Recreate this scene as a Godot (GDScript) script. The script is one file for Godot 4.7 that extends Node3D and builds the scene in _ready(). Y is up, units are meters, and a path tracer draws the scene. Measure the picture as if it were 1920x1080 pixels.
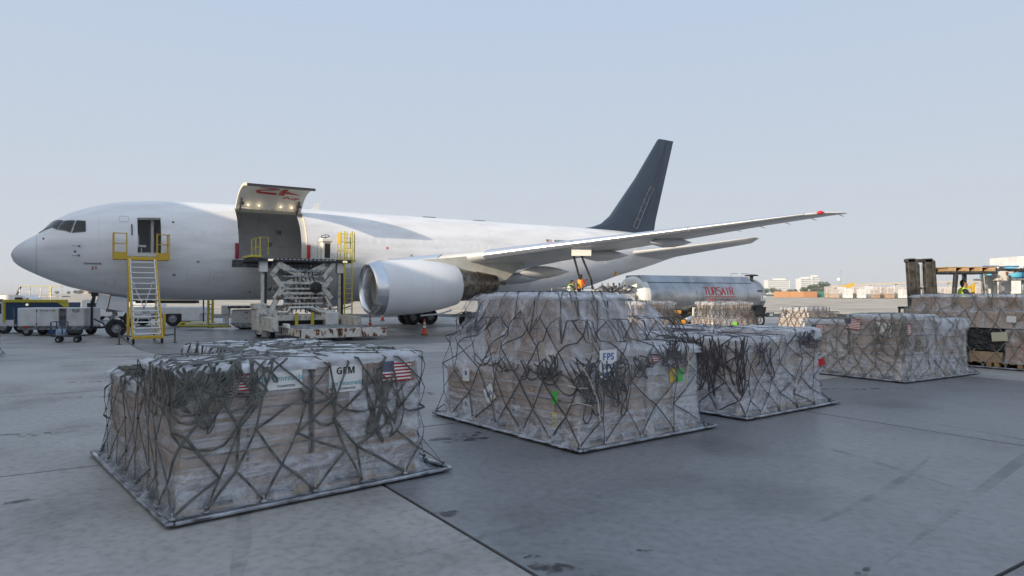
extends Node3D

# ---------------------------------------------------------------- camera numbers shared with the builders
const GLOW := -0.45          # level of the apron under the airplane
var rng := RandomNumberGenerator.new()
var M := {}
var taken := {}

# A mesh being collected: every triangle is wound to agree with its normals.
class MB:
	var v := PackedVector3Array()
	var n := PackedVector3Array()
	var uv := PackedVector2Array()
	var ix := PackedInt32Array()
	func vert(p: Vector3, nn: Vector3, t := Vector2.ZERO) -> int:
		v.append(p); n.append(nn); uv.append(t)
		return v.size() - 1
	func face(a: int, b: int, c: int) -> void:
		var g := -(v[b] - v[a]).cross(v[c] - v[a])
		if g.dot(n[a] + n[b] + n[c]) >= 0.0:
			ix.append(a); ix.append(b); ix.append(c)
		else:
			ix.append(a); ix.append(c); ix.append(b)
	func tri(a: Vector3, b: Vector3, c: Vector3) -> void:
		var nn := -(b - a).cross(c - a).normalized()
		if nn == Vector3.ZERO: return
		var k := vert(a, nn); vert(b, nn); vert(c, nn)
		ix.append(k); ix.append(k + 1); ix.append(k + 2)
	func quad(a: Vector3, b: Vector3, c: Vector3, d: Vector3) -> void:
		var nn := -(b - a).cross(d - a)
		if nn.length_squared() < 1e-14: nn = -(c - b).cross(d - b)
		nn = nn.normalized()
		var k := vert(a, nn, Vector2(0, 1)); vert(b, nn, Vector2(1, 1)); vert(c, nn, Vector2(1, 0)); vert(d, nn, Vector2(0, 0))
		for j in [0, 1, 2, 0, 2, 3]: ix.append(k + j)
	# chamfered box, x0 = transform, sz = full size
	func box(t: Transform3D, sz: Vector3, ch := 0.0) -> void:
		var h := sz * 0.5
		if ch <= 0.0:
			var p := []
			for k in 8:
				p.append(t * Vector3(h.x if k & 1 else -h.x, h.y if k & 2 else -h.y, h.z if k & 4 else -h.z))
			for f in [[0, 1, 3, 2], [5, 4, 6, 7], [4, 0, 2, 6], [1, 5, 7, 3], [2, 3, 7, 6], [4, 5, 1, 0]]:
				quad(p[f[0]], p[f[1]], p[f[2]], p[f[3]])
			return
		var c := minf(ch, minf(h.x, minf(h.y, h.z)) * 0.9)
		for ax in 3:
			for s in [-1.0, 1.0]:
				var q := []
				for k in [[-1, -1], [1, -1], [1, 1], [-1, 1]]:
					var w := Vector3.ZERO
					w[ax] = s * h[ax]
					w[(ax + 1) % 3] = k[0] * (h[(ax + 1) % 3] - c)
					w[(ax + 2) % 3] = k[1] * (h[(ax + 2) % 3] - c)
					q.append(t * w)
				quad(q[0], q[1], q[2], q[3])
		for ax in 3:
			var b1 := (ax + 1) % 3
			var b2 := (ax + 2) % 3
			for s1 in [-1.0, 1.0]:
				for s2 in [-1.0, 1.0]:
					var q := []
					for k in [[-1, 0], [1, 0], [1, 1], [-1, 1]]:
						var w := Vector3.ZERO
						w[ax] = k[0] * (h[ax] - c)
						w[b1] = s1 * (h[b1] - (c if k[1] == 0 else 0.0))
						w[b2] = s2 * (h[b2] - (0.0 if k[1] == 0 else c))
						q.append(t * w)
					quad(q[0], q[1], q[2], q[3])
		for k in 8:
			var s := Vector3(1 if k & 1 else -1, 1 if k & 2 else -1, 1 if k & 4 else -1)
			tri(t * (s * (h - Vector3(0, c, c))), t * (s * (h - Vector3(c, 0, c))), t * (s * (h - Vector3(c, c, 0))))
	func bx(c: Vector3, sz: Vector3, ch := 0.0) -> void:
		box(Transform3D(Basis(), c), sz, ch)
	# beam of rectangular section from a to b (w across, h along up)
	func beam(a: Vector3, b: Vector3, w: float, h: float, ch := 0.0, up := Vector3.UP) -> void:
		var z := (b - a).normalized()
		var x := up.cross(z)
		if x.length() < 1e-3: x = Vector3.RIGHT.cross(z)
		x = x.normalized()
		box(Transform3D(Basis(x, z.cross(x), z), (a + b) * 0.5), Vector3(w, h, (b - a).length()), ch)
	func frame_of(d: Vector3) -> Array:
		var z := d.normalized()
		var x := Vector3.UP.cross(z)
		if x.length() < 0.05: x = Vector3.RIGHT.cross(z)
		x = x.normalized()
		return [x, z.cross(x)]
	func cyl(a: Vector3, b: Vector3, r0: float, r1: float = -1.0, seg := 12, caps := true) -> void:
		if r1 < 0.0: r1 = r0
		var f := frame_of(b - a)
		var base := v.size()
		for i in seg + 1:
			var t := TAU * i / seg
			var d: Vector3 = f[0] * cos(t) + f[1] * sin(t)
			vert(a + d * r0, d); vert(b + d * r1, d)
		for i in seg:
			var k := base + i * 2
			face(k, k + 1, k + 3); face(k, k + 3, k + 2)
		if caps:
			for e in [[a, r0, -1.0], [b, r1, 1.0]]:
				if e[1] <= 0.0: continue
				var nn: Vector3 = (b - a).normalized() * e[2]
				var c0 := vert(e[0], nn)
				for i in seg + 1:
					var t := TAU * i / seg
					vert(e[0] + (f[0] * cos(t) + f[1] * sin(t)) * e[1], nn)
				for i in seg: face(c0, c0 + 1 + i, c0 + 2 + i)
	func tube(p: Array, r: float, seg := 6, closed := false, flat := 1.0) -> void:
		var m := p.size()
		if m < 2: return
		var base := v.size()
		var x := Vector3.ZERO
		for i in m:
			var d: Vector3
			if closed: d = p[(i + 1) % m] - p[(i + m - 1) % m]
			else: d = p[mini(i + 1, m - 1)] - p[maxi(i - 1, 0)]
			if d.length() < 1e-6: d = Vector3.UP
			d = d.normalized()
			if x == Vector3.ZERO: x = frame_of(d)[0]
			x = (x - d * d.dot(x))
			x = frame_of(d)[0] if x.length() < 1e-3 else x.normalized()
			var y := d.cross(x)
			for k in seg + 1:
				var t := TAU * k / seg
				var w := x * cos(t) + y * sin(t) * flat
				vert(p[i] + w * r, (x * cos(t) * flat + y * sin(t)).normalized())
		for i in (m if closed else m - 1):
			for k in seg:
				var a0 := base + i * (seg + 1) + k
				var b0 := base + ((i + 1) % m) * (seg + 1) + k
				face(a0, b0, b0 + 1); face(a0, b0 + 1, a0 + 1)
	# flat webbing along p, lying against the surface whose outward normals are nr
	func strap(p: Array, nr: Array, hw: float, th: float) -> void:
		var m := p.size()
		var base := v.size()
		for i in m:
			var d: Vector3 = p[mini(i + 1, m - 1)] - p[maxi(i - 1, 0)]
			if d.length() < 1e-6: d = Vector3.UP
			d = d.normalized()
			var y: Vector3 = nr[i] - d * d.dot(nr[i])
			y = frame_of(d)[0] if y.length() < 0.05 else y.normalized()
			var x := d.cross(y)
			for k in 7:
				var t := TAU * k / 6.0
				vert(p[i] + x * cos(t) * hw + y * sin(t) * th, (x * cos(t) * th + y * sin(t) * hw).normalized())
		for i in m - 1:
			for k in 6:
				var a0 := base + i * 7 + k
				face(a0, a0 + 7, a0 + 8); face(a0, a0 + 8, a0 + 1)
	# lathe: profile of [along, radius] round the axis from o in direction d
	func lathe(o: Vector3, d: Vector3, prof: Array, seg := 32, sy := 1.0) -> void:
		var z := d.normalized()
		var f := frame_of(z)
		var base := v.size()
		var m := prof.size()
		for i in m:
			var a: Array = prof[maxi(i - 1, 0)]
			var b: Array = prof[mini(i + 1, m - 1)]
			var slope := Vector2(b[0] - a[0], b[1] - a[1]).normalized()
			for k in seg + 1:
				var t := TAU * k / seg
				var r: Vector3 = f[0] * cos(t) + f[1] * sin(t) * sy
				vert(o + z * prof[i][0] + r * prof[i][1], (r * slope.x - z * slope.y).normalized())
		for i in m - 1:
			for k in seg:
				var a0 := base + i * (seg + 1) + k
				var b0 := a0 + seg + 1
				face(a0, b0, b0 + 1); face(a0, b0 + 1, a0 + 1)
	# polygon (in 2-D) pushed along z of the transform by depth
	func prism(t: Transform3D, poly: PackedVector2Array, depth: float) -> void:
		var ids := Geometry2D.triangulate_polygon(poly)
		for s in [0.0, depth]:
			for k in range(0, ids.size(), 3):
				tri(t * Vector3(poly[ids[k]].x, poly[ids[k]].y, s), t * Vector3(poly[ids[k + 1]].x, poly[ids[k + 1]].y, s), t * Vector3(poly[ids[k + 2]].x, poly[ids[k + 2]].y, s))
		for k in poly.size():
			var a := poly[k]
			var b := poly[(k + 1) % poly.size()]
			quad(t * Vector3(a.x, a.y, 0), t * Vector3(b.x, b.y, 0), t * Vector3(b.x, b.y, depth), t * Vector3(a.x, a.y, depth))
	# grid of points [rows][cols], smooth
	func grid(g: Array, tex := false, out := Vector3.INF) -> void:
		var r := g.size()
		var c: int = g[0].size()
		var base := v.size()
		for i in r:
			for j in c:
				var dx: Vector3 = g[i][mini(j + 1, c - 1)] - g[i][maxi(j - 1, 0)]
				var dy: Vector3 = g[mini(i + 1, r - 1)][j] - g[maxi(i - 1, 0)][j]
				var nn := -dx.cross(dy).normalized()
				if out != Vector3.INF and nn.dot(g[i][j] - out) < 0.0: nn = -nn
				vert(g[i][j], nn, Vector2(float(j) / (c - 1), 1.0 - float(i) / (r - 1)))
		for i in r - 1:
			for j in c - 1:
				var k := base + i * c + j
				face(k, k + 1, k + c + 1); face(k, k + c + 1, k + c)
	func mesh(m: Material) -> ArrayMesh:
		var a := []
		a.resize(Mesh.ARRAY_MAX)
		a[Mesh.ARRAY_VERTEX] = v
		a[Mesh.ARRAY_NORMAL] = n
		a[Mesh.ARRAY_TEX_UV] = uv
		a[Mesh.ARRAY_INDEX] = ix
		var am := ArrayMesh.new()
		am.add_surface_from_arrays(Mesh.PRIMITIVE_TRIANGLES, a)
		am.surface_set_material(0, m)
		return am

func obj(called: String, b: MB, m: Material, parent: Node3D) -> MeshInstance3D:
	var o := MeshInstance3D.new()
	o.name = called
	o.mesh = b.mesh(m)
	parent.add_child(o, true)
	return o
func put(called: String, mesh: Mesh, parent: Node3D, t := Transform3D(), m: Material = null) -> MeshInstance3D:
	var o := MeshInstance3D.new()
	o.name = called
	o.mesh = mesh
	o.transform = t
	if m: o.material_override = m
	parent.add_child(o, true)
	return o
func thing(called: String, label: String, category: String, at := Vector3.ZERO, turn := 0.0, group := "") -> Node3D:
	var o := Node3D.new()
	taken[called] = taken.get(called, -1) + 1
	o.name = called if taken[called] == 0 else "%s_%03d" % [called, taken[called]]
	add_child(o)
	o.position = at
	o.rotation.y = turn
	o.set_meta("label", label)
	o.set_meta("category", category)
	if group != "": o.set_meta("group", group)
	return o
func structure(called: String) -> Node3D:
	var o := Node3D.new()
	o.name = called
	add_child(o)
	o.set_meta("kind", "structure")
	return o

func lin(r: float, g: float, b: float) -> Color:
	return Color(r, g, b).linear_to_srgb()
func mat(r: float, g: float, b: float, rough := 0.6, metal := 0.0) -> StandardMaterial3D:
	var m := StandardMaterial3D.new()
	m.albedo_color = lin(r, g, b)
	m.roughness = rough
	m.metallic = metal
	return m
func noise_tex(freq: float, seed_: int, cols: Array, offs: Array, size := 512, oct := 5, type := FastNoiseLite.TYPE_SIMPLEX_SMOOTH) -> NoiseTexture2D:
	var f := FastNoiseLite.new()
	f.noise_type = type
	f.seed = seed_
	f.frequency = freq
	f.fractal_octaves = oct
	f.fractal_gain = 0.55
	var t := NoiseTexture2D.new()
	t.width = size
	t.height = size
	t.seamless = true
	t.noise = f
	if cols.size():
		var g := Gradient.new()
		g.offsets = PackedFloat32Array(offs)
		var c := PackedColorArray()
		for k in cols: c.append(k)
		g.colors = c
		t.color_ramp = g
	return t
func normal_tex(freq: float, seed_: int, strength: float, size := 512, oct := 4) -> NoiseTexture2D:
	var t := noise_tex(freq, seed_, [], [], size, oct)
	t.as_normal_map = true
	t.bump_strength = strength
	return t
func tri_map(m: StandardMaterial3D, sc: Vector3, world := true) -> StandardMaterial3D:
	m.uv1_triplanar = true
	m.uv1_world_triplanar = world
	m.uv1_scale = sc
	return m
func grey(a: float) -> Color:
	return Color(a, a, a)

# level of the apron at distance d in front of the camera: it falls gently to the stand and stays level there
func gy(d: float) -> float:
	var t := clampf((d - 18.5) / 11.0, 0.0, 1.0)
	var u := clampf((d - 75.0) / 120.0, 0.0, 1.0)
	return GLOW * t * t * (3.0 - 2.0 * t) * (1.0 - u * u * (3.0 - 2.0 * u))
func at(x: float, d: float, up := 0.0) -> Vector3:
	return Vector3(x, gy(d) + up, -d)
func make_materials() -> void:
	# soft soiling that multiplies paint
	var soil := noise_tex(0.012, 5, [grey(0.90), grey(0.965), grey(1.0)], [0.0, 0.45, 0.8], 512, 6)
	var grime := noise_tex(0.02, 9, [grey(0.45), grey(0.78), grey(1.0)], [0.15, 0.45, 0.75], 512, 6)
	var scuff := noise_tex(0.016, 13, [grey(0.55), grey(0.86), grey(0.95), grey(1.0)], [0.1, 0.32, 0.5, 0.8], 512, 6)
	M.soil = soil
	M.grime = grime
	var paint := func(r: float, g: float, b: float, rough: float, tex: Texture2D, sc: float) -> StandardMaterial3D:
		var m := mat(r, g, b, rough)
		m.albedo_texture = tex
		return tri_map(m, Vector3(sc, sc, sc) * 0.3, false)
	# airplane
	var skin: StandardMaterial3D = mat(0.87, 0.87, 0.88, 0.30)
	skin.albedo_texture = noise_tex(0.01, 21, [grey(0.90), grey(0.965), grey(1.0)], [0.1, 0.45, 0.75], 512, 6)
	tri_map(skin, Vector3(0.05, 0.28, 0.28), false)
	M.skin = skin
	M.radome = mat(0.79, 0.80, 0.82, 0.36)
	M.seam = mat(0.30, 0.31, 0.33, 0.6)
	M.seam2 = mat(0.52, 0.52, 0.54, 0.5)
	M.plug = mat(0.79, 0.79, 0.80, 0.4)
	M.cockpit = mat(0.02, 0.022, 0.025, 0.06)
	M.cabin = mat(0.76, 0.76, 0.75, 0.8)
	M.liner = paint.call(0.70, 0.71, 0.73, 0.6, soil, 0.6)
	M.jamb = mat(0.68, 0.64, 0.52, 0.5)
	M.wing = paint.call(0.60, 0.61, 0.62, 0.34, soil, 0.22)
	M.wing_edge = mat(0.85, 0.85, 0.86, 0.22, 0.9)
	M.belly = paint.call(0.80, 0.80, 0.81, 0.34, soil, 0.3)
	M.flap = mat(0.60, 0.60, 0.60, 0.4)
	M.fin = paint.call(0.036, 0.056, 0.092, 0.42, soil, 0.15)
	M.lip = paint.call(0.80, 0.81, 0.83, 0.26, soil, 0.7)
	M.lip.metallic = 1.0
	M.duct = mat(0.50, 0.48, 0.46, 0.45, 0.1)
	M.blade = mat(0.30, 0.29, 0.29, 0.35, 0.5)
	M.nacelle = paint.call(0.80, 0.81, 0.83, 0.36, noise_tex(0.01, 33, [grey(0.92), grey(0.98), grey(1.0)], [0.1, 0.5, 0.8], 256, 5), 0.3)
	M.hot = paint.call(0.36, 0.32, 0.28, 0.36, grime, 0.7)
	M.hot.metallic = 0.85
	M.hot2 = paint.call(0.24, 0.20, 0.17, 0.36, grime, 0.7)
	M.hot2.metallic = 0.85
	M.pylon = paint.call(0.62, 0.61, 0.54, 0.42, soil, 0.5)
	M.strut = paint.call(0.42, 0.43, 0.42, 0.45, grime, 1.3)
	M.chrome = mat(0.75, 0.75, 0.76, 0.16, 1.0)
	M.tyre = mat(0.016, 0.016, 0.017, 0.75)
	M.rim = paint.call(0.52, 0.53, 0.54, 0.45, grime, 3.0)
	M.hub = mat(0.10, 0.10, 0.11, 0.5, 0.3)
	M.red = mat(0.55, 0.02, 0.03, 0.5)
	M.maroon = mat(0.25, 0.02, 0.05, 0.5)
	M.black = mat(0.02, 0.02, 0.022, 0.6)
	M.ink = mat(0.02, 0.02, 0.025, 0.7)
	M.steel = paint.call(0.45, 0.46, 0.47, 0.4, grime, 1.0)
	M.steel.metallic = 0.6
	# equipment paints
	M.white = paint.call(0.82, 0.82, 0.81, 0.5, soil, 0.9)
	M.offwhite = paint.call(0.64, 0.62, 0.56, 0.55, scuff, 1.1)
	var rust := noise_tex(0.018, 61, [lin(0.08, 0.03, 0.015), lin(0.20, 0.085, 0.04), lin(0.56, 0.54, 0.49), lin(0.68, 0.66, 0.61)], [0.20, 0.36, 0.43, 0.8], 512, 6)
	var rm := mat(1, 1, 1, 0.7)
	rm.albedo_texture = rust
	M.rusty = tri_map(rm, Vector3(0.30, 0.16, 0.30), false)
	M.yellow = paint.call(0.62, 0.40, 0.03, 0.5, soil, 1.5)
	M.yellow2 = paint.call(0.60, 0.50, 0.05, 0.5, soil, 1.5)
	M.darkgrey = paint.call(0.055, 0.057, 0.06, 0.65, grime, 1.2)
	M.midgrey = paint.call(0.20, 0.20, 0.21, 0.6, grime, 1.0)
	M.navy = mat(0.025, 0.06, 0.13, 0.4)
	M.blue = mat(0.03, 0.10, 0.30, 0.45)
	M.skyblue = mat(0.10, 0.42, 0.62, 0.6)
	M.orange = mat(0.75, 0.10, 0.03, 0.55)
	M.pale = mat(0.78, 0.78, 0.74, 0.5)
	M.glass = mat(0.03, 0.035, 0.04, 0.05)
	M.amber = mat(0.85, 0.38, 0.05, 0.35)
	M.lamp = mat(0.9, 0.88, 0.8, 0.3)
	M.lamp.emission_enabled = true
	M.lamp.emission = Color(1.0, 0.93, 0.78)
	M.lamp.emission_energy_multiplier = 0.6
	M.tank = paint.call(0.50, 0.51, 0.53, 0.34, noise_tex(0.012, 71, [grey(0.72), grey(0.90), grey(1.0)], [0.1, 0.4, 0.8], 512, 5), 0.35)
	M.tank.metallic = 0.9
	M.tank_red = mat(0.62, 0.08, 0.07, 0.5)
	M.mast = paint.call(0.075, 0.07, 0.06, 0.6, grime, 1.2)
	# cargo
	for k in 6:
		var c: Array = [[0.44, 0.305, 0.20], [0.47, 0.335, 0.225], [0.39, 0.26, 0.165], [0.51, 0.375, 0.27], [0.45, 0.29, 0.175], [0.62, 0.58, 0.55]][k]
		var cm := mat(c[0], c[1], c[2], 0.78)
		cm.albedo_texture = noise_tex(0.02, 80 + k, [grey(0.86), grey(0.96), grey(1.0)], [0.1, 0.5, 0.9], 256, 5)
		tri_map(cm, Vector3(1.7, 0.9, 1.7), false)
		M["card%d" % k] = cm
	M.tape = mat(0.30, 0.17, 0.08, 0.25)
	var wd := mat(1, 1, 1, 0.75)
	wd.albedo_texture = noise_tex(0.02, 95, [lin(0.30, 0.19, 0.09), lin(0.45, 0.30, 0.15), lin(0.56, 0.40, 0.22)], [0.2, 0.5, 0.8], 256, 5)
	M.wood = tri_map(wd, Vector3(0.8, 5.0, 5.0), false)
	# stretch film: milky streaks with clear gaps
	var film := func(seed_: int, lo: float, mid: float, hi: float, sc: Vector3, r: float, g: float, b: float) -> StandardMaterial3D:
		var m := mat(r, g, b, 0.27)
		m.transparency = BaseMaterial3D.TRANSPARENCY_ALPHA
		m.albedo_texture = noise_tex(0.012, seed_, [Color(1, 1, 1, lo), Color(1, 1, 1, mid), Color(1, 1, 1, hi)], [0.25, 0.5, 0.78], 512, 6)
		m.normal_enabled = true
		m.normal_texture = normal_tex(0.018, seed_ + 3, 9.0, 512, 5)
		m.normal_scale = 0.6
		m.metallic_specular = 0.7
		return tri_map(m, sc, false)
	M.film = film.call(101, 0.09, 0.23, 0.52, Vector3(0.10, 2.4, 0.10), 0.70, 0.73, 0.80)
	M.film_folds = film.call(111, 0.03, 0.11, 0.52, Vector3(0.55, 0.28, 0.55), 0.72, 0.76, 0.84)
	M.film_milky = film.call(121, 0.16, 0.38, 0.68, Vector3(0.25, 0.8, 0.25), 0.72, 0.75, 0.80)
	M.film_sheet = film.call(131, 0.42, 0.62, 0.84, Vector3(0.3, 0.3, 0.3), 0.72, 0.75, 0.81)
	var gf := mat(0.90, 0.92, 0.96, 0.27, 0.9)
	gf.albedo_color.a = 0.14
	gf.transparency = BaseMaterial3D.TRANSPARENCY_ALPHA
	gf.normal_enabled = true
	gf.normal_texture = normal_tex(0.014, 160, 22.0, 1024, 6)
	gf.normal_scale = 1.3
	M.gloss_film = tri_map(gf, Vector3(0.5, 0.8, 0.5), false)
	M.film_black = mat(0.012, 0.013, 0.016, 0.22)
	M.film_black.normal_enabled = true
	M.film_black.normal_texture = normal_tex(0.02, 140, 12.0, 512, 4)
	tri_map(M.film_black, Vector3(0.9, 1.6, 0.9), false)
	var netm := func(r: float, g: float, b: float) -> StandardMaterial3D:
		var m := mat(r, g, b, 0.8)
		m.albedo_texture = noise_tex(0.03, 150, [grey(0.6), grey(0.85), grey(1.0)], [0.2, 0.5, 0.8], 128, 3)
		return tri_map(m, Vector3(2, 2, 2), false)
	M.net_a = netm.call(0.165, 0.166, 0.152)
	M.net_b = netm.call(0.12, 0.12, 0.125)
	M.net_c = netm.call(0.11, 0.095, 0.115)
	M.net_d = netm.call(0.30, 0.285, 0.24)
	M.cord = mat(0.62, 0.56, 0.50, 0.7)
	var al := mat(0.56, 0.57, 0.60, 0.38, 0.75)
	al.albedo_texture = grime
	M.alu = tri_map(al, Vector3(0.3, 0.3, 0.3), false)
	var al2 := mat(0.24, 0.25, 0.27, 0.45, 0.5)
	al2.albedo_texture = grime
	M.alu_floor = tri_map(al2, Vector3(0.3, 0.3, 0.3), false)
	M.sticker = mat(0.80, 0.80, 0.79, 0.5)
	M.teal = mat(0.05, 0.33, 0.40, 0.5)
	M.print_blue = mat(0.06, 0.14, 0.42, 0.5)
	M.green = mat(0.10, 0.55, 0.08, 0.5)
	M.lime = mat(0.30, 0.75, 0.06, 0.5)
	M.label_yellow = mat(0.72, 0.55, 0.06, 0.5)
	# apron
	for k in 4:
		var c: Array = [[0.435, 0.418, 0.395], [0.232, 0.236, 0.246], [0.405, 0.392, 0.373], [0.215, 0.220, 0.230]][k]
		var g := mat(c[0], c[1], c[2], 0.62)
		g.albedo_texture = noise_tex(0.006, 170 + k, [grey(0.82), grey(0.93), grey(0.98), grey(1.0)], [0.12, 0.38, 0.62, 0.9], 1024, 7)
		tri_map(g, Vector3(0.06, 0.06, 0.06))
		g.detail_enabled = true
		g.detail_blend_mode = BaseMaterial3D.BLEND_MODE_MUL
		g.detail_uv_layer = BaseMaterial3D.DETAIL_UV_2
		if k == 0:
			M.speck = noise_tex(0.035, 180, [grey(0.88), grey(0.96), grey(1.0)], [0.15, 0.42, 0.7], 1024, 6)
			M.gloss = noise_tex(0.008, 181, [grey(0.72), grey(0.80), grey(0.90)], [0.25, 0.5, 0.75], 512, 6)
			M.rel = normal_tex(0.06, 182, 3.0, 1024, 5)
		g.detail_albedo = M.speck
		g.uv2_triplanar = true
		g.uv2_world_triplanar = true
		g.uv2_scale = Vector3(0.22, 0.22, 0.22)
		g.roughness_texture = M.gloss
		g.roughness = 0.76 if k % 2 == 0 else 0.50
		g.normal_enabled = true
		g.normal_texture = M.rel
		g.normal_scale = 0.12
		M["slab%d" % k] = g
	M.sealant = mat(0.025, 0.026, 0.028, 0.7)
	var stain := mat(0.035, 0.036, 0.04, 0.42)
	stain.transparency = BaseMaterial3D.TRANSPARENCY_ALPHA
	stain.albedo_texture = noise_tex(0.014, 190, [Color(1, 1, 1, 0.0), Color(1, 1, 1, 0.15), Color(1, 1, 1, 0.75)], [0.38, 0.5, 0.72], 512, 6)
	M.stain = tri_map(stain, Vector3(0.7, 0.7, 0.7))
	var rub := mat(0.10, 0.10, 0.105, 0.6)
	rub.transparency = BaseMaterial3D.TRANSPARENCY_ALPHA
	rub.albedo_texture = noise_tex(0.02, 195, [Color(1, 1, 1, 0.02), Color(1, 1, 1, 0.10), Color(1, 1, 1, 0.20)], [0.3, 0.5, 0.75], 512, 6)
	M.rubber = tri_map(rub, Vector3(0.12, 0.12, 0.12))
	M.far_ground = mat(0.54, 0.48, 0.385, 0.8)
	M.far_ground.albedo_texture = noise_tex(0.01, 200, [grey(0.8), grey(0.95), grey(1.0)], [0.2, 0.5, 0.8], 512, 6)
	tri_map(M.far_ground, Vector3(0.02, 0.02, 0.02))
	M.grass = mat(0.13, 0.14, 0.07, 0.95)
func make_flag() -> void:
	var im := Image.create(380, 200, false, Image.FORMAT_RGBA8)
	for k in 13:
		im.fill_rect(Rect2i(0, int(k * 200.0 / 13.0), 380, 16), Color(0.70, 0.12, 0.17) if k % 2 == 0 else Color(0.93, 0.93, 0.92))
	im.fill_rect(Rect2i(0, 0, 152, 108), Color(0.11, 0.16, 0.34))
	for r in 9:
		for c in (6 if r % 2 == 0 else 5):
			var x := int(13 + c * 25 + (12 if r % 2 else 0))
			var y := int(11 + r * 11)
			im.fill_rect(Rect2i(x - 4, y - 1, 9, 3), Color(0.93, 0.93, 0.93))
			im.fill_rect(Rect2i(x - 1, y - 4, 3, 9), Color(0.93, 0.93, 0.93))
	M.flag = mat(1, 1, 1, 0.5)
	M.flag.albedo_texture = ImageTexture.create_from_image(im)
	M.flag.texture_repeat = false
const AU := Vector2(0.8348, 0.5505)   # along the airplane (x, distance)
const AN := Vector2(0.5505, -0.8348)  # to the airplane's port side

func slab_point(u: float, w: float, drop := 0.0) -> Vector3:
	var p := AU * u + AN * w
	return at(p.x, p.y, -drop)

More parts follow.
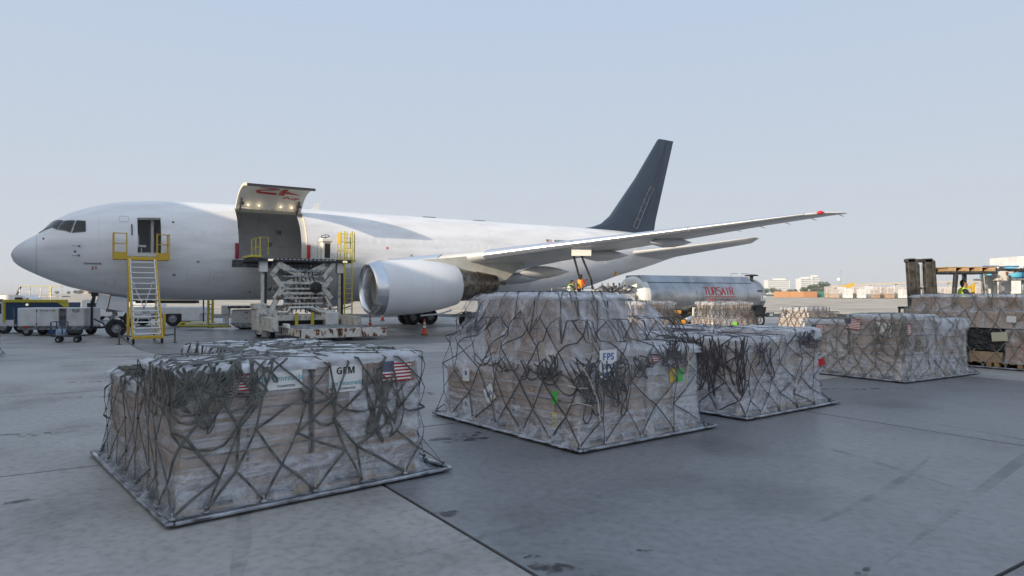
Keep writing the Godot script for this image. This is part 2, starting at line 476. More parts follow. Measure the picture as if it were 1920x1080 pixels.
func build_ground() -> void:
	var g := structure("ground")
	var b := MB.new()
	var rows := []
	var ds := [-90.0, -40.0, 0.0, 12.0, 18.5, 20.0, 22.0, 24.0, 26.0, 28.0, 30.0, 45.0, 60.0, 75.0, 95.0, 115.0, 135.0, 155.0, 175.0, 195.0, 260.0, 400.0, 800.0, 2000.0, 6000.0]
	for d in ds:
		var r := []
		for k in 9:
			var w: float = maxf(140.0, absf(d) * 1.6)
			r.append(at(lerpf(-w, w, k / 8.0), d, -0.06))
		rows.append(r)
	b.grid(rows)
	obj("ground_sheet", b, M.far_ground, g)
	var gr := MB.new()
	gr.quad(at(40, 520, 0.35), at(700, 520, 0.35), at(1200, 900, 0.6), at(40, 900, 0.6))
	obj("grass_strip", gr, M.grass, g)
	var apron := structure("apron")
	var f := MB.new()
	rows = []
	for i in 60:
		var r := []
		for j in 40:
			r.append(at(-95.0 + j * 4.6, -12.0 + i * 1.5, -0.016))
		rows.append(r)
	f.grid(rows)
	obj("joint_sealant", f, M.sealant, apron)
	var e := 0.017
	rng.seed = 77
	for i in range(-12, 14):
		for j in range(-4, 14):
			var u0 := 2.6 + 7.15 * i
			var w0 := -1.99 - 6.6 * (j + 1)
			var c := AU * (u0 + 3.6) + AN * (w0 + 3.3)
			if c.y < -8.0 or c.y > 66.0 or absf(c.x) > 0.8 * maxf(c.y, 0.0) + 16.0: continue
			var s := MB.new()
			var q := []
			for a in 5:
				var r := []
				for k in 5:
					r.append(slab_point(u0 + e + (7.15 - 2 * e) * k / 4.0, w0 + e + (6.6 - 2 * e) * a / 4.0))
				q.append(r)
			s.grid(q)
			for side in 4:
				for k in 4:
					var p: Vector3
					var p2: Vector3
					match side:
						0: p = q[0][k]; p2 = q[0][k + 1]
						1: p = q[4][k]; p2 = q[4][k + 1]
						2: p = q[k][0]; p2 = q[k + 1][0]
						_: p = q[k][4]; p2 = q[k + 1][4]
					s.quad(p, p2, p2 - Vector3(0, 0.05, 0), p - Vector3(0, 0.05, 0))
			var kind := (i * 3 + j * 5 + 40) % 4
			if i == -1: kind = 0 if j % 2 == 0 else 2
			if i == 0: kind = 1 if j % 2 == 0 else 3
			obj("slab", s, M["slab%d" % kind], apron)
	# stains: irregular patches of spilt oil and tyre rubber
	for st in [[-0.75, 8.75, 0.75, 0.30, 0.5], [-0.55, 5.75, 0.16, 0.09, 0.1], [0.30, 4.62, 0.35, 0.14, -0.6], [-6.5, 12.3, 1.6, 0.18, 0.15], [-7.6, 14.5, 1.8, 0.2, 0.2], [6.6, 13.2, 1.5, 0.10, 0.05], [10.5, 11.6, 0.9, 0.10, 0.0], [-11.2, 20.5, 2.2, 0.28, 0.1], [-8.6, 25.5, 3.0, 0.35, 0.15], [-9.0, 18.0, 3.0, 0.12, 0.25], [-13.0, 24.0, 4.0, 0.12, 0.12], [-4.6, 5.9, 0.5, 0.12, 0.7], [-3.9, 4.9, 0.25, 0.1, 0.2], [-1.9, 12.6, 0.8, 0.2, 0.1], [0.9, 4.9, 0.12, 0.08, 0.0], [2.3, 4.5, 0.2, 0.05, 0.9], [-6.6, 8.9, 0.9, 0.16, 0.2]]:
		var s := MB.new()
		var c3 := at(st[0], st[1], 0.004)
		var ring := []
		for k in 28:
			var t := TAU * k / 28.0
			var rr: float = 0.75 + 0.25 * sin(3.0 * t + st[0]) + 0.12 * sin(7.0 * t + st[1])
			var x: float = cos(t) * st[2] * rr
			var y: float = sin(t) * st[3] * rr
			var d: float = st[1] + x * sin(st[4]) + y * cos(st[4])
			ring.append(at(st[0] + x * cos(st[4]) - y * sin(st[4]), d, 0.004))
		for k in 28: s.tri(c3, ring[k], ring[(k + 1) % 28])
		obj("stain", s, M.stain, apron)
	# narrow rubber marks left by tyres and dragged pallets
	rng.seed = 501
	for k in 26:
		var x0 := rng.randf_range(-9.0, 9.0)
		var d0 := rng.randf_range(4.6, 26.0)
		x0 *= d0 / 14.0
		var dir := (AN if rng.randf() < 0.45 else AU).rotated(rng.randf_range(-0.25, 0.25))
		var ln := rng.randf_range(2.0, 9.0)
		var wd := rng.randf_range(0.02, 0.07)
		var bend := rng.randf_range(-0.5, 0.5)
		var tm := MB.new()
		var up := []
		for q in 13:
			var t := q / 12.0
			var c2 := Vector2(x0, d0) + dir * ln * t + dir.orthogonal() * bend * t * t
			var hw := wd * sin(PI * clampf(t * 0.96 + 0.02, 0.0, 1.0))
			var e0 := c2 + dir.orthogonal() * hw
			var e1 := c2 - dir.orthogonal() * hw
			up.append([at(e0.x, e0.y, 0.005), at(e1.x, e1.y, 0.005)])
		tm.grid(up)
		obj("tyre_mark", tm, M.rubber, apron)
	# the long hangar off to the side whose roof edge shades the stand
	var h := thing("hangar", "long grey hangar standing along the edge of the apron", "building")
	var hb := MB.new()
	var along := Vector3(0.331, 0, 0.944)
	var start := at(-30.2, 21.0) - along * 26.0
	var outw := Vector3(-0.944, 0, 0.331)
	var hm := MB.new()
	var ln := 86.0
	hm.box(Transform3D(Basis(along, Vector3.UP, -outw), start + along * ln * 0.5 + outw * 15.0 + Vector3.UP * 5.9), Vector3(ln, 11.8, 30.0))
	obj("wall", hm, mat(0.42, 0.42, 0.42, 0.7), h)
	var tb := MB.new()  # unseen taller block, added so that its shade reaches over the brown load
	tb.box(Transform3D(Basis(along, Vector3.UP, -outw), at(-20.0, -8.0) + along * 22.0 + outw * 15.2 + Vector3.UP * 7.5), Vector3(44.0, 15.6, 30.0))
	obj("tall_shade_block", tb, mat(0.42, 0.42, 0.42, 0.7), h)
	var hr := MB.new()
	hr.box(Transform3D(Basis(along, Vector3.UP, -outw), start + along * ln * 0.5 + outw * 15.0 + Vector3.UP * 11.9), Vector3(ln, 0.2, 30.0))
	obj("roof", hr, mat(0.5, 0.5, 0.5, 0.7), h)

func setup() -> void:
	rng.seed = 11
	var cam := Camera3D.new()
	cam.name = "camera"
	add_child(cam)
	cam.fov = rad_to_deg(2.0 * atan(540.0 / 1280.0))
	cam.position = Vector3(0, 1.85, 0)
	cam.rotation.x = atan(10.0 / 1280.0)
	cam.near = 0.05
	cam.far = 9000.0
	cam.current = true
	var we := WorldEnvironment.new()
	we.name = "world_environment"
	var e := Environment.new()
	e.background_mode = Environment.BG_SKY
	e.tonemap_mode = Environment.TONE_MAPPER_LINEAR
	e.tonemap_exposure = 1.0
	var sm := ProceduralSkyMaterial.new()
	sm.sky_top_color = Color(0.695, 0.785, 0.900)
	sm.sky_horizon_color = Color(0.828, 0.845, 0.864)
	sm.sky_curve = 0.25
	sm.ground_horizon_color = Color(0.62, 0.62, 0.62)
	sm.ground_bottom_color = Color(0.4, 0.4, 0.4)
	sm.sun_angle_max = 90.0
	sm.sun_curve = 0.45
	var sk := Sky.new()
	sk.sky_material = sm
	e.sky = sk
	e.fog_enabled = true
	e.fog_density = 0.00025
	e.fog_light_color = Color(0.86, 0.88, 0.90)
	e.sdfgi_enabled = true
	e.ssao_enabled = true
	e.ssil_enabled = true
	we.environment = e
	add_child(we)
	var sun := DirectionalLight3D.new()
	sun.name = "sun"
	sun.light_color = Color(1.0, 0.93, 0.83)
	sun.light_energy = 1.6
	sun.light_angular_distance = 0.6
	sun.shadow_enabled = true
	add_child(sun)
	sun.look_at_from_position(Vector3.ZERO, Vector3(5.27, -2.11, -5.49), Vector3.UP)
# ---------------------------------------------------------------- airplane, own axes: x aft from the nose, y up from the apron, z to port
const HULL := [[0.0, 4.22, 4.18, 0.02], [0.04, 4.36, 4.02, 0.24], [0.12, 4.5, 3.85, 0.42], [0.3, 4.7, 3.66, 0.66], [0.63, 4.97, 3.45, 0.98], [1.0, 5.2, 3.25, 1.25], [1.25, 5.41, 3.12, 1.4], [1.72, 5.93, 2.9, 1.63], [2.3, 6.32, 2.66, 1.86], [3.15, 6.68, 2.42, 2.1], [4.13, 6.99, 2.22, 2.3], [5.0, 7.15, 2.07, 2.41], [6.5, 7.28, 1.98, 2.49], [8.0, 7.34, 1.93, 2.515], [10.0, 7.38, 1.92, 2.515], [30.0, 7.40, 1.92, 2.515], [33.0, 7.40, 2.15, 2.5], [36.0, 7.39, 2.75, 2.42], [39.2, 7.35, 3.65, 2.15], [41.0, 7.28, 4.08, 1.9], [43.5, 7.1, 4.7, 1.45], [45.0, 6.9, 5.12, 1.05], [46.5, 6.5, 5.5, 0.55], [47.2, 6.2, 5.8, 0.12]]

func hull_at(s: float) -> Vector3:   # crown, keel, half width; Catmull-Rom through the table
	var k := 0
	while k < HULL.size() - 2 and HULL[k + 1][0] < s: k += 1
	var a: Array = HULL[maxi(k - 1, 0)]
	var b: Array = HULL[k]
	var c: Array = HULL[k + 1]
	var d: Array = HULL[mini(k + 2, HULL.size() - 1)]
	var t := clampf((s - b[0]) / (c[0] - b[0]), 0.0, 1.0)
	var o := Vector3.ZERO
	for j in 3:
		var h: float = c[0] - b[0]
		var m1: float = (c[j + 1] - a[j + 1]) / maxf(c[0] - a[0], 1e-4) * h
		var m2: float = (d[j + 1] - b[j + 1]) / maxf(d[0] - b[0], 1e-4) * h
		if k == 0: m1 = (c[j + 1] - b[j + 1])
		var t2 := t * t
		var t3 := t2 * t
		o[j] = (2 * t3 - 3 * t2 + 1) * b[j + 1] + (t3 - 2 * t2 + t) * m1 + (-2 * t3 + 3 * t2) * c[j + 1] + (t3 - t2) * m2
	return o
func hull(s: float, a: float, out := 0.0) -> Vector3:   # a: 0 at the port side, 90 degrees at the crown
	var h := hull_at(s)
	var zc := h.y + 0.54 * (h.x - h.y)
	var sa := sin(a)
	var p := Vector3(s, zc + sa * (h.x - zc if sa > 0.0 else zc - h.y), cos(a) * h.z)
	if out != 0.0:
		var q := Vector3(0, sin(a) / maxf(h.x - zc, 0.1), cos(a) / maxf(h.z, 0.1)).normalized()
		p += q * out
	return p
func ang_of(s: float, z: float) -> float:
	var h := hull_at(s)
	var zc := h.y + 0.54 * (h.x - h.y)
	return asin(clampf((z - zc) / (h.x - zc if z > zc else zc - h.y), -1, 1))
func hull_patch(b: MB, c: Array, nu: int, nv: int, out: float) -> void:   # c: four corners [s, degrees]
	var rows := []
	for i in nv + 1:
		var r := []
		for j in nu + 1:
			var u := float(j) / nu
			var w := float(i) / nv
			var s: float = lerpf(lerpf(c[0][0], c[1][0], u), lerpf(c[3][0], c[2][0], u), w)
			var a: float = lerpf(lerpf(c[0][1], c[1][1], u), lerpf(c[3][1], c[2][1], u), w)
			r.append(hull(s, deg_to_rad(a), out))
		rows.append(r)
	b.grid(rows, false, Vector3(c[0][0], 4.8, 0))

func wheel(called: String, parent: Node3D, c: Vector3, axis: Vector3, r: float, w: float, rim_r := 0.0) -> Node3D:
	var o := Node3D.new()
	o.name = called
	parent.add_child(o, true)
	if rim_r == 0.0: rim_r = r * 0.5
	var b := MB.new()
	var h := w * 0.5
	b.lathe(c, axis, [[-h * 0.85, rim_r], [-h, rim_r * 1.12], [-h, r * 0.86], [-h * 0.8, r * 0.95], [-h * 0.55, r], [-h * 0.2, r], [-h * 0.16, r - 0.012], [-h * 0.1, r], [h * 0.1, r], [h * 0.16, r - 0.012], [h * 0.2, r], [h * 0.55, r], [h * 0.8, r * 0.95], [h, r * 0.86], [h, rim_r * 1.12], [h * 0.85, rim_r]], 36)
	obj("tyre", b, M.tyre, o)
	var k := MB.new()
	k.lathe(c, axis, [[-h * 0.85, rim_r], [-h * 0.6, rim_r * 0.92], [-h * 0.45, rim_r * 0.5], [-h * 0.8, rim_r * 0.4], [-h * 0.85, 0.001]], 24)
	k.lathe(c, axis, [[h * 0.85, 0.001], [h * 0.8, rim_r * 0.4], [h * 0.45, rim_r * 0.5], [h * 0.6, rim_r * 0.92], [h * 0.85, rim_r]], 24)
	obj("rim", k, M.rim, o)
	var f := k.frame_of(axis)
	var bo := MB.new()
	for s in [-1.0, 1.0]:
		for i in 9:
			var t := TAU * i / 9.0
			var p: Vector3 = c + axis.normalized() * s * h * 0.55 + (f[0] * cos(t) + f[1] * sin(t)) * rim_r * 0.72
			bo.cyl(p, p + axis.normalized() * s * h * 0.08, rim_r * 0.1, rim_r * 0.1, 6)
	obj("bolt_ring", bo, M.hub, o)
	return o

func text_on(parent: Node3D, called: String, s: String, size: float, t: Transform3D, m: Material, fnt := "Droid Sans", bold := true, depth := 0.004) -> void:
	var tm := TextMesh.new()
	var f := SystemFont.new()
	f.font_names = PackedStringArray([fnt])
	f.font_weight = 700 if bold else 400
	tm.font = f
	tm.text = s
	tm.font_size = 32
	tm.pixel_size = size / 32.0
	tm.depth = depth
	tm.material = m
	put(called, tm, parent, t)

func foil(b: MB, st: Array, thick: float) -> void:
	# stations [le point, te point]; aerofoil sections joined, closed at the tip
	var prof := [[0.0, 0.0], [0.012, 0.22], [0.05, 0.42], [0.15, 0.5], [0.35, 0.48], [0.6, 0.32], [0.82, 0.14], [1.0, 0.015]]
	var rows := []
	for e in st:
		var le: Vector3 = e[0]
		var te: Vector3 = e[1]
		var th: float = (te - le).length() * (e[2] if e.size() > 2 else thick)
		var up: Vector3 = e[3] if e.size() > 3 else Vector3.UP
		var r := []
		for k in range(prof.size() - 1, -1, -1): r.append(le.lerp(te, prof[k][0]) + up * prof[k][1] * th)
		for k in range(1, prof.size()): r.append(le.lerp(te, prof[k][0]) - up * prof[k][1] * th)
		rows.append(r)
	b.grid(rows)
	var last: Array = rows[-1]
	for k in 7: b.quad(last[k], last[k + 1], last[13 - k], last[14 - k])

func build_airplane() -> void:
	var p := thing("cargo_airplane", "white twin-engine cargo airplane with a dark blue tail and its cargo door open", "airplane", Vector3(-24.57, GLOW, -33.46), atan2(AU.y, AU.x))
	# --- fuselage with the two openings left out
	var sl := [10.07, 13.77]
	var cz0 := ang_of(12.0, 4.15)
	var cz1 := ang_of(12.0, 7.03)
	var dz0 := deg_to_rad(-10.0)
	var dz1 := deg_to_rad(34.0)
	var ss := []
	for e in HULL: ss.append(e[0])
	for k in 56: ss.append(0.8 + k * 0.84)
	for k in [0.015, 0.07, 0.2, 0.45, 5.27, 6.33, 10.07, 13.77, 1.05]: ss.append(k)
	ss.sort()
	var sg := [ss[0]]
	for k in ss:
		if k - sg[-1] > 0.012 and k <= 47.2: sg.append(k)
	var aa := []
	for k in 73: aa.append(-PI + TAU * k / 72.0)
	for k in [cz0, cz1, dz0, dz1]: aa.append(k)
	aa.sort()
	var b := MB.new()
	var nose := MB.new()
	for i in sg.size():
		for j in aa.size():
			var s: float = sg[i]
			var a: float = aa[j]
			var q := hull(s, a)
			var ds := hull(minf(s + 0.02, 47.2), a) - hull(maxf(s - 0.02, 0.0), a)
			var da := hull(s, a + 0.02) - hull(s, a - 0.02)
			var nn := ds.cross(da).normalized()
			if nn.dot(q - Vector3(s + 0.4 if s < 20 else s - 0.4, 4.8, 0)) < 0.0: nn = -nn
			if i == 0: nn = Vector3(-1, 0, 0)
			b.vert(q, nn)
			nose.vert(q, nn)
	var c := aa.size()
	for i in sg.size() - 1:
		for j in c - 1:
			var sm: float = (sg[i] + sg[i + 1]) * 0.5
			var am: float = (aa[j] + aa[j + 1]) * 0.5
			if sm > sl[0] and sm < sl[1] and am > cz0 and am < cz1: continue
			if sm > 5.27 and sm < 6.33 and am > dz0 and am < dz1: continue
			var k := i * c + j
			var w := nose if sm < 1.05 else b
			w.face(k, k + 1, k + c + 1); w.face(k, k + c + 1, k + c)
	obj("fuselage", b, M.skin, p)
	obj("nose_cone", nose, M.radome, p)
	var ring := []
	for k in 72: ring.append(hull(1.05, TAU * k / 72.0, 0.0))
	var rb := MB.new()
	rb.tube(ring, 0.009, 5, true)
	obj("nose_seam", rb, M.seam, p)
	# skin laps
	for s in [3.6, 6.9, 8.6, 15.2, 17.4, 20.6, 24.4, 28.0, 31.6, 34.0, 36.4, 39.0]:
		var r2 := []
		for k in 72: r2.append(hull(s, TAU * k / 72.0, -0.006))
		var lb := MB.new()
		lb.tube(r2, 0.010, 5, true)
		obj("skin_seam", lb, M.plug, p)
	for z in [3.35, 4.9]:
		var r3 := []
		for k in 60:
			var s: float = 6.8 + k * 0.42
			if s > 9.9 and s < 13.9 and z > 4.0: continue
			r3.append(hull(s, ang_of(s, z), -0.006))
		var lb := MB.new()
		if z < 4.0: lb.tube(r3, 0.009, 5)
		else: lb.tube(r3.slice(8), 0.009, 5)
		obj("skin_seam", lb, M.plug, p)
	# hatches and access panels: raised outlines
	for q in [[7.6, 2.75, 1.1, 0.9], [14.6, 3.1, 1.5, 1.5], [3.9, 2.7, 0.45, 0.35], [8.9, 3.0, 0.5, 0.4], [15.9, 4.75, 0.6, 0.35], [4.5, 5.9, 0.4, 0.3], [17.9, 6.3, 0.5, 0.4], [26.2, 5.2, 0.6, 1.3], [30.2, 3.6, 1.6, 1.2], [33.6, 4.9, 0.9, 1.6]]:
		var hm := MB.new()
		var pts := []
		for e in [[0.0, 0.0, 1.0, 0.0], [1.0, 0.0, 1.0, 1.0], [1.0, 1.0, 0.0, 1.0], [0.0, 1.0, 0.0, 0.0]]:
			for k in 6:
				var s: float = q[0] + q[2] * lerpf(e[0], e[2], k / 6.0)
				var z: float = q[1] + q[3] * lerpf(e[1], e[3], k / 6.0)
				pts.append(hull(s, ang_of(s, z), -0.004))
		hm.tube(pts, 0.009, 5, true)
		obj("hatch_seam", hm, M.seam2, p)
	for q in [[18.6, 5.0], [20.2, 4.6], [21.6, 4.4], [6.9, 3.2], [8.0, 3.9]]:
		var mk := MB.new()
		hull_patch(mk, [[q[0], rad_to_deg(ang_of(q[0], q[1]))], [q[0] + 0.14, rad_to_deg(ang_of(q[0], q[1]))], [q[0] + 0.14, rad_to_deg(ang_of(q[0], q[1] + 0.12))], [q[0], rad_to_deg(ang_of(q[0], q[1] + 0.12))]], 1, 1, 0.006)
		obj("stencil", mk, M.orange if q[0] == 18.6 else M.seam, p)
	# cockpit glass
	for w in [[[1.14, 81.0], [1.87, 34.5], [2.16, 50.0], [1.62, 79.0]], [[1.92, 33.5], [2.44, 20.5], [2.63, 42.5], [2.20, 49.5]], [[2.50, 20.0], [3.06, 18.5], [3.06, 37.0], [2.68, 42.0]]]:
		for side in [1, -1]:
			var g := MB.new()
			var fr := MB.new()
			var cc := []
			for q in w: cc.append([q[0], q[1] if side == 1 else 180.0 - q[1]])
			hull_patch(g, cc, 6, 6, 0.012)
			var edge := []
			for k in 4:
				for t in 8:
					edge.append(hull(lerpf(cc[k][0], cc[(k + 1) % 4][0], t / 8.0), deg_to_rad(lerpf(cc[k][1], cc[(k + 1) % 4][1], t / 8.0)), 0.01))
			fr.tube(edge, 0.014, 5, true)
			var gw := obj("cockpit_window", g, M.cockpit, p)
			obj("frame", fr, M.steel, gw)
	# wiper, probes, ports
	var pr := MB.new()
	pr.tube([hull(1.13, deg_to_rad(76), 0.03), hull(1.35, deg_to_rad(62), 0.05), hull(1.6, deg_to_rad(50), 0.03)], 0.018, 5)
	for q in [[2.8, -2.0], [2.78, -14.0]]:
		var h0 := hull(q[0], deg_to_rad(q[1]))
		var h1 := hull(q[0], deg_to_rad(q[1]), 0.12)
		var pb := MB.new()
		pb.cyl(h0, h1, 0.045, 0.03, 8)
		pb.cyl(h1 + Vector3(0.04, 0, 0), h1 - Vector3(0.30, 0.0, 0), 0.018, 0.01, 6)
		obj("probe", pb, M.hub, p)
	for q in [[1.35, 30.0], [6.9, 28.0], [10.9, -57.0], [2.62, -9.0]]:
		var pb := MB.new()
		pb.cyl(hull(q[0], deg_to_rad(q[1]), -0.01), hull(q[0], deg_to_rad(q[1]), 0.02), 0.06, 0.05, 10)
		obj("port", pb, M.hub, p)
	obj("wiper", pr, M.hub, p)
	pr = MB.new()
	pr.tube([hull(5.02, deg_to_rad(24), 0.03), hull(5.02, deg_to_rad(17), 0.06), hull(5.02, deg_to_rad(10), 0.03)], 0.03, 6)
	obj("door_handle", pr, M.hub, p)
	# plugged cabin windows
	for k in 46:
		var s := 7.2 + k * 0.56
		if s > 9.7 and s < 14.2 or s > 33.0: continue
		var z := 5.46
		var da := 0.36 / 2.55 * 0.5
		var a := ang_of(s, z)
		var w := MB.new()
		hull_patch(w, [[s - 0.14, rad_to_deg(a - da)], [s + 0.14, rad_to_deg(a - da)], [s + 0.14, rad_to_deg(a + da)], [s - 0.14, rad_to_deg(a + da)]], 2, 3, 0.004)
		obj("window_plug", w, M.plug if k % 3 else M.radome, p)
	# --- forward door opening: dark galley with a jump seat
	var cab := MB.new()
	var x0 := 4.5
	var x1 := 7.6
	for i in [0]:
		cab.quad(Vector3(x0, 4.27, -1.2), Vector3(x1, 4.27, -1.2), Vector3(x1, 4.27, 2.38), Vector3(x0, 4.27, 2.2))
		cab.quad(Vector3(x0, 6.6, -1.2), Vector3(x1, 6.6, -1.2), Vector3(x1, 6.6, 1.1), Vector3(x0, 6.6, 1.1))
		cab.quad(Vector3(x0, 4.27, -1.2), Vector3(x1, 4.27, -1.2), Vector3(x1, 6.6, -1.2), Vector3(x0, 6.6, -1.2))
		cab.quad(Vector3(x0, 4.27, -1.2), Vector3(x0, 4.27, 2.2), Vector3(x0, 6.5, 1.0), Vector3(x0, 6.6, -1.2))
		cab.quad(Vector3(x1, 4.27, -1.2), Vector3(x1, 4.27, 2.35), Vector3(x1, 6.6, 1.1), Vector3(x1, 6.6, -1.2))
	obj("cabin", cab, M.cabin, p)
	var dj := MB.new()
	for e in [[5.27, dz0, 5.27, dz1], [6.33, dz0, 6.33, dz1], [5.27, dz1, 6.33, dz1], [5.27, dz0, 6.33, dz0]]:
		for k in 8:
			var f0 := k / 8.0
			var f1 := (k + 1) / 8.0
			dj.quad(hull(lerpf(e[0], e[2], f0), lerpf(e[1], e[3], f0), 0.015), hull(lerpf(e[0], e[2], f1), lerpf(e[1], e[3], f1), 0.015), hull(lerpf(e[0], e[2], f1), lerpf(e[1], e[3], f1), -0.16), hull(lerpf(e[0], e[2], f0), lerpf(e[1], e[3], f0), -0.16))
	obj("door_frame", dj, M.pale, p)
	var bulk := MB.new()
	bulk.bx(Vector3(6.02, 5.35, 0.9), Vector3(0.12, 2.15, 1.1))
	obj("partition", bulk, M.pale, p)
	var seat := MB.new()
	seat.bx(Vector3(5.5, 4.72, 1.6), Vector3(0.42, 0.10, 0.45), 0.03)
	seat.bx(Vector3(5.34, 5.0, 1.6), Vector3(0.08, 0.55, 0.45), 0.03)
	seat.cyl(Vector3(5.5, 4.27, 1.6), Vector3(5.5, 4.7, 1.6), 0.03)
	obj("seat", seat, M.pale, p)
	# --- main cargo opening: lined hold, jamb, floor
	var li := MB.new()
	var rows := []
	for i in 9:
		var r := []
		for j in 25:
			r.append(hull(9.0 + i * 0.75, lerpf(deg_to_rad(-20), deg_to_rad(200), j / 24.0), -0.17))
		rows.append(r)
	# the port part of the lining is left open at the door
	for i in 8:
		for j in 24:
			var sm := 9.0 + (i + 0.5) * 0.75
			var am := lerpf(deg_to_rad(-20), deg_to_rad(200), (j + 0.5) / 24.0)
			if sm > 10.0 and sm < 13.8 and am < cz1: continue
			li.quad(rows[i][j], rows[i][j + 1], rows[i + 1][j + 1], rows[i + 1][j])
	for s in [9.0, 15.0]:
		for j in 24:
			li.tri(Vector3(s, 4.6, 0), hull(s, lerpf(deg_to_rad(-20), deg_to_rad(200), j / 24.0), -0.17), hull(s, lerpf(deg_to_rad(-20), deg_to_rad(200), (j + 1) / 24.0), -0.17))
	obj("hold_lining", li, M.liner, p)
	var fl := MB.new()
	fl.bx(Vector3(12.0, 4.06, 0.0), Vector3(6.0, 0.08, 4.7))
	for k in 6: fl.bx(Vector3(9.6 + k * 0.95, 4.12, 0), Vector3(0.10, 0.05, 4.4))
	obj("hold_floor", fl, M.steel, p)
	for s in [11.0, 12.05, 13.1]:
		var ribm := MB.new()
		var arc := []
		for k in 16: arc.append(hull(s, deg_to_rad(115 + k * 5.0), -0.18))
		ribm.tube(arc, 0.03, 5)
		obj("hold_rib", ribm, M.liner, p)
	for q in [[10.5, 158.0, 0.3], [13.2, 152.0, 0.3], [12.7, 172.0, 0.32], [10.8, 145.0, 0.24]]:
		var pm := MB.new()
		hull_patch(pm, [[q[0], q[1]], [q[0] + q[2], q[1]], [q[0] + q[2], q[1] - 7.0], [q[0], q[1] - 7.0]], 2, 2, -0.19)
		obj("placard", pm, M.steel, p)
	var jm := MB.new()
	for e in [[sl[0], cz0, sl[0], cz1], [sl[1], cz0, sl[1], cz1], [sl[0], cz1, sl[1], cz1], [sl[0], cz0, sl[1], cz0]]:
		for k in 14:
			var f0 := k / 14.0
			var f1 := (k + 1) / 14.0
			var q0 := [lerpf(e[0], e[2], f0), lerpf(e[1], e[3], f0)]
			var q1 := [lerpf(e[0], e[2], f1), lerpf(e[1], e[3], f1)]
			jm.quad(hull(q0[0], q0[1], 0.012), hull(q1[0], q1[1], 0.012), hull(q1[0], q1[1], -0.18), hull(q0[0], q0[1], -0.18))
	obj("door_jamb", jm, M.jamb, p)
	for e in [[9.98, 4.2, 5.0], [13.85, 4.2, 5.05]]:
		var gd := MB.new()
		var line := []
		for k in 7: line.append(hull(e[0], ang_of(e[0], lerpf(e[1], e[2], k / 6.0)), 0.05))
		gd.tube(line, 0.10, 8)
		obj("door_guard", gd, M.maroon if e[0] < 11.0 else M.red, p)
	# scuff plate under the sill
	var sp := MB.new()
	hull_patch(sp, [[9.75, rad_to_deg(ang_of(10, 3.72))], [14.0, rad_to_deg(ang_of(10, 3.72))], [14.0, rad_to_deg(cz0) - 0.6], [9.75, rad_to_deg(cz0) - 0.6]], 12, 3, 0.012)
	obj("scuff_plate", sp, M.midgrey, p)
	# --- the raised cargo door: outer and inner skins swung about the hinge
	var hinge := hull(12.0, cz1)
	var swing := deg_to_rad(87.6)
	var dp := func(u: float, w: float, out: float) -> Vector3:   # u along the hinge, w from hinge to outer edge
		var q := hull(lerpf(10.12, 13.72, u), lerpf(cz1, cz0, w), out)
		var y := q.y - hinge.y
		var z := q.z - hinge.z
		return Vector3(q.x, hinge.y + y * cos(swing) + z * sin(swing), hinge.z - y * sin(swing) + z * cos(swing))
	var door := Node3D.new()
	door.name = "cargo_door"
	p.add_child(door)
	for layer in [[0.0, "outer_skin", M.skin], [-0.15, "inner_panel", M.pale]]:
		var dm := MB.new()
		var rr := []
		for i in 13:
			var r := []
			for j in 13: r.append(dp.call(j / 12.0, i / 12.0, layer[0]))
			rr.append(r)
		dm.grid(rr)
		obj(layer[1], dm, layer[2], door)
	var de := MB.new()
	for k in 12:
		var f0 := k / 12.0
		var f1 := (k + 1) / 12.0
		de.quad(dp.call(0, f0, 0.0), dp.call(0, f1, 0.0), dp.call(0, f1, -0.15), dp.call(0, f0, -0.15))
		de.quad(dp.call(1, f0, 0.0), dp.call(1, f1, 0.0), dp.call(1, f1, -0.15), dp.call(1, f0, -0.15))
	obj("door_edge", de, M.jamb, door)
	var sealb := MB.new()
	for k in 12:
		sealb.quad(dp.call(k / 12.0, 1.0, 0.0), dp.call((k + 1) / 12.0, 1.0, 0.0), dp.call((k + 1) / 12.0, 1.0, -0.15), dp.call(k / 12.0, 1.0, -0.15))
		sealb.beam(dp.call(k / 12.0 + 0.02, 0.985, -0.10), dp.call(k / 12.0 + 0.06, 0.985, -0.10), 0.10, 0.10)
	obj("latch_row", sealb, M.hub, door)
	for k in [0.17, 0.33, 0.66, 0.83]:
		var lm := MB.new()
		var lp: Vector3 = dp.call(k, 0.13, -0.16)
		lm.cyl(lp, lp + (dp.call(k, 0.13, -0.30) - lp).normalized() * 0.06, 0.065, 0.05, 12)
		obj("door_light", lm, M.lamp, door)
		var om := OmniLight3D.new()
		om.name = "door_light_glow"
		om.light_color = Color(1.0, 0.90, 0.72)
		om.light_energy = 0.025
		om.light_size = 0.06
		om.omni_range = 14.0
		om.omni_attenuation = 2.0
		om.shadow_enabled = true
		door.add_child(om, true)
		om.position = lp + (dp.call(k, 0.13, -0.30) - lp).normalized() * 0.16
	for k in [0.05, 0.93]:
		var am := MB.new()
		am.cyl(dp.call(k, 0.28, -0.2), dp.call(k, -0.02, -0.25), 0.06)
		am.beam(dp.call(k - 0.02, 0.16, -0.2), dp.call(k + 0.05, 0.16, -0.2), 0.14, 0.14)
		obj("door_actuator", am, M.hub, door)
	var hb := MB.new()
	hb.tube([dp.call(0.02, 0.04, -0.17), dp.call(0.5, 0.04, -0.17), dp.call(0.98, 0.04, -0.17)], 0.07, 6)
	obj("hinge_beam", hb, M.offwhite, door)
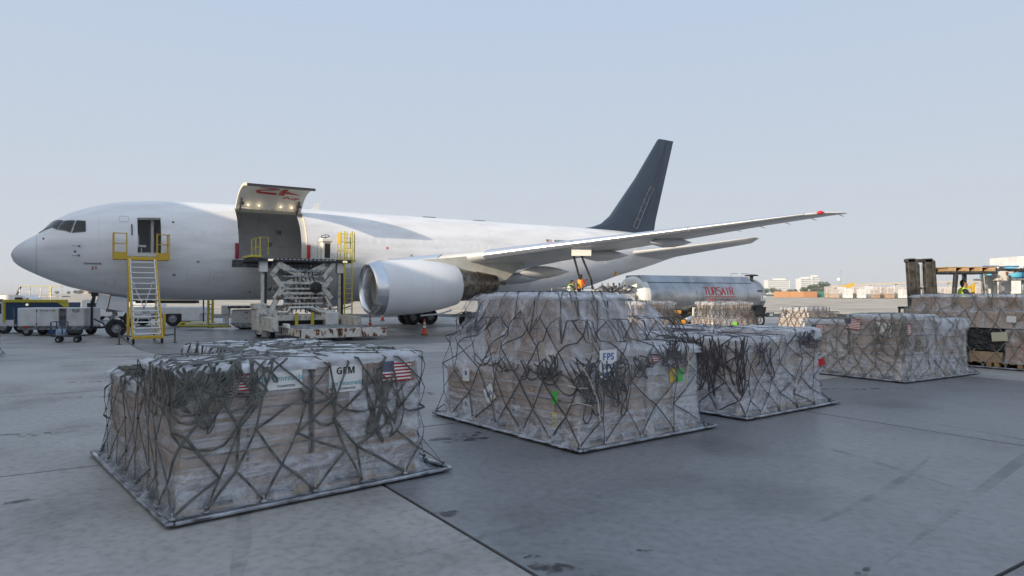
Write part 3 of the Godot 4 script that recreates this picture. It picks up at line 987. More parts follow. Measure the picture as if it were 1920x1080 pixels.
	# red emblem on the inner panel
	for poly in [[[0.24, 0.78], [0.53, 0.73], [0.56, 0.67], [0.50, 0.62], [0.30, 0.57], [0.28, 0.52], [0.54, 0.50], [0.54, 0.43], [0.25, 0.45], [0.215, 0.53], [0.25, 0.60], [0.47, 0.68], [0.24, 0.72]], [[0.60, 0.73], [0.67, 0.72], [0.65, 0.42], [0.57, 0.43]], [[0.68, 0.60], [0.92, 0.47], [0.67, 0.50]], [[0.66, 0.36], [0.72, 0.40], [0.78, 0.35], [0.76, 0.33], [0.72, 0.37], [0.67, 0.33]], [[0.80, 0.38], [0.82, 0.38], [0.81, 0.31], [0.79, 0.31]], [[0.84, 0.38], [0.92, 0.37], [0.90, 0.34], [0.87, 0.34], [0.85, 0.30], [0.83, 0.30]]]:
		var em := MB.new()
		var pv := PackedVector2Array()
		for q in poly: pv.append(Vector2(q[0], q[1]))
		var ids := Geometry2D.triangulate_polygon(pv)
		for k in range(0, ids.size(), 3):
			em.tri(dp.call(pv[ids[k]].x, pv[ids[k]].y, -0.158), dp.call(pv[ids[k + 1]].x, pv[ids[k + 1]].y, -0.158), dp.call(pv[ids[k + 2]].x, pv[ids[k + 2]].y, -0.158))
		obj("emblem", em, M.red, door)
	# --- writing on the hull
	var on_hull := func(s: float, z: float, out := 0.012) -> Transform3D:
		var q := hull(s, ang_of(s, z), out)
		var x := (hull(s + 0.1, ang_of(s + 0.1, z)) - hull(s - 0.1, ang_of(s - 0.1, z))).normalized()
		var y := (hull(s, ang_of(s, z + 0.05)) - hull(s, ang_of(s, z - 0.05))).normalized()
		return Transform3D(Basis(x, y, x.cross(y)), q)
	text_on(p, "lettering", "Operated By", 0.13, on_hull.call(3.36, 3.78, 0.02), M.ink)
	text_on(p, "lettering", "21", 0.24, on_hull.call(3.42, 3.56, 0.02), M.red)
	text_on(p, "lettering", "N999YV", 0.42, on_hull.call(32.35, 6.0), M.ink)
	var fm := MB.new()
	hull_patch(fm, [[30.9, rad_to_deg(ang_of(31, 5.85))], [31.4, rad_to_deg(ang_of(31, 5.85))], [31.4, rad_to_deg(ang_of(31, 6.15))], [30.9, rad_to_deg(ang_of(31, 6.15))]], 1, 1, 0.006)
	obj("flag", fm, M.flag, p)
	# --- fairing at the wing root
	var fa := MB.new()
	var fr2 := []
	for i in 25:
		var t := i / 24.0
		var s := lerpf(15.6, 30.0, t)
		var sw := sin(PI * pow(t, 0.75))
		var r := []
		for j in 17:
			var a := lerpf(deg_to_rad(-158), deg_to_rad(-22), j / 16.0)
			var q := hull(s, a, 0.0)
			var g := pow(maxf(sw, 0.0), 0.6)
			r.append(Vector3(s, q.y - 0.16 * g * absf(sin(a)), q.z * (0.985 + 0.175 * g * absf(cos(a)))) + Vector3(0, 0.25 * g * pow(absf(cos(a)), 3.0) - 0.012 + 0.03 * g, 0))
		fr2.append(r)
	fa.grid(fr2, false, Vector3(21, 5.5, 0))
	obj("wing_root_fairing", fa, M.belly, p)
	# --- wings
	for side in [1.0, -1.0]:
		var wn := "wing"
		var st := []
		for e in [[1.6, 16.6, 3.55, 27.8, 3.6, 0.13], [2.5, 17.23, 3.75, 27.6, 3.75, 0.13], [5.0, 18.91, 4.02, 27.5, 3.98, 0.125], [8.3, 21.12, 4.36, 27.5, 4.26, 0.115], [12.0, 23.6, 4.79, 28.81, 4.76, 0.105], [16.0, 26.28, 5.22, 30.23, 5.22, 0.10], [20.0, 28.96, 5.66, 31.65, 5.72, 0.10], [22.6, 30.70, 5.95, 32.2, 5.93, 0.10], [23.4, 31.35, 6.0, 32.2, 5.96, 0.10], [23.8, 31.9, 5.98, 32.25, 5.96, 0.10]]:
			st.append([Vector3(e[1], e[2], e[0] * side), Vector3(e[3], e[4], e[0] * side), e[5] * 0.9])
		var w := MB.new()
		foil(w, st, 0.11)
		var wo := obj(wn, w, M.wing, p)
		# bright leading edge slat, set just ahead of the wing skin
		for seg in [[3.4, 6.6], [9.0, 13.2], [13.25, 18.2], [18.25, 22.6]]:
			var lm := MB.new()
			var rows2 := []
			for k in 7:
				var l: float = lerpf(seg[0], seg[1], k / 6.0)
				var le := Vector3.ZERO
				var te := Vector3.ZERO
				var th := 0.1
				for q in st.size() - 1:
					var z0: float = absf(st[q][0].z)
					var z1: float = absf(st[q + 1][0].z)
					if l >= z0 and l <= z1:
						var t := (l - z0) / (z1 - z0)
						le = st[q][0].lerp(st[q + 1][0], t)
						te = st[q][1].lerp(st[q + 1][1], t)
						th = lerpf(st[q][2], st[q + 1][2], t)
				var ch := te - le
				var tk := ch.length() * th
				var r := []
				for q in [[0.10, 0.47], [0.05, 0.43], [0.012, 0.24], [-0.002, 0.0], [0.008, -0.2], [0.03, -0.36]]:
					r.append(le + ch * q[0] + Vector3(-0.035, q[1] * tk * 1.08, 0))
				rows2.append(r)
			lm.grid(rows2)
			obj("slat", lm, M.wing_edge, wo)
		# trailing edge flap track fairings
		for f in [[4.6, 24.9, 3.15, 4.2, 0.30], [8.9, 24.1, 3.42, 3.6, 0.30], [12.2, 25.9, 4.32, 3.6, 0.26], [16.2, 27.2, 4.86, 3.1, 0.22]]:
			var q := MB.new()
			var ln: float = f[3]
			q.lathe(Vector3(f[1], f[2] + 0.05, f[0] * side), Vector3(1, 0.04, 0), [[0.0, 0.01], [ln * 0.1, f[4] * 0.55], [ln * 0.3, f[4]], [ln * 0.55, f[4] * 0.95], [ln * 0.8, f[4] * 0.55], [ln, 0.01]], 16, 1.25)
			obj("flap_fairing", q, M.wing, wo)
		# flap seams on the underside
		var tipm := MB.new()
		tipm.lathe(Vector3(31.05, 6.0, 23.15 * side), Vector3(0.75, 0, 0.66 * side), [[-0.14, 0.01], [-0.08, 0.07], [0.05, 0.09], [0.2, 0.01]], 10)
		obj("position_light", tipm, M.red, wo)
		for k in 5:
			var wk := MB.new()
			var l := 18.5 + k * 1.15
			var s := 30.94 + (l - 18.0) * 0.355
			wk.cyl(Vector3(s - 0.05, 5.5 + (l - 18.0) * 0.1, l * side), Vector3(s + 0.35, 5.44 + (l - 18.0) * 0.1, l * side), 0.018, 0.01, 5)
			obj("static_wick", wk, M.hub, wo)
	# refuelling panel hanging open under the port wing
	var pan := MB.new()
	pan.box(Transform3D(Basis(Vector3(0.80, 0.0, 0.6), Vector3(-0.06, 1, 0.08).normalized(), Vector3(-0.6, 0.0, 0.80)), Vector3(25.15, 4.52, 13.2)), Vector3(1.05, 0.46, 0.05), 0.01)
	obj("fuel_panel", pan, M.pale, p)
	# --- engines
	for side in [1.0, -1.0]:
		var en := Node3D.new()
		en.name = "engine"
		p.add_child(en, true)
		var o := Vector3(15.25, 2.53, 7.9 * side)
		var ax := Vector3(1, 0.045, 0)
		var lip := MB.new()
		lip.lathe(o, ax, [[0.62, 1.06], [0.30, 1.09], [0.10, 1.14], [0.02, 1.20], [0.0, 1.24], [0.03, 1.285], [0.14, 1.345], [0.38, 1.40], [0.62, 1.43]], 56)
		obj("inlet_lip", lip, M.lip, en)
		var na := MB.new()
		na.lathe(o, ax, [[0.62, 1.432], [1.0, 1.455], [1.6, 1.465], [2.4, 1.46], [3.2, 1.42], [4.0, 1.33], [4.6, 1.22], [5.1, 1.10], [5.12, 1.06], [4.7, 1.05]], 56)
		obj("cowling", na, M.nacelle, en)
		for q in [[1.9, 1.466], [3.05, 1.432], [0.64, 1.436]]:
			var sm := MB.new()
			sm.lathe(o, ax, [[q[0], q[1] - 0.003], [q[0] + 0.006, q[1] + 0.004], [q[0] + 0.018, q[1] + 0.004], [q[0] + 0.024, q[1] - 0.006]], 56)
			obj("cowl_seam", sm, M.plug, en)
		var du := MB.new()
		du.lathe(o, ax, [[0.62, 1.06], [1.1, 1.09], [1.6, 1.12], [1.75, 1.12]], 48)
		obj("inlet_duct", du, M.duct, en)
		var hubm := MB.new()
		hubm.lathe(o, ax, [[1.0, 0.005], [1.1, 0.10], [1.3, 0.22], [1.55, 0.32], [1.9, 0.36]], 24)
		obj("spinner", hubm, M.duct, en)
		var back := MB.new()
		back.cyl(o + ax * 1.92, o + ax * 1.95, 1.1, 1.1, 32)
		obj("fan_case", back, M.black, en)
		for k in 34:
			var t := TAU * k / 34.0
			var rd := Vector3(0, cos(t), sin(t))
			var tg := Vector3(0, -sin(t), cos(t))
			var bm := MB.new()
			bm.quad(o + ax * 1.6 + rd * 0.33, o + ax * 1.82 + rd * 0.33 + tg * 0.05, o + ax * 1.72 + rd * 1.10 + tg * 0.16, o + ax * 1.6 + rd * 1.10)
			obj("fan_blade", bm, M.blade, en)
		var co := MB.new()
		co.lathe(o, ax, [[4.6, 0.98], [5.2, 0.93], [5.9, 0.82], [6.42, 0.73]], 40)
		obj("core_cowl", co, M.hot, en)
		var nz := MB.new()
		nz.lathe(o, ax, [[6.40, 0.75], [6.46, 0.76], [7.0, 0.66], [7.75, 0.52], [7.76, 0.49], [7.2, 0.48]], 40)
		obj("exhaust_nozzle", nz, M.hot2, en)
		var pl := MB.new()
		pl.lathe(o, ax, [[7.0, 0.46], [7.5, 0.34], [8.0, 0.1], [8.06, 0.005]], 24)
		obj("exhaust_plug", pl, M.hot2, en)
		var st := MB.new()
		st.tube([o + Vector3(3.1, -1.44, -0.1), o + Vector3(4.3, -1.36, -0.1), o + Vector3(5.0, -1.17, -0.1)], 0.05, 6)
		obj("drain_strake", st, M.nacelle, en)
		# pylon
		var poly := PackedVector2Array()
		for q in [[17.4, 3.96], [18.6, 4.14], [19.97, 4.26], [22.0, 4.5], [24.9, 4.3], [24.9, 3.95], [24.2, 3.5], [23.66, 3.08], [22.5, 2.88], [21.4, 3.15], [20.4, 3.4], [19.0, 3.75], [17.6, 3.92]]: poly.append(Vector2(q[0], q[1]))
		var py := MB.new()
		py.prism(Transform3D(Basis(), Vector3(0, 0, 7.9 * side - 0.24)), poly, 0.48)
		obj("pylon", py, M.pylon, en)
		var ps := MB.new()
		ps.bx(Vector3(23.1, 2.86, 7.9 * side), Vector3(1.25, 0.14, 0.42), 0.03)
		obj("heat_shield", ps, M.hot2, en)
	# --- tail
	var fin := MB.new()
	var side_up := Vector3(0, 0, 1)
	foil(fin, [[Vector3(35.7, 7.33, 0), Vector3(43.9, 6.9, 0), 0.04, side_up], [Vector3(36.9, 7.52, 0), Vector3(43.8, 7.2, 0), 0.06, side_up], [Vector3(37.9, 7.85, 0), Vector3(43.8, 7.6, 0), 0.075, side_up], [Vector3(38.8, 8.5, 0), Vector3(43.95, 8.4, 0), 0.09, side_up], [Vector3(41.6, 11.8, 0), Vector3(45.0, 11.8, 0), 0.09, side_up], [Vector3(44.2, 15.32, 0), Vector3(46.1, 15.36, 0), 0.085, side_up], [Vector3(44.4, 15.42, 0), Vector3(46.12, 15.42, 0), 0.05, side_up]], 0.09)
	var fo := obj("tail_fin", fin, M.fin, p)
	var rud := MB.new()
	for k in 2: rud.tube([Vector3(42.5, 7.4, 0.24 - k * 0.48), Vector3(43.7, 11.4, 0.15 - k * 0.3), Vector3(45.2, 15.3, 0.07 - k * 0.14)], 0.016, 5)
	obj("rudder_seam", rud, M.ink, fo)
	var lad := MB.new()
	for pr2 in [[[41.55, 7.6], [42.45, 9.2], [43.1, 10.4], [43.55, 11.0]], [[41.15, 7.75], [42.0, 9.3], [42.75, 10.6], [43.2, 11.25]]]:
		var ln2 := []
		for q in pr2: ln2.append(Vector3(q[0], q[1], 0.31 - (q[1] - 7.6) * 0.024))
		lad.tube(ln2, 0.014, 4)
	for k in 6:
		var t := k / 5.0
		lad.tube([Vector3(lerpf(41.15, 43.2, t), lerpf(7.75, 11.25, t), 0.31 - t * 0.085), Vector3(lerpf(41.55, 43.55, t), lerpf(7.6, 11.0, t), 0.31 - t * 0.085)], 0.014, 4)
	obj("paint_outline", lad, M.steel, fo)
	for side in [1.0, -1.0]:
		var sb := MB.new()
		foil(sb, [[Vector3(38.6, 5.45, 0.9 * side), Vector3(44.0, 5.1, 0.9 * side), 0.085], [Vector3(39.4, 5.52, 2.2 * side), Vector3(43.6, 5.22, 2.2 * side), 0.085], [Vector3(42.6, 6.02, 6.0 * side), Vector3(44.3, 5.68, 6.0 * side), 0.085], [Vector3(44.3, 6.36, 8.7 * side), Vector3(45.2, 6.05, 8.7 * side), 0.085], [Vector3(44.9, 6.45, 9.2 * side), Vector3(45.35, 6.4, 9.25 * side), 0.08]], 0.085)
		obj("stabilizer", sb, M.wing, p)
	# --- landing gear
	var ng := Node3D.new()
	ng.name = "nose_gear"
	p.add_child(ng)
	var s1 := MB.new()
	s1.cyl(Vector3(4.44, 1.1, 0), Vector3(4.3, 2.5, 0), 0.12)
	s1.tube([Vector3(4.4, 1.3, 0), Vector3(4.9, 1.75, 0), Vector3(5.3, 2.3, 0)], 0.06, 6)
	s1.beam(Vector3(4.30, 1.15, 0), Vector3(4.15, 0.62, 0), 0.1, 0.1)
	s1.bx(Vector3(4.15, 1.45, 0.12), Vector3(0.28, 0.24, 0.24), 0.03)
	obj("strut", s1, M.strut, ng)
	var s2 := MB.new()
	s2.cyl(Vector3(4.47, 0.5, 0), Vector3(4.44, 1.15, 0), 0.075)
	s2.cyl(Vector3(4.47, 0.47, -0.4), Vector3(4.47, 0.47, 0.4), 0.06)
	obj("piston", s2, M.chrome, ng)
	for z in [-0.31, 0.31]: wheel("wheel", ng, Vector3(4.47, 0.47, z), Vector3(0, 0, 1), 0.47, 0.34, 0.22)
	for z in [-0.55, 0.62]:
		var dm := MB.new()
		dm.box(Transform3D(Basis(Vector3(1, -0.19, 0).normalized(), Vector3(0.19, 1, 0).normalized(), Vector3(0, 0, 1)), Vector3(4.3, 1.80, z)), Vector3(1.35, 0.70, 0.04), 0.01)
		var dn := obj("gear_door", dm, M.skin, ng)
		var rs := MB.new()
		rs.box(Transform3D(Basis(Vector3(1, -0.19, 0).normalized(), Vector3(0.19, 1, 0).normalized(), Vector3(0, 0, 1)), Vector3(4.13, 1.83, z)), Vector3(0.05, 0.704, 0.05))
		obj("stripe", rs, M.maroon, dn)
	for side in [1.0, -1.0]:
		var mg := Node3D.new()
		mg.name = "main_gear"
		p.add_child(mg, true)
		var c0 := Vector3(24.13, 0.585, 4.65 * side)
		var q := MB.new()
		q.cyl(c0 + Vector3(0, 0.1, 0), c0 + Vector3(-0.1, 1.0, 0), 0.13)
		q.cyl(c0 + Vector3(-0.1, 0.9, 0), c0 + Vector3(-0.25, 3.4, 0), 0.19)
		q.beam(c0 + Vector3(-0.72, 0, 0), c0 + Vector3(0.72, 0, 0), 0.2, 0.24, 0.04)
		q.tube([c0 + Vector3(-0.1, 1.3, 0), c0 + Vector3(0.1, 2.4, -1.3 * side)], 0.09, 7)
		q.tube([c0 + Vector3(-0.15, 1.2, 0.1), c0 + Vector3(-0.45, 0.6, 0.1), c0 + Vector3(-0.15, 0.3, 0.1)], 0.05, 6)
		for e in [-0.71, 0.71]: q.cyl(c0 + Vector3(e, 0, -0.6), c0 + Vector3(e, 0, 0.6), 0.09)
		obj("strut", q, M.strut, mg)
		for e in [-0.71, 0.71]:
			for z in [-0.57, 0.57]: wheel("wheel", mg, c0 + Vector3(e, 0, z), Vector3(0, 0, 1), 0.585, 0.44, 0.27)
		var dm := MB.new()
		dm.box(Transform3D(Basis(Vector3(1, 0, 0), Vector3(0, 1, 0.12).normalized(), Vector3(0, -0.12, 1).normalized()), c0 + Vector3(-0.15, 2.0, 0.42 * side)), Vector3(1.0, 1.5, 0.05), 0.01)
		obj("gear_door", dm, M.flap, mg)
	# antennas along the crown
	for s in [22.7, 26.6]:
		var am := MB.new()
		am.bx(Vector3(s, 7.42, 0), Vector3(0.9, 0.04, 0.35), 0.015)
		obj("antenna", am, M.hub, p)
	var va := MB.new()
	va.prism(Transform3D(Basis(), Vector3(0, 0, -0.02)), PackedVector2Array([Vector2(14.7, 7.36), Vector2(15.2, 7.36), Vector2(15.3, 7.85), Vector2(15.15, 7.85)]), 0.04)
	obj("antenna", va, M.pale, p)
# ---------------------------------------------------------------- pallets, wrapped loads and nets
# A load's frame: x along the pallet's front face, z towards the near corner, y up from the pallet.
class Load:
	var blocks := []       # AABB
	var lo := Vector3.INF
	var hi := -Vector3.INF
	var centre := Vector3.ZERO
	func add(a: AABB) -> void:
		blocks.append(a)
		lo = lo.min(a.position)
		hi = hi.max(a.end)
		centre = Vector3((lo.x + hi.x) * 0.5, 0.25, (lo.z + hi.z) * 0.5)
	func per() -> float:
		return 2.0 * (hi.x - lo.x + hi.z - lo.z)
	func rim(t: float, grow := 0.0) -> Vector3:    # round the outline from the near corner along the front face
		var w := hi.x - lo.x
		var d := hi.z - lo.z
		var s := fposmod(t, 1.0) * 2.0 * (w + d)
		if s < w: return Vector3(lo.x + s - grow + 2.0 * grow * s / w, 0, hi.z + grow)
		s -= w
		if s < d: return Vector3(hi.x + grow, 0, hi.z + grow - (d + 2.0 * grow) * s / d)
		s -= d
		if s < w: return Vector3(hi.x + grow - (w + 2.0 * grow) * s / w, 0, lo.z - grow)
		s -= w
		return Vector3(lo.x - grow, 0, lo.z - grow + (d + 2.0 * grow) * s / d)
	func nrm(p: Vector3) -> Vector3:
		var h := (hi - lo) * 0.5
		var q := (p - (lo + hi) * 0.5) / h
		q.y *= 0.96
		var r := Vector3(signf(q.x) * pow(absf(q.x), 8.0), maxf(q.y, 0.0) ** 8.0, signf(q.z) * pow(absf(q.z), 8.0))
		return r.normalized() if r.length() > 1e-5 else Vector3.UP
	func surf(t: float, w: float, off := 0.03) -> Vector3:   # w 0..1 up the sides, 1..2 in over the top
		var r := rim(t)
		var q: Vector3
		if w <= 1.0: q = Vector3(r.x, lerpf(0.02, hi.y, w), r.z)
		else: q = Vector3(lerpf(r.x, centre.x, w - 1.0), hi.y, lerpf(r.z, centre.z, w - 1.0))
		var o := Vector3(centre.x, minf(q.y * 0.9, 0.5), centre.z)
		if w > 1.0: o = Vector3(q.x * 0.98 + centre.x * 0.02, 0.3, q.z * 0.98 + centre.z * 0.02)
		var d := q - o
		var best := 0.0
		for b in blocks:
			var t0 := 0.0
			var t1 := 1.05
			var ok := true
			for k in 3:
				var l: float = b.position[k] - off
				var h: float = b.end[k] + off
				if absf(d[k]) < 1e-5:
					if o[k] < l or o[k] > h: ok = false
				else:
					var u: float = (l - o[k]) / d[k]
					var v: float = (h - o[k]) / d[k]
					t0 = maxf(t0, minf(u, v))
					t1 = minf(t1, maxf(u, v))
			if ok and t1 > t0: best = maxf(best, t1)
		return o + d * best

func unit_box(key: String, ch: float) -> ArrayMesh:
	if not M.has(key):
		var b := MB.new()
		b.bx(Vector3.ZERO, Vector3.ONE, ch)
		M[key] = b.mesh(M.card0)
	return M[key]

func pallet(label: String, c: Vector3, yaw: float, w: float, d: float) -> Node3D:
	var p := thing("cargo_pallet", label, "pallet", c, yaw, "aluminium air cargo pallets")
	var s := MB.new()
	s.bx(Vector3(0, 0.016, 0), Vector3(w - 0.13, 0.022, d - 0.13))
	obj("sheet", s, M.alu_floor, p)
	for e in [[Vector3(0, 0.038, d * 0.5 - 0.035), Vector3(w - 0.14, 0.032, 0.07)], [Vector3(0, 0.038, -d * 0.5 + 0.035), Vector3(w - 0.14, 0.032, 0.07)], [Vector3(w * 0.5 - 0.035, 0.038, 0), Vector3(0.07, 0.032, d - 0.14)], [Vector3(-w * 0.5 + 0.035, 0.038, 0), Vector3(0.07, 0.032, d - 0.14)]]:
		var r := MB.new()
		r.bx(e[0], e[1], 0.009)
		var rm := obj("rim", r, M.alu, p)
		var g := MB.new()
		var in_: Vector3 = -e[0].normalized() * Vector3(1, 0, 1)
		g.bx(e[0] + in_ * 0.012 + Vector3(0, 0.0165, 0), Vector3(e[1].x * 0.98 if e[1].x > 0.2 else 0.012, 0.003, e[1].z * 0.98 if e[1].z > 0.2 else 0.012))
		obj("track", g, M.hub, rm)
	for x in [-1.0, 1.0]:
		for z in [-1.0, 1.0]:
			var k := MB.new()
			k.bx(Vector3(x * (w * 0.5 - 0.037), 0.039, z * (d * 0.5 - 0.037)), Vector3(0.072, 0.036, 0.072), 0.016)
			obj("corner", k, M.alu, p)
	return p

func wood_pallet(parent: Node3D, x0: float, x1: float, z0: float, z1: float, y: float) -> void:
	var o := Node3D.new()
	o.name = "wood_pallet"
	parent.add_child(o, true)
	var um := unit_box("ubox_wood", 0.0)
	var w := x1 - x0
	var d := z1 - z0
	for k in 3:
		put("board", um, o, Transform3D(Basis.from_scale(Vector3(w, 0.02, 0.11)), Vector3((x0 + x1) * 0.5, y + 0.01, z0 + 0.06 + k * (d - 0.12) * 0.5)), M.wood)
	for k in 3:
		for j in 3:
			put("block", um, o, Transform3D(Basis.from_scale(Vector3(0.14, 0.085, 0.105)), Vector3(x0 + 0.075 + k * (w - 0.15) * 0.5, y + 0.0625, z0 + 0.062 + j * (d - 0.124) * 0.5)), M.wood)
	for k in 7:
		put("board", um, o, Transform3D(Basis.from_scale(Vector3(w, 0.02, 0.10)), Vector3((x0 + x1) * 0.5, y + 0.115, z0 + 0.052 + k * (d - 0.104) / 6.0)), M.wood)

# cartons filling a block; only those that touch an outer face are built
func cartons(parent: Node3D, a: AABB, n: Vector3i, tones: Array, slack := 0.012) -> void:
	var um := unit_box("ubox_card", 0.012)
	var c := a.size / Vector3(n)
	for i in n.x:
		for j in n.y:
			for k in n.z:
				if i > 0 and i < n.x - 1 and k > 0 and k < n.z - 1 and j < n.y - 1: continue
				var s := c - Vector3.ONE * slack - Vector3(rng.randf() * 0.02, rng.randf() * 0.008, rng.randf() * 0.02)
				var q := a.position + c * (Vector3(i, j, k) + Vector3.ONE * 0.5)
				var bs := Basis(Vector3.UP, rng.randf_range(-0.018, 0.018)) * Basis.from_scale(s)
				put("carton", um, parent, Transform3D(bs, Vector3(q.x, q.y - (c.y - s.y) * 0.5, q.z)), M["card%d" % tones[rng.randi() % tones.size()]])

# a film shell round a block; flare widens its hem, folds sets how strongly it creases
func film(parent: Node3D, a: AABB, m: Material, seed_: int, inflate := 0.022, flare := 0.05, folds := 0.014, diag := 0.0, top := true, hem := 0.0) -> void:
	var f := FastNoiseLite.new()
	f.seed = seed_
	f.frequency = 1.0
	f.fractal_octaves = 4
	var ld := Load.new()
	ld.add(a)
	var n := 150
	var lv := 22
	var rows := []
	var cx := a.get_center()
	for i in lv + 1:
		var w := i / float(lv)
		var r := []
		for k in n + 1:
			var t := k / float(n)
			var q := ld.rim(t)
			# rounded corners
			var dx := absf(q.x - cx.x) - (a.size.x * 0.5 - 0.09)
			var dz := absf(q.z - cx.z) - (a.size.z * 0.5 - 0.09)
			if dx > 0.0 and dz > 0.0:
				var v := Vector2(dx, dz).normalized() * 0.09
				q.x = cx.x + signf(q.x - cx.x) * (a.size.x * 0.5 - 0.09 + v.x * 1.15)
				q.z = cx.z + signf(q.z - cx.z) * (a.size.z * 0.5 - 0.09 + v.y * 1.15)
			var s := t * ld.per()
			var out := inflate + flare * pow(1.0 - w, 5.0)
			var y := a.position.y - hem * 0.0 + a.size.y * w
			if i == 0: y -= hem * (0.4 + 0.6 * absf(f.get_noise_2d(s * 3.0, 9.0)))
			out += folds * (f.get_noise_3d(s * 2.2 + diag * y * 3.0, y * 3.4, 1.0) + 0.7 * f.get_noise_3d(s * 9.0 + diag * y * 12.0, y * 5.0, 4.0))
			out += folds * 2.5 * pow(1.0 - w, 4.0) * f.get_noise_2d(s * 7.0, 3.0)
			if w > 0.93: out -= 0.05 * pow((w - 0.93) / 0.07, 2.0)
			var dir := Vector3(q.x - cx.x, 0, q.z - cx.z)
			dir = Vector3(signf(dir.x) if a.size.x * 0.5 - absf(dir.x) < 0.1 else 0.0, 0, signf(dir.z) if a.size.z * 0.5 - absf(dir.z) < 0.1 else 0.0)
			if dir == Vector3.ZERO: dir = Vector3(0, 0, 1)
			r.append(Vector3(q.x, y + (0.012 if w == 1.0 else 0.0), q.z) + dir.normalized() * maxf(out, 0.006))
		rows.append(r)
	if top:
		for i in range(1, 7):
			var w := i / 6.0
			var r := []
			for k in n + 1:
				var e: Vector3 = rows[lv][k]
				var q := Vector3(lerpf(e.x, cx.x, w), 0, lerpf(e.z, cx.z, w))
				r.append(Vector3(q.x, a.end.y + 0.018 + 0.9 * folds * (f.get_noise_2d(q.x * 5.0, q.z * 5.0) + 0.8), q.z))
			rows.append(r)
	var b := MB.new()
	b.grid(rows, false, cx)
	obj("plastic_film", b, m, parent)
	if m != M.film_black:
		var g := MB.new()
		for i in rows.size():
			for k in rows[i].size():
				var q: Vector3 = rows[i][k] - cx
				rows[i][k] += Vector3(q.x, 0.3 if i > lv else 0.0, q.z).normalized() * 0.006
		g.grid(rows, false, cx)
		obj("gloss_film", g, M.gloss_film, parent)

# a loose sheet lying over the top edges of a block
func top_sheet(parent: Node3D, a: AABB, m: Material, seed_: int, drop := 0.18, lump := 0.03) -> void:
	var f := FastNoiseLite.new()
	f.seed = seed_
	f.frequency = 1.0
	f.fractal_octaves = 4
	var rows := []
	var n := 60
	var cx := a.get_center()
	for i in n + 1:
		var r := []
		for j in n + 1:
			var u := (i / float(n) - 0.5) * (a.size.x + 2.0 * drop)
			var w := (j / float(n) - 0.5) * (a.size.z + 2.0 * drop)
			var ex := maxf(absf(u) - a.size.x * 0.5, 0.0)
			var ez := maxf(absf(w) - a.size.z * 0.5, 0.0)
			var e := maxf(ex, ez) * (0.85 + 0.3 * f.get_noise_2d(u * 1.4 + 7.0, w * 1.4))
			var q := Vector3(clampf(u, -a.size.x * 0.5, a.size.x * 0.5), 0, clampf(w, -a.size.z * 0.5, a.size.z * 0.5))
			var o := 0.045 + 0.010 * f.get_noise_2d(u * 4.0, w * 4.0)
			var up := 0.03 + 0.5 * lump * (f.get_noise_2d(u * 1.6, w * 1.6) + 0.5) + 0.5 * lump * (0.5 - absf(f.get_noise_2d(u * 3.0 + w * 1.5, w * 3.0 - u)) * 1.6)
			r.append(Vector3(cx.x + q.x + (signf(u) * o if ex > 0.0 else 0.0), a.end.y + maxf(up, 0.02) - e - (0.02 if ex + ez > 0.0 else 0.0), cx.z + q.z + (signf(w) * o if ez > 0.0 else 0.0)))
		rows.append(r)
	var b := MB.new()
	b.grid(rows, false, cx)
	obj("plastic_sheet", b, m, parent)

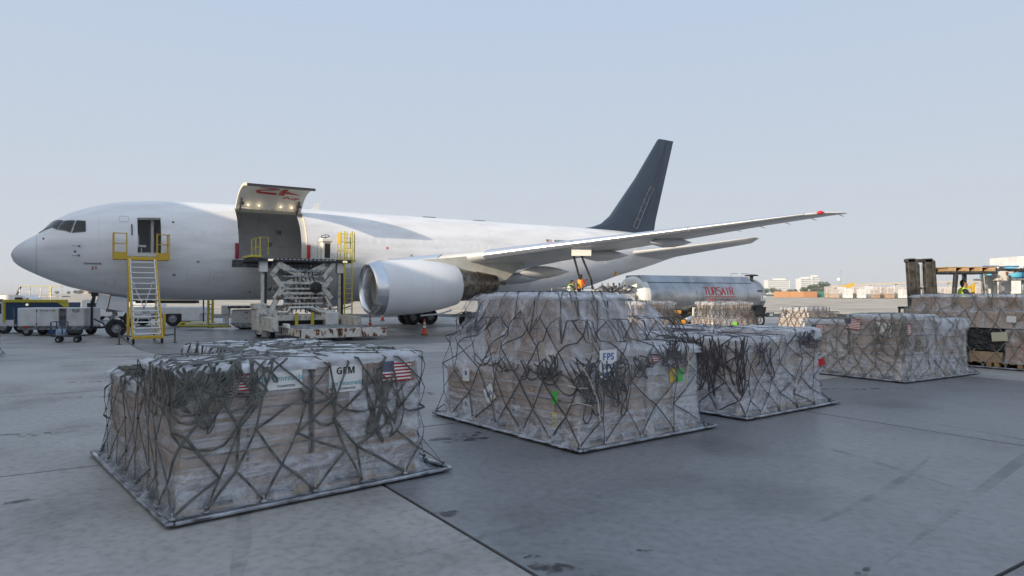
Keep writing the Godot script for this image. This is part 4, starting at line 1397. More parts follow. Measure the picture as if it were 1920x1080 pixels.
func net(label: String, ld: Load, c: Vector3, yaw: float, pw: float, pd: float, m: Material, opt: Dictionary) -> Node3D:
	var o := thing("cargo_net", label, "net", c, yaw, "nets over the cargo loads")
	var nn: int = opt.get("n", 26)
	var ms: int = opt.get("rows", 5)
	var mt: int = opt.get("top", 3)
	var jit: float = opt.get("jitter", 0.3)
	var rad: float = opt.get("r", 0.0085)
	var r2 := RandomNumberGenerator.new()
	r2.seed = opt.get("seed", 1)
	var kn := []
	var tw := []
	for j in ms + mt + 1:
		var row := []
		var rt := []
		for i in nn:
			var t := (i + 0.5 * (j % 2)) / nn
			var w := 0.0
			if j > 0:
				t += r2.randf_range(-jit, jit) / nn
				w = (j / float(ms)) if j <= ms else 1.0 + 0.85 * (j - ms) / float(mt)
				w += r2.randf_range(-jit, jit) * 0.5 / ms
				if j <= ms and opt.has("sag"): w = pow(clampf(w, 0.0, 1.0), opt.sag)
			rt.append(Vector2(t, w))
			if j == 0:
				var e := ld.rim(t)
				var gx := pw * 0.5 - 0.06
				var gz := pd * 0.5 - 0.06
				var cx := ld.centre
				var kx := e.x - cx.x
				var kz := e.z - cx.z
				row.append(Vector3(clampf(e.x * 1.25, -gx, gx) if absf(absf(kx) - (ld.hi.x - ld.lo.x) * 0.5) > 0.01 else signf(kx) * gx, 0.05, clampf(e.z * 1.1, -gz, gz) if absf(absf(kz) - (ld.hi.z - ld.lo.z) * 0.5) > 0.01 else signf(kz) * gz))
			else:
				row.append(ld.surf(t, w, 0.066 + r2.randf() * 0.014))
		kn.append(row)
		tw.append(rt)
	var b := MB.new()
	for j in ms + mt:
		for i in nn:
			var ups := [i, (i - 1 + nn) % nn] if j % 2 == 0 else [i, (i + 1) % nn]
			for u in ups:
				var a0: Vector3 = kn[j][i]
				var b0: Vector3 = kn[j + 1][u]
				var line := [a0]
				if j == 0:
					line.append(a0.lerp(b0, 0.5) + Vector3(0, 0.01, 0))
				else:
					var p0: Vector2 = tw[j][i]
					var p1: Vector2 = tw[j + 1][u]
					if p1.x - p0.x > 0.5: p1.x -= 1.0
					if p0.x - p1.x > 0.5: p1.x += 1.0
					for q in [0.25, 0.5, 0.75]:
						var pp := p0.lerp(p1, q)
						line.append(ld.surf(pp.x, pp.y - sin(q * PI) * r2.randf() * 0.03 * jit, 0.068))
				line.append(b0)
				var nv := []
				for q in line: nv.append((ld.nrm(q) + Vector3(r2.randf(), r2.randf(), r2.randf()) * 0.25).normalized())
				b.strap(line, nv, rad * r2.randf_range(0.85, 1.15), 0.0035)
			if j > 0 and r2.randf() < 0.9: b.bx(kn[j][i], Vector3.ONE * rad * 2.0, rad * 0.5)
	obj("mesh", b, m, o)
	var ring := MB.new()
	for q in kn[0]:
		ring.bx(q + Vector3(0, -0.008, 0), Vector3(0.05, 0.022, 0.05), 0.006)
		ring.bx(q + Vector3(0, 0.018, 0), Vector3(0.022, 0.04, 0.022), 0.005)
	obj("hook", ring, M.alu, o).set_meta("kind", "stuff")
	# slack gathered in bundles and loops
	for g in opt.get("slack", []):
		var s := MB.new()
		for k in int(g.n):
			var t0: float = g.t + r2.randf_range(-0.5, 0.5) * g.spread
			var t1: float = t0 + r2.randf_range(-0.5, 0.5) * g.get("reach", g.spread)
			var w0: float = g.w + r2.randf_range(-0.5, 0.5) * g.get("band", 0.05)
			var w1: float = g.w + r2.randf_range(-0.5, 0.5) * g.get("band", 0.05)
			var dr: float = g.drop * r2.randf_range(0.25, 1.0)
			var ph := r2.randf() * TAU
			var line := []
			for q in 13:
				var x := q / 12.0
				var t := lerpf(t0, t1, x) + 0.006 * sin(x * 9.0 + ph)
				var w := lerpf(w0, w1, x) - dr * sin(x * PI) + 0.012 * sin(x * 13.0 + ph)
				var thick: float = 0.068 + g.get("thick", 0.05) * (0.5 + 0.5 * sin(ph + x * 4.0))
				line.append(ld.surf(t, clampf(w, 0.05, 1.9), thick))
			var nv := []
			var tw2 := r2.randf_range(-2.0, 2.0)
			for q in line.size(): nv.append(ld.nrm(line[q]).rotated(Vector3(0.3, 1, 0.2).normalized(), tw2 * sin(q * 0.35 + ph) * 0.5))
			s.strap(line, nv, rad * r2.randf_range(0.9, 1.15), 0.0035)
		obj("slack_loop", s, m, o).set_meta("kind", "stuff")
	return o

# a flat print on a load: face "f" (front, u along it from the near corner) or "l" (the long side, u away from the near corner)
func sheet_on(parent: Node3D, called: String, fc: String, ld: Load, u: float, y: float, w: float, h: float, m: Material, out := 0.036, tilt := 0.0) -> Node3D:
	var o := MeshInstance3D.new()
	var b := MB.new()
	b.quad(Vector3(-w * 0.5, -h * 0.5, 0), Vector3(w * 0.5, -h * 0.5, 0), Vector3(w * 0.5, h * 0.5, 0), Vector3(-w * 0.5, h * 0.5, 0))
	o.mesh = b.mesh(m)
	o.name = called
	parent.add_child(o, true)
	if fc == "f":
		o.position = Vector3(ld.lo.x + u, y, ld.hi.z + out)
		o.rotation = Vector3(0, 0, tilt)
	else:
		o.position = Vector3(ld.lo.x - out, y, ld.hi.z - u)
		o.rotation = Vector3(0, -PI * 0.5, 0)
		o.rotate_object_local(Vector3(0, 0, 1), tilt)
	return o
func words(o: Node3D, s: String, size: float, x: float, y: float, m: Material, fnt := "Droid Sans", bold := true) -> void:
	text_on(o, "lettering", s, size, Transform3D(Basis(), Vector3(x, y, 0.003)), m, fnt, bold, 0.002)

func bb(x0: float, x1: float, y0: float, y1: float, z0: float, z1: float) -> AABB:
	return AABB(Vector3(x0, y0, z0), Vector3(x1 - x0, y1 - y0, z1 - z0))

func build_loads() -> void:
	var br := [0, 1, 2, 3, 4]
	# ===== the load with the two flags and the heavy grey net
	var w := 2.75
	var d := 3.28
	var c := Vector3(-2.712, 0, -7.45)
	var yaw := deg_to_rad(40.58)
	# lb -> x = lb - w/2, la -> z = d/2 - la
	pallet("aluminium pallet under the load with printed foundation labels", c, yaw, w, d)
	var g := thing("wrapped_load", "film wrapped cartons with two printed flags under a tangled grey net", "cargo load", c + Vector3(0, 0.027, 0), yaw, "wrapped cargo loads on the apron")
	var ld := Load.new()
	var A := [bb(-1.22, -0.10, 0.125, 1.17, 0.28, 1.42), bb(-0.06, 1.06, 0.125, 1.19, 0.28, 1.42), bb(-1.22, -0.45, 0.125, 0.93, -1.36, 0.22), bb(-0.40, 1.06, 0.125, 1.17, -1.36, 0.22)]
	for a in A: ld.add(a)
	for q in [[-1.22, -0.10, 0.28, 1.42], [-0.06, 1.06, 0.28, 1.42], [-1.22, -0.10, -1.36, 0.22], [-0.06, 1.06, -1.36, 0.22]]: wood_pallet(g, q[0], q[1], q[2], q[3], 0.0)
	rng.seed = 5
	cartons(g, A[0], Vector3i(2, 3, 3), br)
	cartons(g, A[1], Vector3i(2, 3, 3), br)
	cartons(g, A[2], Vector3i(2, 3, 4), br)
	cartons(g, A[3], Vector3i(3, 3, 4), br)
	for k in 4: film(g, A[k], M.film, 300 + k, 0.022, 0.03, 0.014, 0.0, true, 0.09)
	film(g, bb(-1.24, 1.08, 0.02, 0.34, -1.38, 1.44), M.film_folds, 310, 0.03, 0.09, 0.03, 0.3, false, 0.0)
	film(g, bb(0.30, 1.06, 0.45, 0.92, 0.9, 1.43), M.film_milky, 311, 0.035, 0.0, 0.04, 0.6, false, 0.0)
	top_sheet(g, A[0], M.film_sheet, 320, 0.07, 0.03)
	top_sheet(g, A[1], M.film_sheet, 321, 0.08, 0.035)
	top_sheet(g, A[3], M.film_sheet, 322, 0.16, 0.06)
	top_sheet(g, A[2], M.film_milky, 323, 0.12, 0.05)
	sheet_on(g, "printed_flag", "f", ld, 0.42, 1.04, 0.26, 0.17, M.flag)
	sheet_on(g, "printed_flag", "f", ld, 2.02, 1.05, 0.33, 0.22, M.flag)
	var s1 := sheet_on(g, "label_sheet", "f", ld, 0.83, 1.05, 0.40, 0.17, M.sticker)
	words(s1, "Live Venezuela", 0.058, 0, 0.015, M.teal, "Droid Serif", false)
	words(s1, "FOUNDATION", 0.026, 0.05, -0.055, M.ink, "Droid Sans", false)
	var s2 := sheet_on(g, "label_sheet", "f", ld, 1.46, 1.02, 0.34, 0.26, M.sticker)
	words(s2, "GEM", 0.09, 0.0, 0.07, M.ink)
	words(s2, "Live Venezuela", 0.050, 0, -0.05, M.teal, "Droid Serif", false)
	words(s2, "FOUNDATION", 0.026, 0.02, -0.10, M.ink, "Droid Sans", false)
	sheet_on(g, "stamp", "f", ld, 0.5, 0.50, 0.5, 0.05, M.film_milky, 0.03)
	net("tangled olive grey net over the load with printed flags", ld, c + Vector3(0, 0.027, 0), yaw, w, d, M.net_a, {"n": 27, "rows": 4, "top": 4, "jitter": 0.5, "r": 0.0118, "seed": 4, "slack": [
		{"n": 14, "t": 0.985, "spread": 0.13, "w": 0.97, "drop": 0.34, "thick": 0.10, "reach": 0.10}, {"n": 10, "t": 0.035, "spread": 0.06, "w": 1.04, "drop": 0.55, "thick": 0.09, "reach": 0.05, "band": 0.12},
		{"n": 13, "t": 0.90, "spread": 0.16, "w": 0.92, "drop": 0.30, "thick": 0.07, "reach": 0.12}, {"n": 6, "t": 0.13, "spread": 0.16, "w": 0.80, "drop": 0.40, "thick": 0.04, "reach": 0.22},
		{"n": 5, "t": 0.19, "spread": 0.06, "w": 0.85, "drop": 0.6, "thick": 0.04, "reach": 0.06, "band": 0.2}, {"n": 8, "t": 0.02, "spread": 0.09, "w": 1.10, "drop": 0.08, "thick": 0.09, "reach": 0.12, "band": 0.25},
		{"n": 5, "t": 0.10, "spread": 0.10, "w": 1.45, "drop": -0.05, "thick": 0.04, "reach": 0.25, "band": 0.4}]})

	# ===== the tall two-tier load
	w = 2.59
	d = 3.3
	c = Vector3(0.795, 0, -9.897)
	yaw = deg_to_rad(37.45)
	pallet("aluminium pallet under the tallest two tier load", c, yaw, w, d)
	g = thing("wrapped_load", "tall two tier load of cartons under creased plastic with blue lettered sheet", "cargo load", c + Vector3(0, 0.027, 0), yaw, "wrapped cargo loads on the apron")
	ld = Load.new()
	A = [bb(-1.17, 0.0, 0.125, 0.93, 0.25, 1.48), bb(0.05, 1.05, 0.125, 1.08, 0.25, 1.48), bb(-1.17, 0.0, 0.125, 0.76, -1.38, 0.2), bb(0.05, 1.05, 0.125, 0.95, -1.38, 0.2), bb(-0.82, 0.50, 0.93, 1.78, -0.94, 0.70), bb(0.52, 0.74, 0.96, 1.42, -0.9, 0.74)]
	for a in A: ld.add(a)
	var nl := Load.new()
	for a in A: nl.add(a)
	for a in [bb(-1.15, 1.02, 0.9, 1.15, -1.36, 1.40), bb(-1.07, 0.92, 1.0, 1.42, -1.24, 1.22), bb(-0.95, 0.60, 1.2, 1.66, -1.08, 0.94)]: nl.add(a)
	for q in [[-1.17, 0.0, 0.25, 1.48], [0.05, 1.05, 0.25, 1.48], [-1.17, 0.0, -1.38, 0.2], [0.05, 1.05, -1.38, 0.2]]: wood_pallet(g, q[0], q[1], q[2], q[3], 0.0)
	cartons(g, A[0], Vector3i(2, 2, 3), br)
	cartons(g, A[1], Vector3i(2, 3, 3), [0, 3, 5, 5])
	cartons(g, A[2], Vector3i(2, 2, 3), br)
	cartons(g, A[3], Vector3i(2, 2, 3), br)
	cartons(g, A[4], Vector3i(2, 2, 4), br)
	cartons(g, A[5], Vector3i(1, 1, 3), br)
	for k in 4: film(g, A[k], M.film if k != 1 else M.film_milky, 400 + k, 0.024, 0.03, 0.016, 0.0, true, 0.09)
	film(g, A[4], M.film_folds, 405, 0.03, 0.10, 0.045, 0.8)
	# the creased plastic tent that spreads from the upper tier over the lower one
	var tent := MB.new()
	var tn := FastNoiseLite.new()
	tn.seed = 44
	tn.frequency = 1.0
	var rows := []
	var up := Load.new()
	up.add(bb(-0.86, 0.64, 0.93, 1.80, -0.98, 0.74))
	var low := Load.new()
	low.add(bb(-1.17, 1.05, 0.125, 0.95, -1.38, 1.48))
	for i in 19:
		var t := i / 18.0
		var r := []
		for k in 181:
			var s := k / 180.0
			var hi_ := up.rim(s, 0.05)
			hi_.y = 1.81 - 0.10 * clampf((hi_.x - 0.45) / 0.2, 0.0, 1.0) + 0.05 * tn.get_noise_1d(s * 14.0)
			var lo_ := low.rim(s, 0.05)
			lo_.y = 0.74 + 0.22 * tn.get_noise_1d(s * 24.0)
			var q := hi_.lerp(lo_, pow(t, 0.80))
			q.y = lerpf(hi_.y, lo_.y, pow(t, 1.22))
			var cr := 0.085 * sin(t * PI * 0.9 + 0.2) * (tn.get_noise_2d(s * 26.0 + t * 3.2, t * 1.0) + 0.35 * tn.get_noise_2d(s * 70.0 + t * 5.0, t * 1.6))
			q += Vector3(q.x, 0.35, q.z).normalized() * (cr + 0.15 * sin(t * PI) * tn.get_noise_2d(s * 9.0, t * 2.0 + 5.0))
			r.append(q)
		rows.append(r)
	tent.grid(rows, false, Vector3(0, 0.5, 0))
	obj("plastic_tent", tent, M.film_folds, g)
	top_sheet(g, A[4], M.film_milky, 410, 0.05, 0.015)
	top_sheet(g, bb(0.05, 1.05, 0.9, 1.09, 0.25, 1.48), M.film_sheet, 411, 0.12, 0.03)
	film(g, bb(-1.18, 1.06, 0.02, 0.36, -1.39, 1.49), M.film_folds, 412, 0.03, 0.11, 0.035, 0.4, false, 0.0)
	for q in [[2.3, 0.66, 0.17, 0.19], [2.3, 0.22, 0.17, 0.19]]:
		var so := sheet_on(g, "sticker", "l", ld, q[0], q[1], q[2], q[3], M.sticker)
		var cr := sheet_on(g, "sticker_print", "l", ld, q[0], q[1] + 0.02, 0.05, 0.06, M.print_blue, 0.04)
	var so2 := sheet_on(g, "sticker", "l", ld, 1.72, 0.45, 0.22, 0.22, M.sticker, 0.036, 0.6)
	words(so2, "DXL", 0.08, 0, 0.0, M.print_blue)
	sheet_on(g, "tag", "l", ld, 0.36, 0.56, 0.10, 0.16, M.green)
	sheet_on(g, "tag", "l", ld, 0.36, 0.28, 0.10, 0.20, M.label_yellow)
	var bl := sheet_on(g, "label_sheet", "f", ld, 0.45, 0.96, 0.29, 0.36, M.sticker, 0.06)
	words(bl, "FPS", 0.12, 0, 0.10, M.print_blue)
	words(bl, "08 D", 0.09, 0, -0.02, M.print_blue)
	words(bl, "EU", 0.09, 0, -0.12, M.print_blue)
	sheet_on(g, "printed_flag", "f", ld, 1.30, 1.02, 0.22, 0.16, M.flag)
	sheet_on(g, "tag", "f", ld, 1.67, 0.74, 0.10, 0.18, M.label_yellow)
	sheet_on(g, "tag", "f", ld, 1.83, 0.74, 0.10, 0.18, M.green)
	var nb := net("dark grey net over the tall two tier load", nl, c + Vector3(0, 0.027, 0), yaw, w, d, M.net_b, {"n": 20, "rows": 5, "top": 3, "jitter": 0.34, "r": 0.0095, "seed": 9, "slack": [
		{"n": 13, "t": 0.90, "spread": 0.17, "w": 0.50, "drop": 0.10, "thick": 0.08, "reach": 0.12}, {"n": 13, "t": 0.975, "spread": 0.09, "w": 0.56, "drop": 0.16, "thick": 0.08, "reach": 0.10},
		{"n": 11, "t": 0.04, "spread": 0.06, "w": 0.50, "drop": 0.34, "thick": 0.07, "reach": 0.05, "band": 0.1}, {"n": 11, "t": 0.10, "spread": 0.10, "w": 0.56, "drop": 0.16, "thick": 0.08, "reach": 0.12},
		{"n": 13, "t": 0.165, "spread": 0.04, "w": 0.66, "drop": 0.22, "thick": 0.09, "reach": 0.05, "band": 0.16}, {"n": 6, "t": 0.02, "spread": 0.12, "w": 0.5, "drop": 0.25, "thick": 0.06, "reach": 0.16}]})
	var cd := MB.new()
	for e in [[[0.03, 0.76], [0.985, 0.66], [0.955, 0.58]], [[0.96, 0.72], [0.99, 0.62], [1.015, 0.46], [1.03, 0.30], [1.035, 0.1]], [[0.985, 0.40], [1.02, 0.385]], [[0.985, 0.28], [1.0, 0.30], [1.02, 0.27], [1.03, 0.2]], [[0.19, 0.62], [0.186, 0.4], [0.182, 0.28]]]:
		var line := []
		for k in e.size() - 1:
			for q in 6: line.append(ld.surf(lerpf(e[k][0], e[k + 1][0], q / 6.0), lerpf(e[k][1], e[k + 1][1], q / 6.0), 0.10))
		cd.tube(line, 0.011, 5, false, 0.4)
	obj("tie_strap", cd, M.cord, nb)

	# ===== white wrapped load beside the tall one
	w = 2.68
	d = 3.2
	c = Vector3(3.489, 0, -11.924)
	yaw = deg_to_rad(36.96)
	pallet("aluminium pallet under the low white wrapped load", c, yaw, w, d)
	g = thing("wrapped_load", "low load in whitish film with a dark netted end beside the tall one", "cargo load", c + Vector3(0, 0.027, 0), yaw, "wrapped cargo loads on the apron")
	ld = Load.new()
	A = [bb(-1.12, 0.05, 0.125, 1.10, 0.2, 1.36), bb(0.1, 1.02, 0.125, 1.20, 0.2, 1.36), bb(-1.12, 0.05, 0.125, 1.12, -1.3, 0.15), bb(0.1, 1.02, 0.125, 1.16, -1.3, 0.15)]
	for a in A: ld.add(a)
	for q in [[-1.12, 0.05, 0.2, 1.36], [0.1, 1.02, 0.2, 1.36], [-1.12, 1.02, -1.3, 0.15]]: wood_pallet(g, q[0], q[1], q[2], q[3], 0.0)
	for k in 4: cartons(g, A[k], Vector3i(2, 3, 3), [0, 1, 3, 5])
	for k in 4: film(g, A[k], M.film_milky if k < 2 else M.film, 500 + k, 0.026, 0.05, 0.02, 0.2, true, 0.08)
	film(g, bb(-1.12, 1.02, 0.02, 0.55, -1.3, 1.37), M.film_folds, 506, 0.04, 0.14, 0.05, 0.5, false, 0.0)
	top_sheet(g, A[0], M.film_milky, 510, 0.10, 0.05)
	top_sheet(g, A[1], M.film_sheet, 511, 0.20, 0.05)
	top_sheet(g, A[2], M.film_milky, 512, 0.12, 0.05)
	top_sheet(g, A[3], M.film_sheet, 513, 0.12, 0.06)
	net("dark net with purple cords over the low white wrapped load", ld, c + Vector3(0, 0.027, 0), yaw, w, d, M.net_c, {"n": 24, "rows": 5, "top": 3, "jitter": 0.36, "r": 0.0095, "seed": 15, "slack": [
		{"n": 34, "t": 0.92, "spread": 0.16, "w": 0.85, "drop": 0.75, "thick": 0.08, "reach": 0.03, "band": 0.2}, {"n": 8, "t": 0.10, "spread": 0.18, "w": 0.86, "drop": 0.14, "thick": 0.07, "reach": 0.12}, {"n": 7, "t": 0.17, "spread": 0.05, "w": 0.95, "drop": 0.2, "thick": 0.06, "reach": 0.05},
		{"n": 5, "t": 0.05, "spread": 0.06, "w": 0.8, "drop": 0.45, "thick": 0.05, "reach": 0.04}]})

	# ===== load with three flags
	w = 3.14
	d = 2.6
	c = Vector3(8.02, 0, -13.94) + Vector3(0.851, 0, -0.526) * w * 0.5 + Vector3(-0.526, 0, -0.851) * d * 0.5
	yaw = deg_to_rad(31.72)
	pallet("aluminium pallet under the load with three printed flags", c, yaw, w, d)
	g = thing("wrapped_load", "film wrapped cartons with three printed flags and a red paper", "cargo load", c + Vector3(0, 0.027, 0), yaw, "wrapped cargo loads on the apron")
	ld = Load.new()
	A = [bb(-1.40, -0.02, 0.125, 1.33, 0.0, 1.12), bb(0.03, 1.28, 0.125, 1.22, 0.0, 1.12), bb(-1.40, -0.02, 0.125, 1.18, -1.1, -0.05), bb(0.03, 1.28, 0.125, 1.15, -1.1, -0.05)]
	for a in A: ld.add(a)
	for q in [[-1.40, -0.02, 0.0, 1.12], [0.03, 1.28, 0.0, 1.12], [-1.40, 1.28, -1.1, -0.05]]: wood_pallet(g, q[0], q[1], q[2], q[3], 0.0)
	for k in 4: cartons(g, A[k], Vector3i(3, 3, 2), [0, 1, 2, 3, 5])
	for k in 4: film(g, A[k], M.film if k != 1 else M.film_milky, 600 + k, 0.026, 0.03, 0.02, 0.1, true, 0.08)
	film(g, bb(-1.40, 1.30, 0.02, 0.45, -1.1, 1.13), M.film_folds, 606, 0.03, 0.12, 0.04, 0.4, false, 0.0)
	top_sheet(g, A[0], M.film_milky, 610, 0.10, 0.04)
	top_sheet(g, A[1], M.film_sheet, 611, 0.28, 0.05)
	top_sheet(g, A[2], M.film_milky, 612, 0.10, 0.05)
	sheet_on(g, "printed_flag", "l", ld, 1.88, 1.00, 0.30, 0.20, M.flag, 0.04)
	sheet_on(g, "printed_flag", "l", ld, 1.03, 1.15, 0.36, 0.23, M.flag, 0.04, -0.06)
	sheet_on(g, "printed_flag", "f", ld, 0.16, 1.06, 0.30, 0.24, M.flag, 0.04)
	sheet_on(g, "label_sheet", "l", ld, 0.35, 1.06, 0.36, 0.28, M.sticker, 0.04, -0.08)
	var rp := sheet_on(g, "red_paper", "l", ld, 1.78, 0.24, 0.22, 0.15, M.red, 0.09, 0.5)
	net("pale olive net over the load with three printed flags", ld, c + Vector3(0, 0.027, 0), yaw, w, d, M.net_d, {"n": 26, "rows": 5, "top": 3, "jitter": 0.42, "r": 0.0105, "seed": 21, "slack": [
		{"n": 8, "t": 0.955, "spread": 0.02, "w": 0.86, "drop": 0.5, "thick": 0.06, "reach": 0.03, "band": 0.2}, {"n": 7, "t": 0.005, "spread": 0.02, "w": 0.9, "drop": 0.6, "thick": 0.06, "reach": 0.03, "band": 0.2},
		{"n": 7, "t": 0.88, "spread": 0.18, "w": 0.60, "drop": 0.3, "thick": 0.06, "reach": 0.12, "band": 0.3}, {"n": 5, "t": 0.04, "spread": 0.10, "w": 0.62, "drop": 0.2, "thick": 0.06, "reach": 0.08, "band": 0.2}]})

	# ===== tall brown load at the edge, with a black wrapped bundle
	w = 2.44
	d = 3.5
	c = Vector3(12.4, 0, -15.65) + Vector3(0.83, 0, -0.558) * w * 0.5 + Vector3(-0.558, 0, -0.83) * d * 0.5
	yaw = atan2(0.558, 0.83)
	pallet("aluminium pallet under the tall brown carton load", c, yaw, w, d)
	g = thing("wrapped_load", "tall load of brown cartons above a bundle in black plastic", "cargo load", c + Vector3(0, 0.027, 0), yaw, "wrapped cargo loads on the apron")
	ld = Load.new()
	A = [bb(-1.08, 1.05, 0.125, 0.40, -0.05, 0.70), bb(-1.08, 1.05, 0.125, 0.95, 0.74, 1.60), bb(-1.08, 1.05, 0.125, 0.95, -1.6, -0.10), bb(-1.08, 1.05, 0.97, 1.40, -1.6, 1.60), bb(-0.95, 1.05, 1.40, 1.74, -1.5, 1.55)]
	for a in A: ld.add(a)
	for q in [[-1.08, 0.0, 0.5, 1.6], [-1.08, 0.0, -0.9, 0.45], [0.05, 1.05, 0.2, 1.6]]: wood_pallet(g, q[0], q[1], q[2], q[3], 0.0)
	cartons(g, A[0], Vector3i(2, 1, 1), [1])
	cartons(g, A[1], Vector3i(2, 2, 2), [1, 4])
	cartons(g, A[2], Vector3i(2, 2, 3), [1, 0])
	cartons(g, A[3], Vector3i(3, 1, 5), [0, 1, 3, 4])
	cartons(g, A[4], Vector3i(3, 1, 6), [0, 1, 3, 4])
	film(g, bb(-1.06, 0.9, 0.42, 0.93, -0.08, 0.70), M.film_black, 700, 0.01, 0.0, 0.03, 0.8)
	var inner := MB.new()
	inner.bx(Vector3(-0.1, 0.67, 0.31), Vector3(1.9, 0.5, 0.72), 0.06)
	obj("black_bundle", inner, M.film_black, g)
	for k in [1, 2, 3, 4]: film(g, A[k], M.film_folds, 705 + k, 0.024, 0.03, 0.022, 0.6)
	top_sheet(g, A[4], M.film_milky, 720, 0.06, 0.05)
	sheet_on(g, "label_sheet", "l", ld, 0.95, 0.77, 0.34, 0.22, mat(0.55, 0.53, 0.40, 0.5), 0.06, 0.1)
	sheet_on(g, "sticker", "l", ld, 0.70, 1.20, 0.20, 0.15, M.sticker, 0.06)
	sheet_on(g, "carton_mark", "l", ld, 0.45, 0.50, 0.08, 0.07, M.orange, 0.03)
	sheet_on(g, "carton_mark", "l", ld, 0.55, 0.22, 0.10, 0.07, M.orange, 0.03)
	net("grey net over the tall brown carton load", ld, c + Vector3(0, 0.027, 0), yaw, w, d, M.net_d, {"n": 24, "rows": 5, "top": 3, "jitter": 0.18, "r": 0.0105, "seed": 31, "slack": [{"n": 7, "t": 0.93, "spread": 0.08, "w": 0.5, "drop": 0.16, "thick": 0.06, "reach": 0.10}]})

	# ===== three smaller netted loads near the tank truck and one at the frame's edge
	for e in [[9.6, 31.0, 0.35, 2.35, 1.6, 1.85, "round topped netted load with a lime tag close behind the tank truck's shade", 0], [13.45, 30.6, 0.5, 2.5, 1.6, 1.62, "stepped netted load with a lime tag standing on sunlit apron", 1], [6.35, 31.5, 0.6, 2.3, 1.6, 1.85, "dome shaped netted load behind the tallest load", 2], [-15.95, 19.55, 0.25, 1.5, 1.6, 1.22, "netted load cut by the picture's edge near the utility truck", 3]]:
		var cc := at(e[0], e[1])
		pallet(["aluminium pallet under the round topped netted load", "aluminium pallet under the stepped netted load", "aluminium pallet under the dome shaped netted load", "aluminium pallet under the netted load near the utility truck"][e[7]], cc, e[2], e[3] + 0.3, e[4] + 0.3)
		g = thing("wrapped_load", e[6], "cargo load", cc + Vector3(0, 0.027, 0), e[2], "wrapped cargo loads on the apron")
		ld = Load.new()
		var hw: float = e[3] * 0.5
		var hd: float = e[4] * 0.5
		var hh: float = e[5]
		if e[7] == 1: A = [bb(-hw, hw, 0.125, hh * 0.74, -hd, hd), bb(-hw + 0.1, hw * 0.1, hh * 0.74, hh, -hd + 0.1, hd - 0.1), bb(hw * 0.12, hw * 0.6, hh * 0.74, hh * 0.86, -hd + 0.1, hd - 0.1)]
		else: A = [bb(-hw, hw, 0.125, hh * 0.62, -hd, hd), bb(-hw + 0.16, hw - 0.16, hh * 0.62, hh, -hd + 0.16, hd - 0.16)]
		for a in A: ld.add(a)
		wood_pallet(g, -hw, 0.0, -hd, hd, 0.0)
		wood_pallet(g, 0.03, hw, -hd, hd, 0.0)
		cartons(g, A[0], Vector3i(4, 2, 3), br + [5])
		cartons(g, A[1], Vector3i(3, 2, 2), br + [5])
		if A.size() > 2: cartons(g, A[2], Vector3i(1, 1, 2), br)
		for k in A.size(): film(g, A[k], M.film if e[7] != 3 else M.film_milky, 800 + e[7] * 5 + k, 0.025, 0.05, 0.03, 0.3)
		top_sheet(g, A[1], M.film_milky, 830 + e[7], 0.15, 0.08)
		if e[7] < 2: sheet_on(g, "tag", "f", ld, hw * (0.95 if e[7] == 0 else 0.75), hh * 0.5 + (0.0 if e[7] == 0 else 0.12), 0.22, 0.18, M.lime, 0.07)
		if e[7] == 2: sheet_on(g, "tag", "f", ld, hw * 1.1, hh * 0.5, 0.12, 0.28, M.label_yellow, 0.07)
		net(["grey net over the round topped load", "grey net over the stepped load", "grey net over the dome shaped load", "grey net over the load near the utility truck"][e[7]], ld, cc + Vector3(0, 0.027, 0), e[2], e[3] + 0.3, e[4] + 0.3, M.net_b, {"n": 28, "rows": 6, "top": 3, "jitter": 0.35, "r": 0.013, "seed": 40 + e[7], "slack": [{"n": 20, "t": 0.28, "spread": 0.14, "w": 0.8, "drop": 0.55, "thick": 0.06, "reach": 0.04, "band": 0.2}]})
# ---------------------------------------------------------------- ground equipment
func plane_at(s: float, l: float, up := 0.0) -> Vector3:
	return Vector3(-24.57 + AU.x * s + AN.x * l, GLOW + up, -33.46 - AU.y * s - AN.y * l)
func plane_turn() -> float:
	return atan2(AU.y, AU.x)
func one(called: String, m: Material, parent: Node3D, f: Callable) -> MeshInstance3D:
	var b := MB.new()
	f.call(b)
	return obj(called, b, m, parent)
func rail(parent: Node3D, m: Material, pts: Array, r := 0.022) -> void:
	one("rail", m, parent, func(b): b.tube(pts, r, 6))

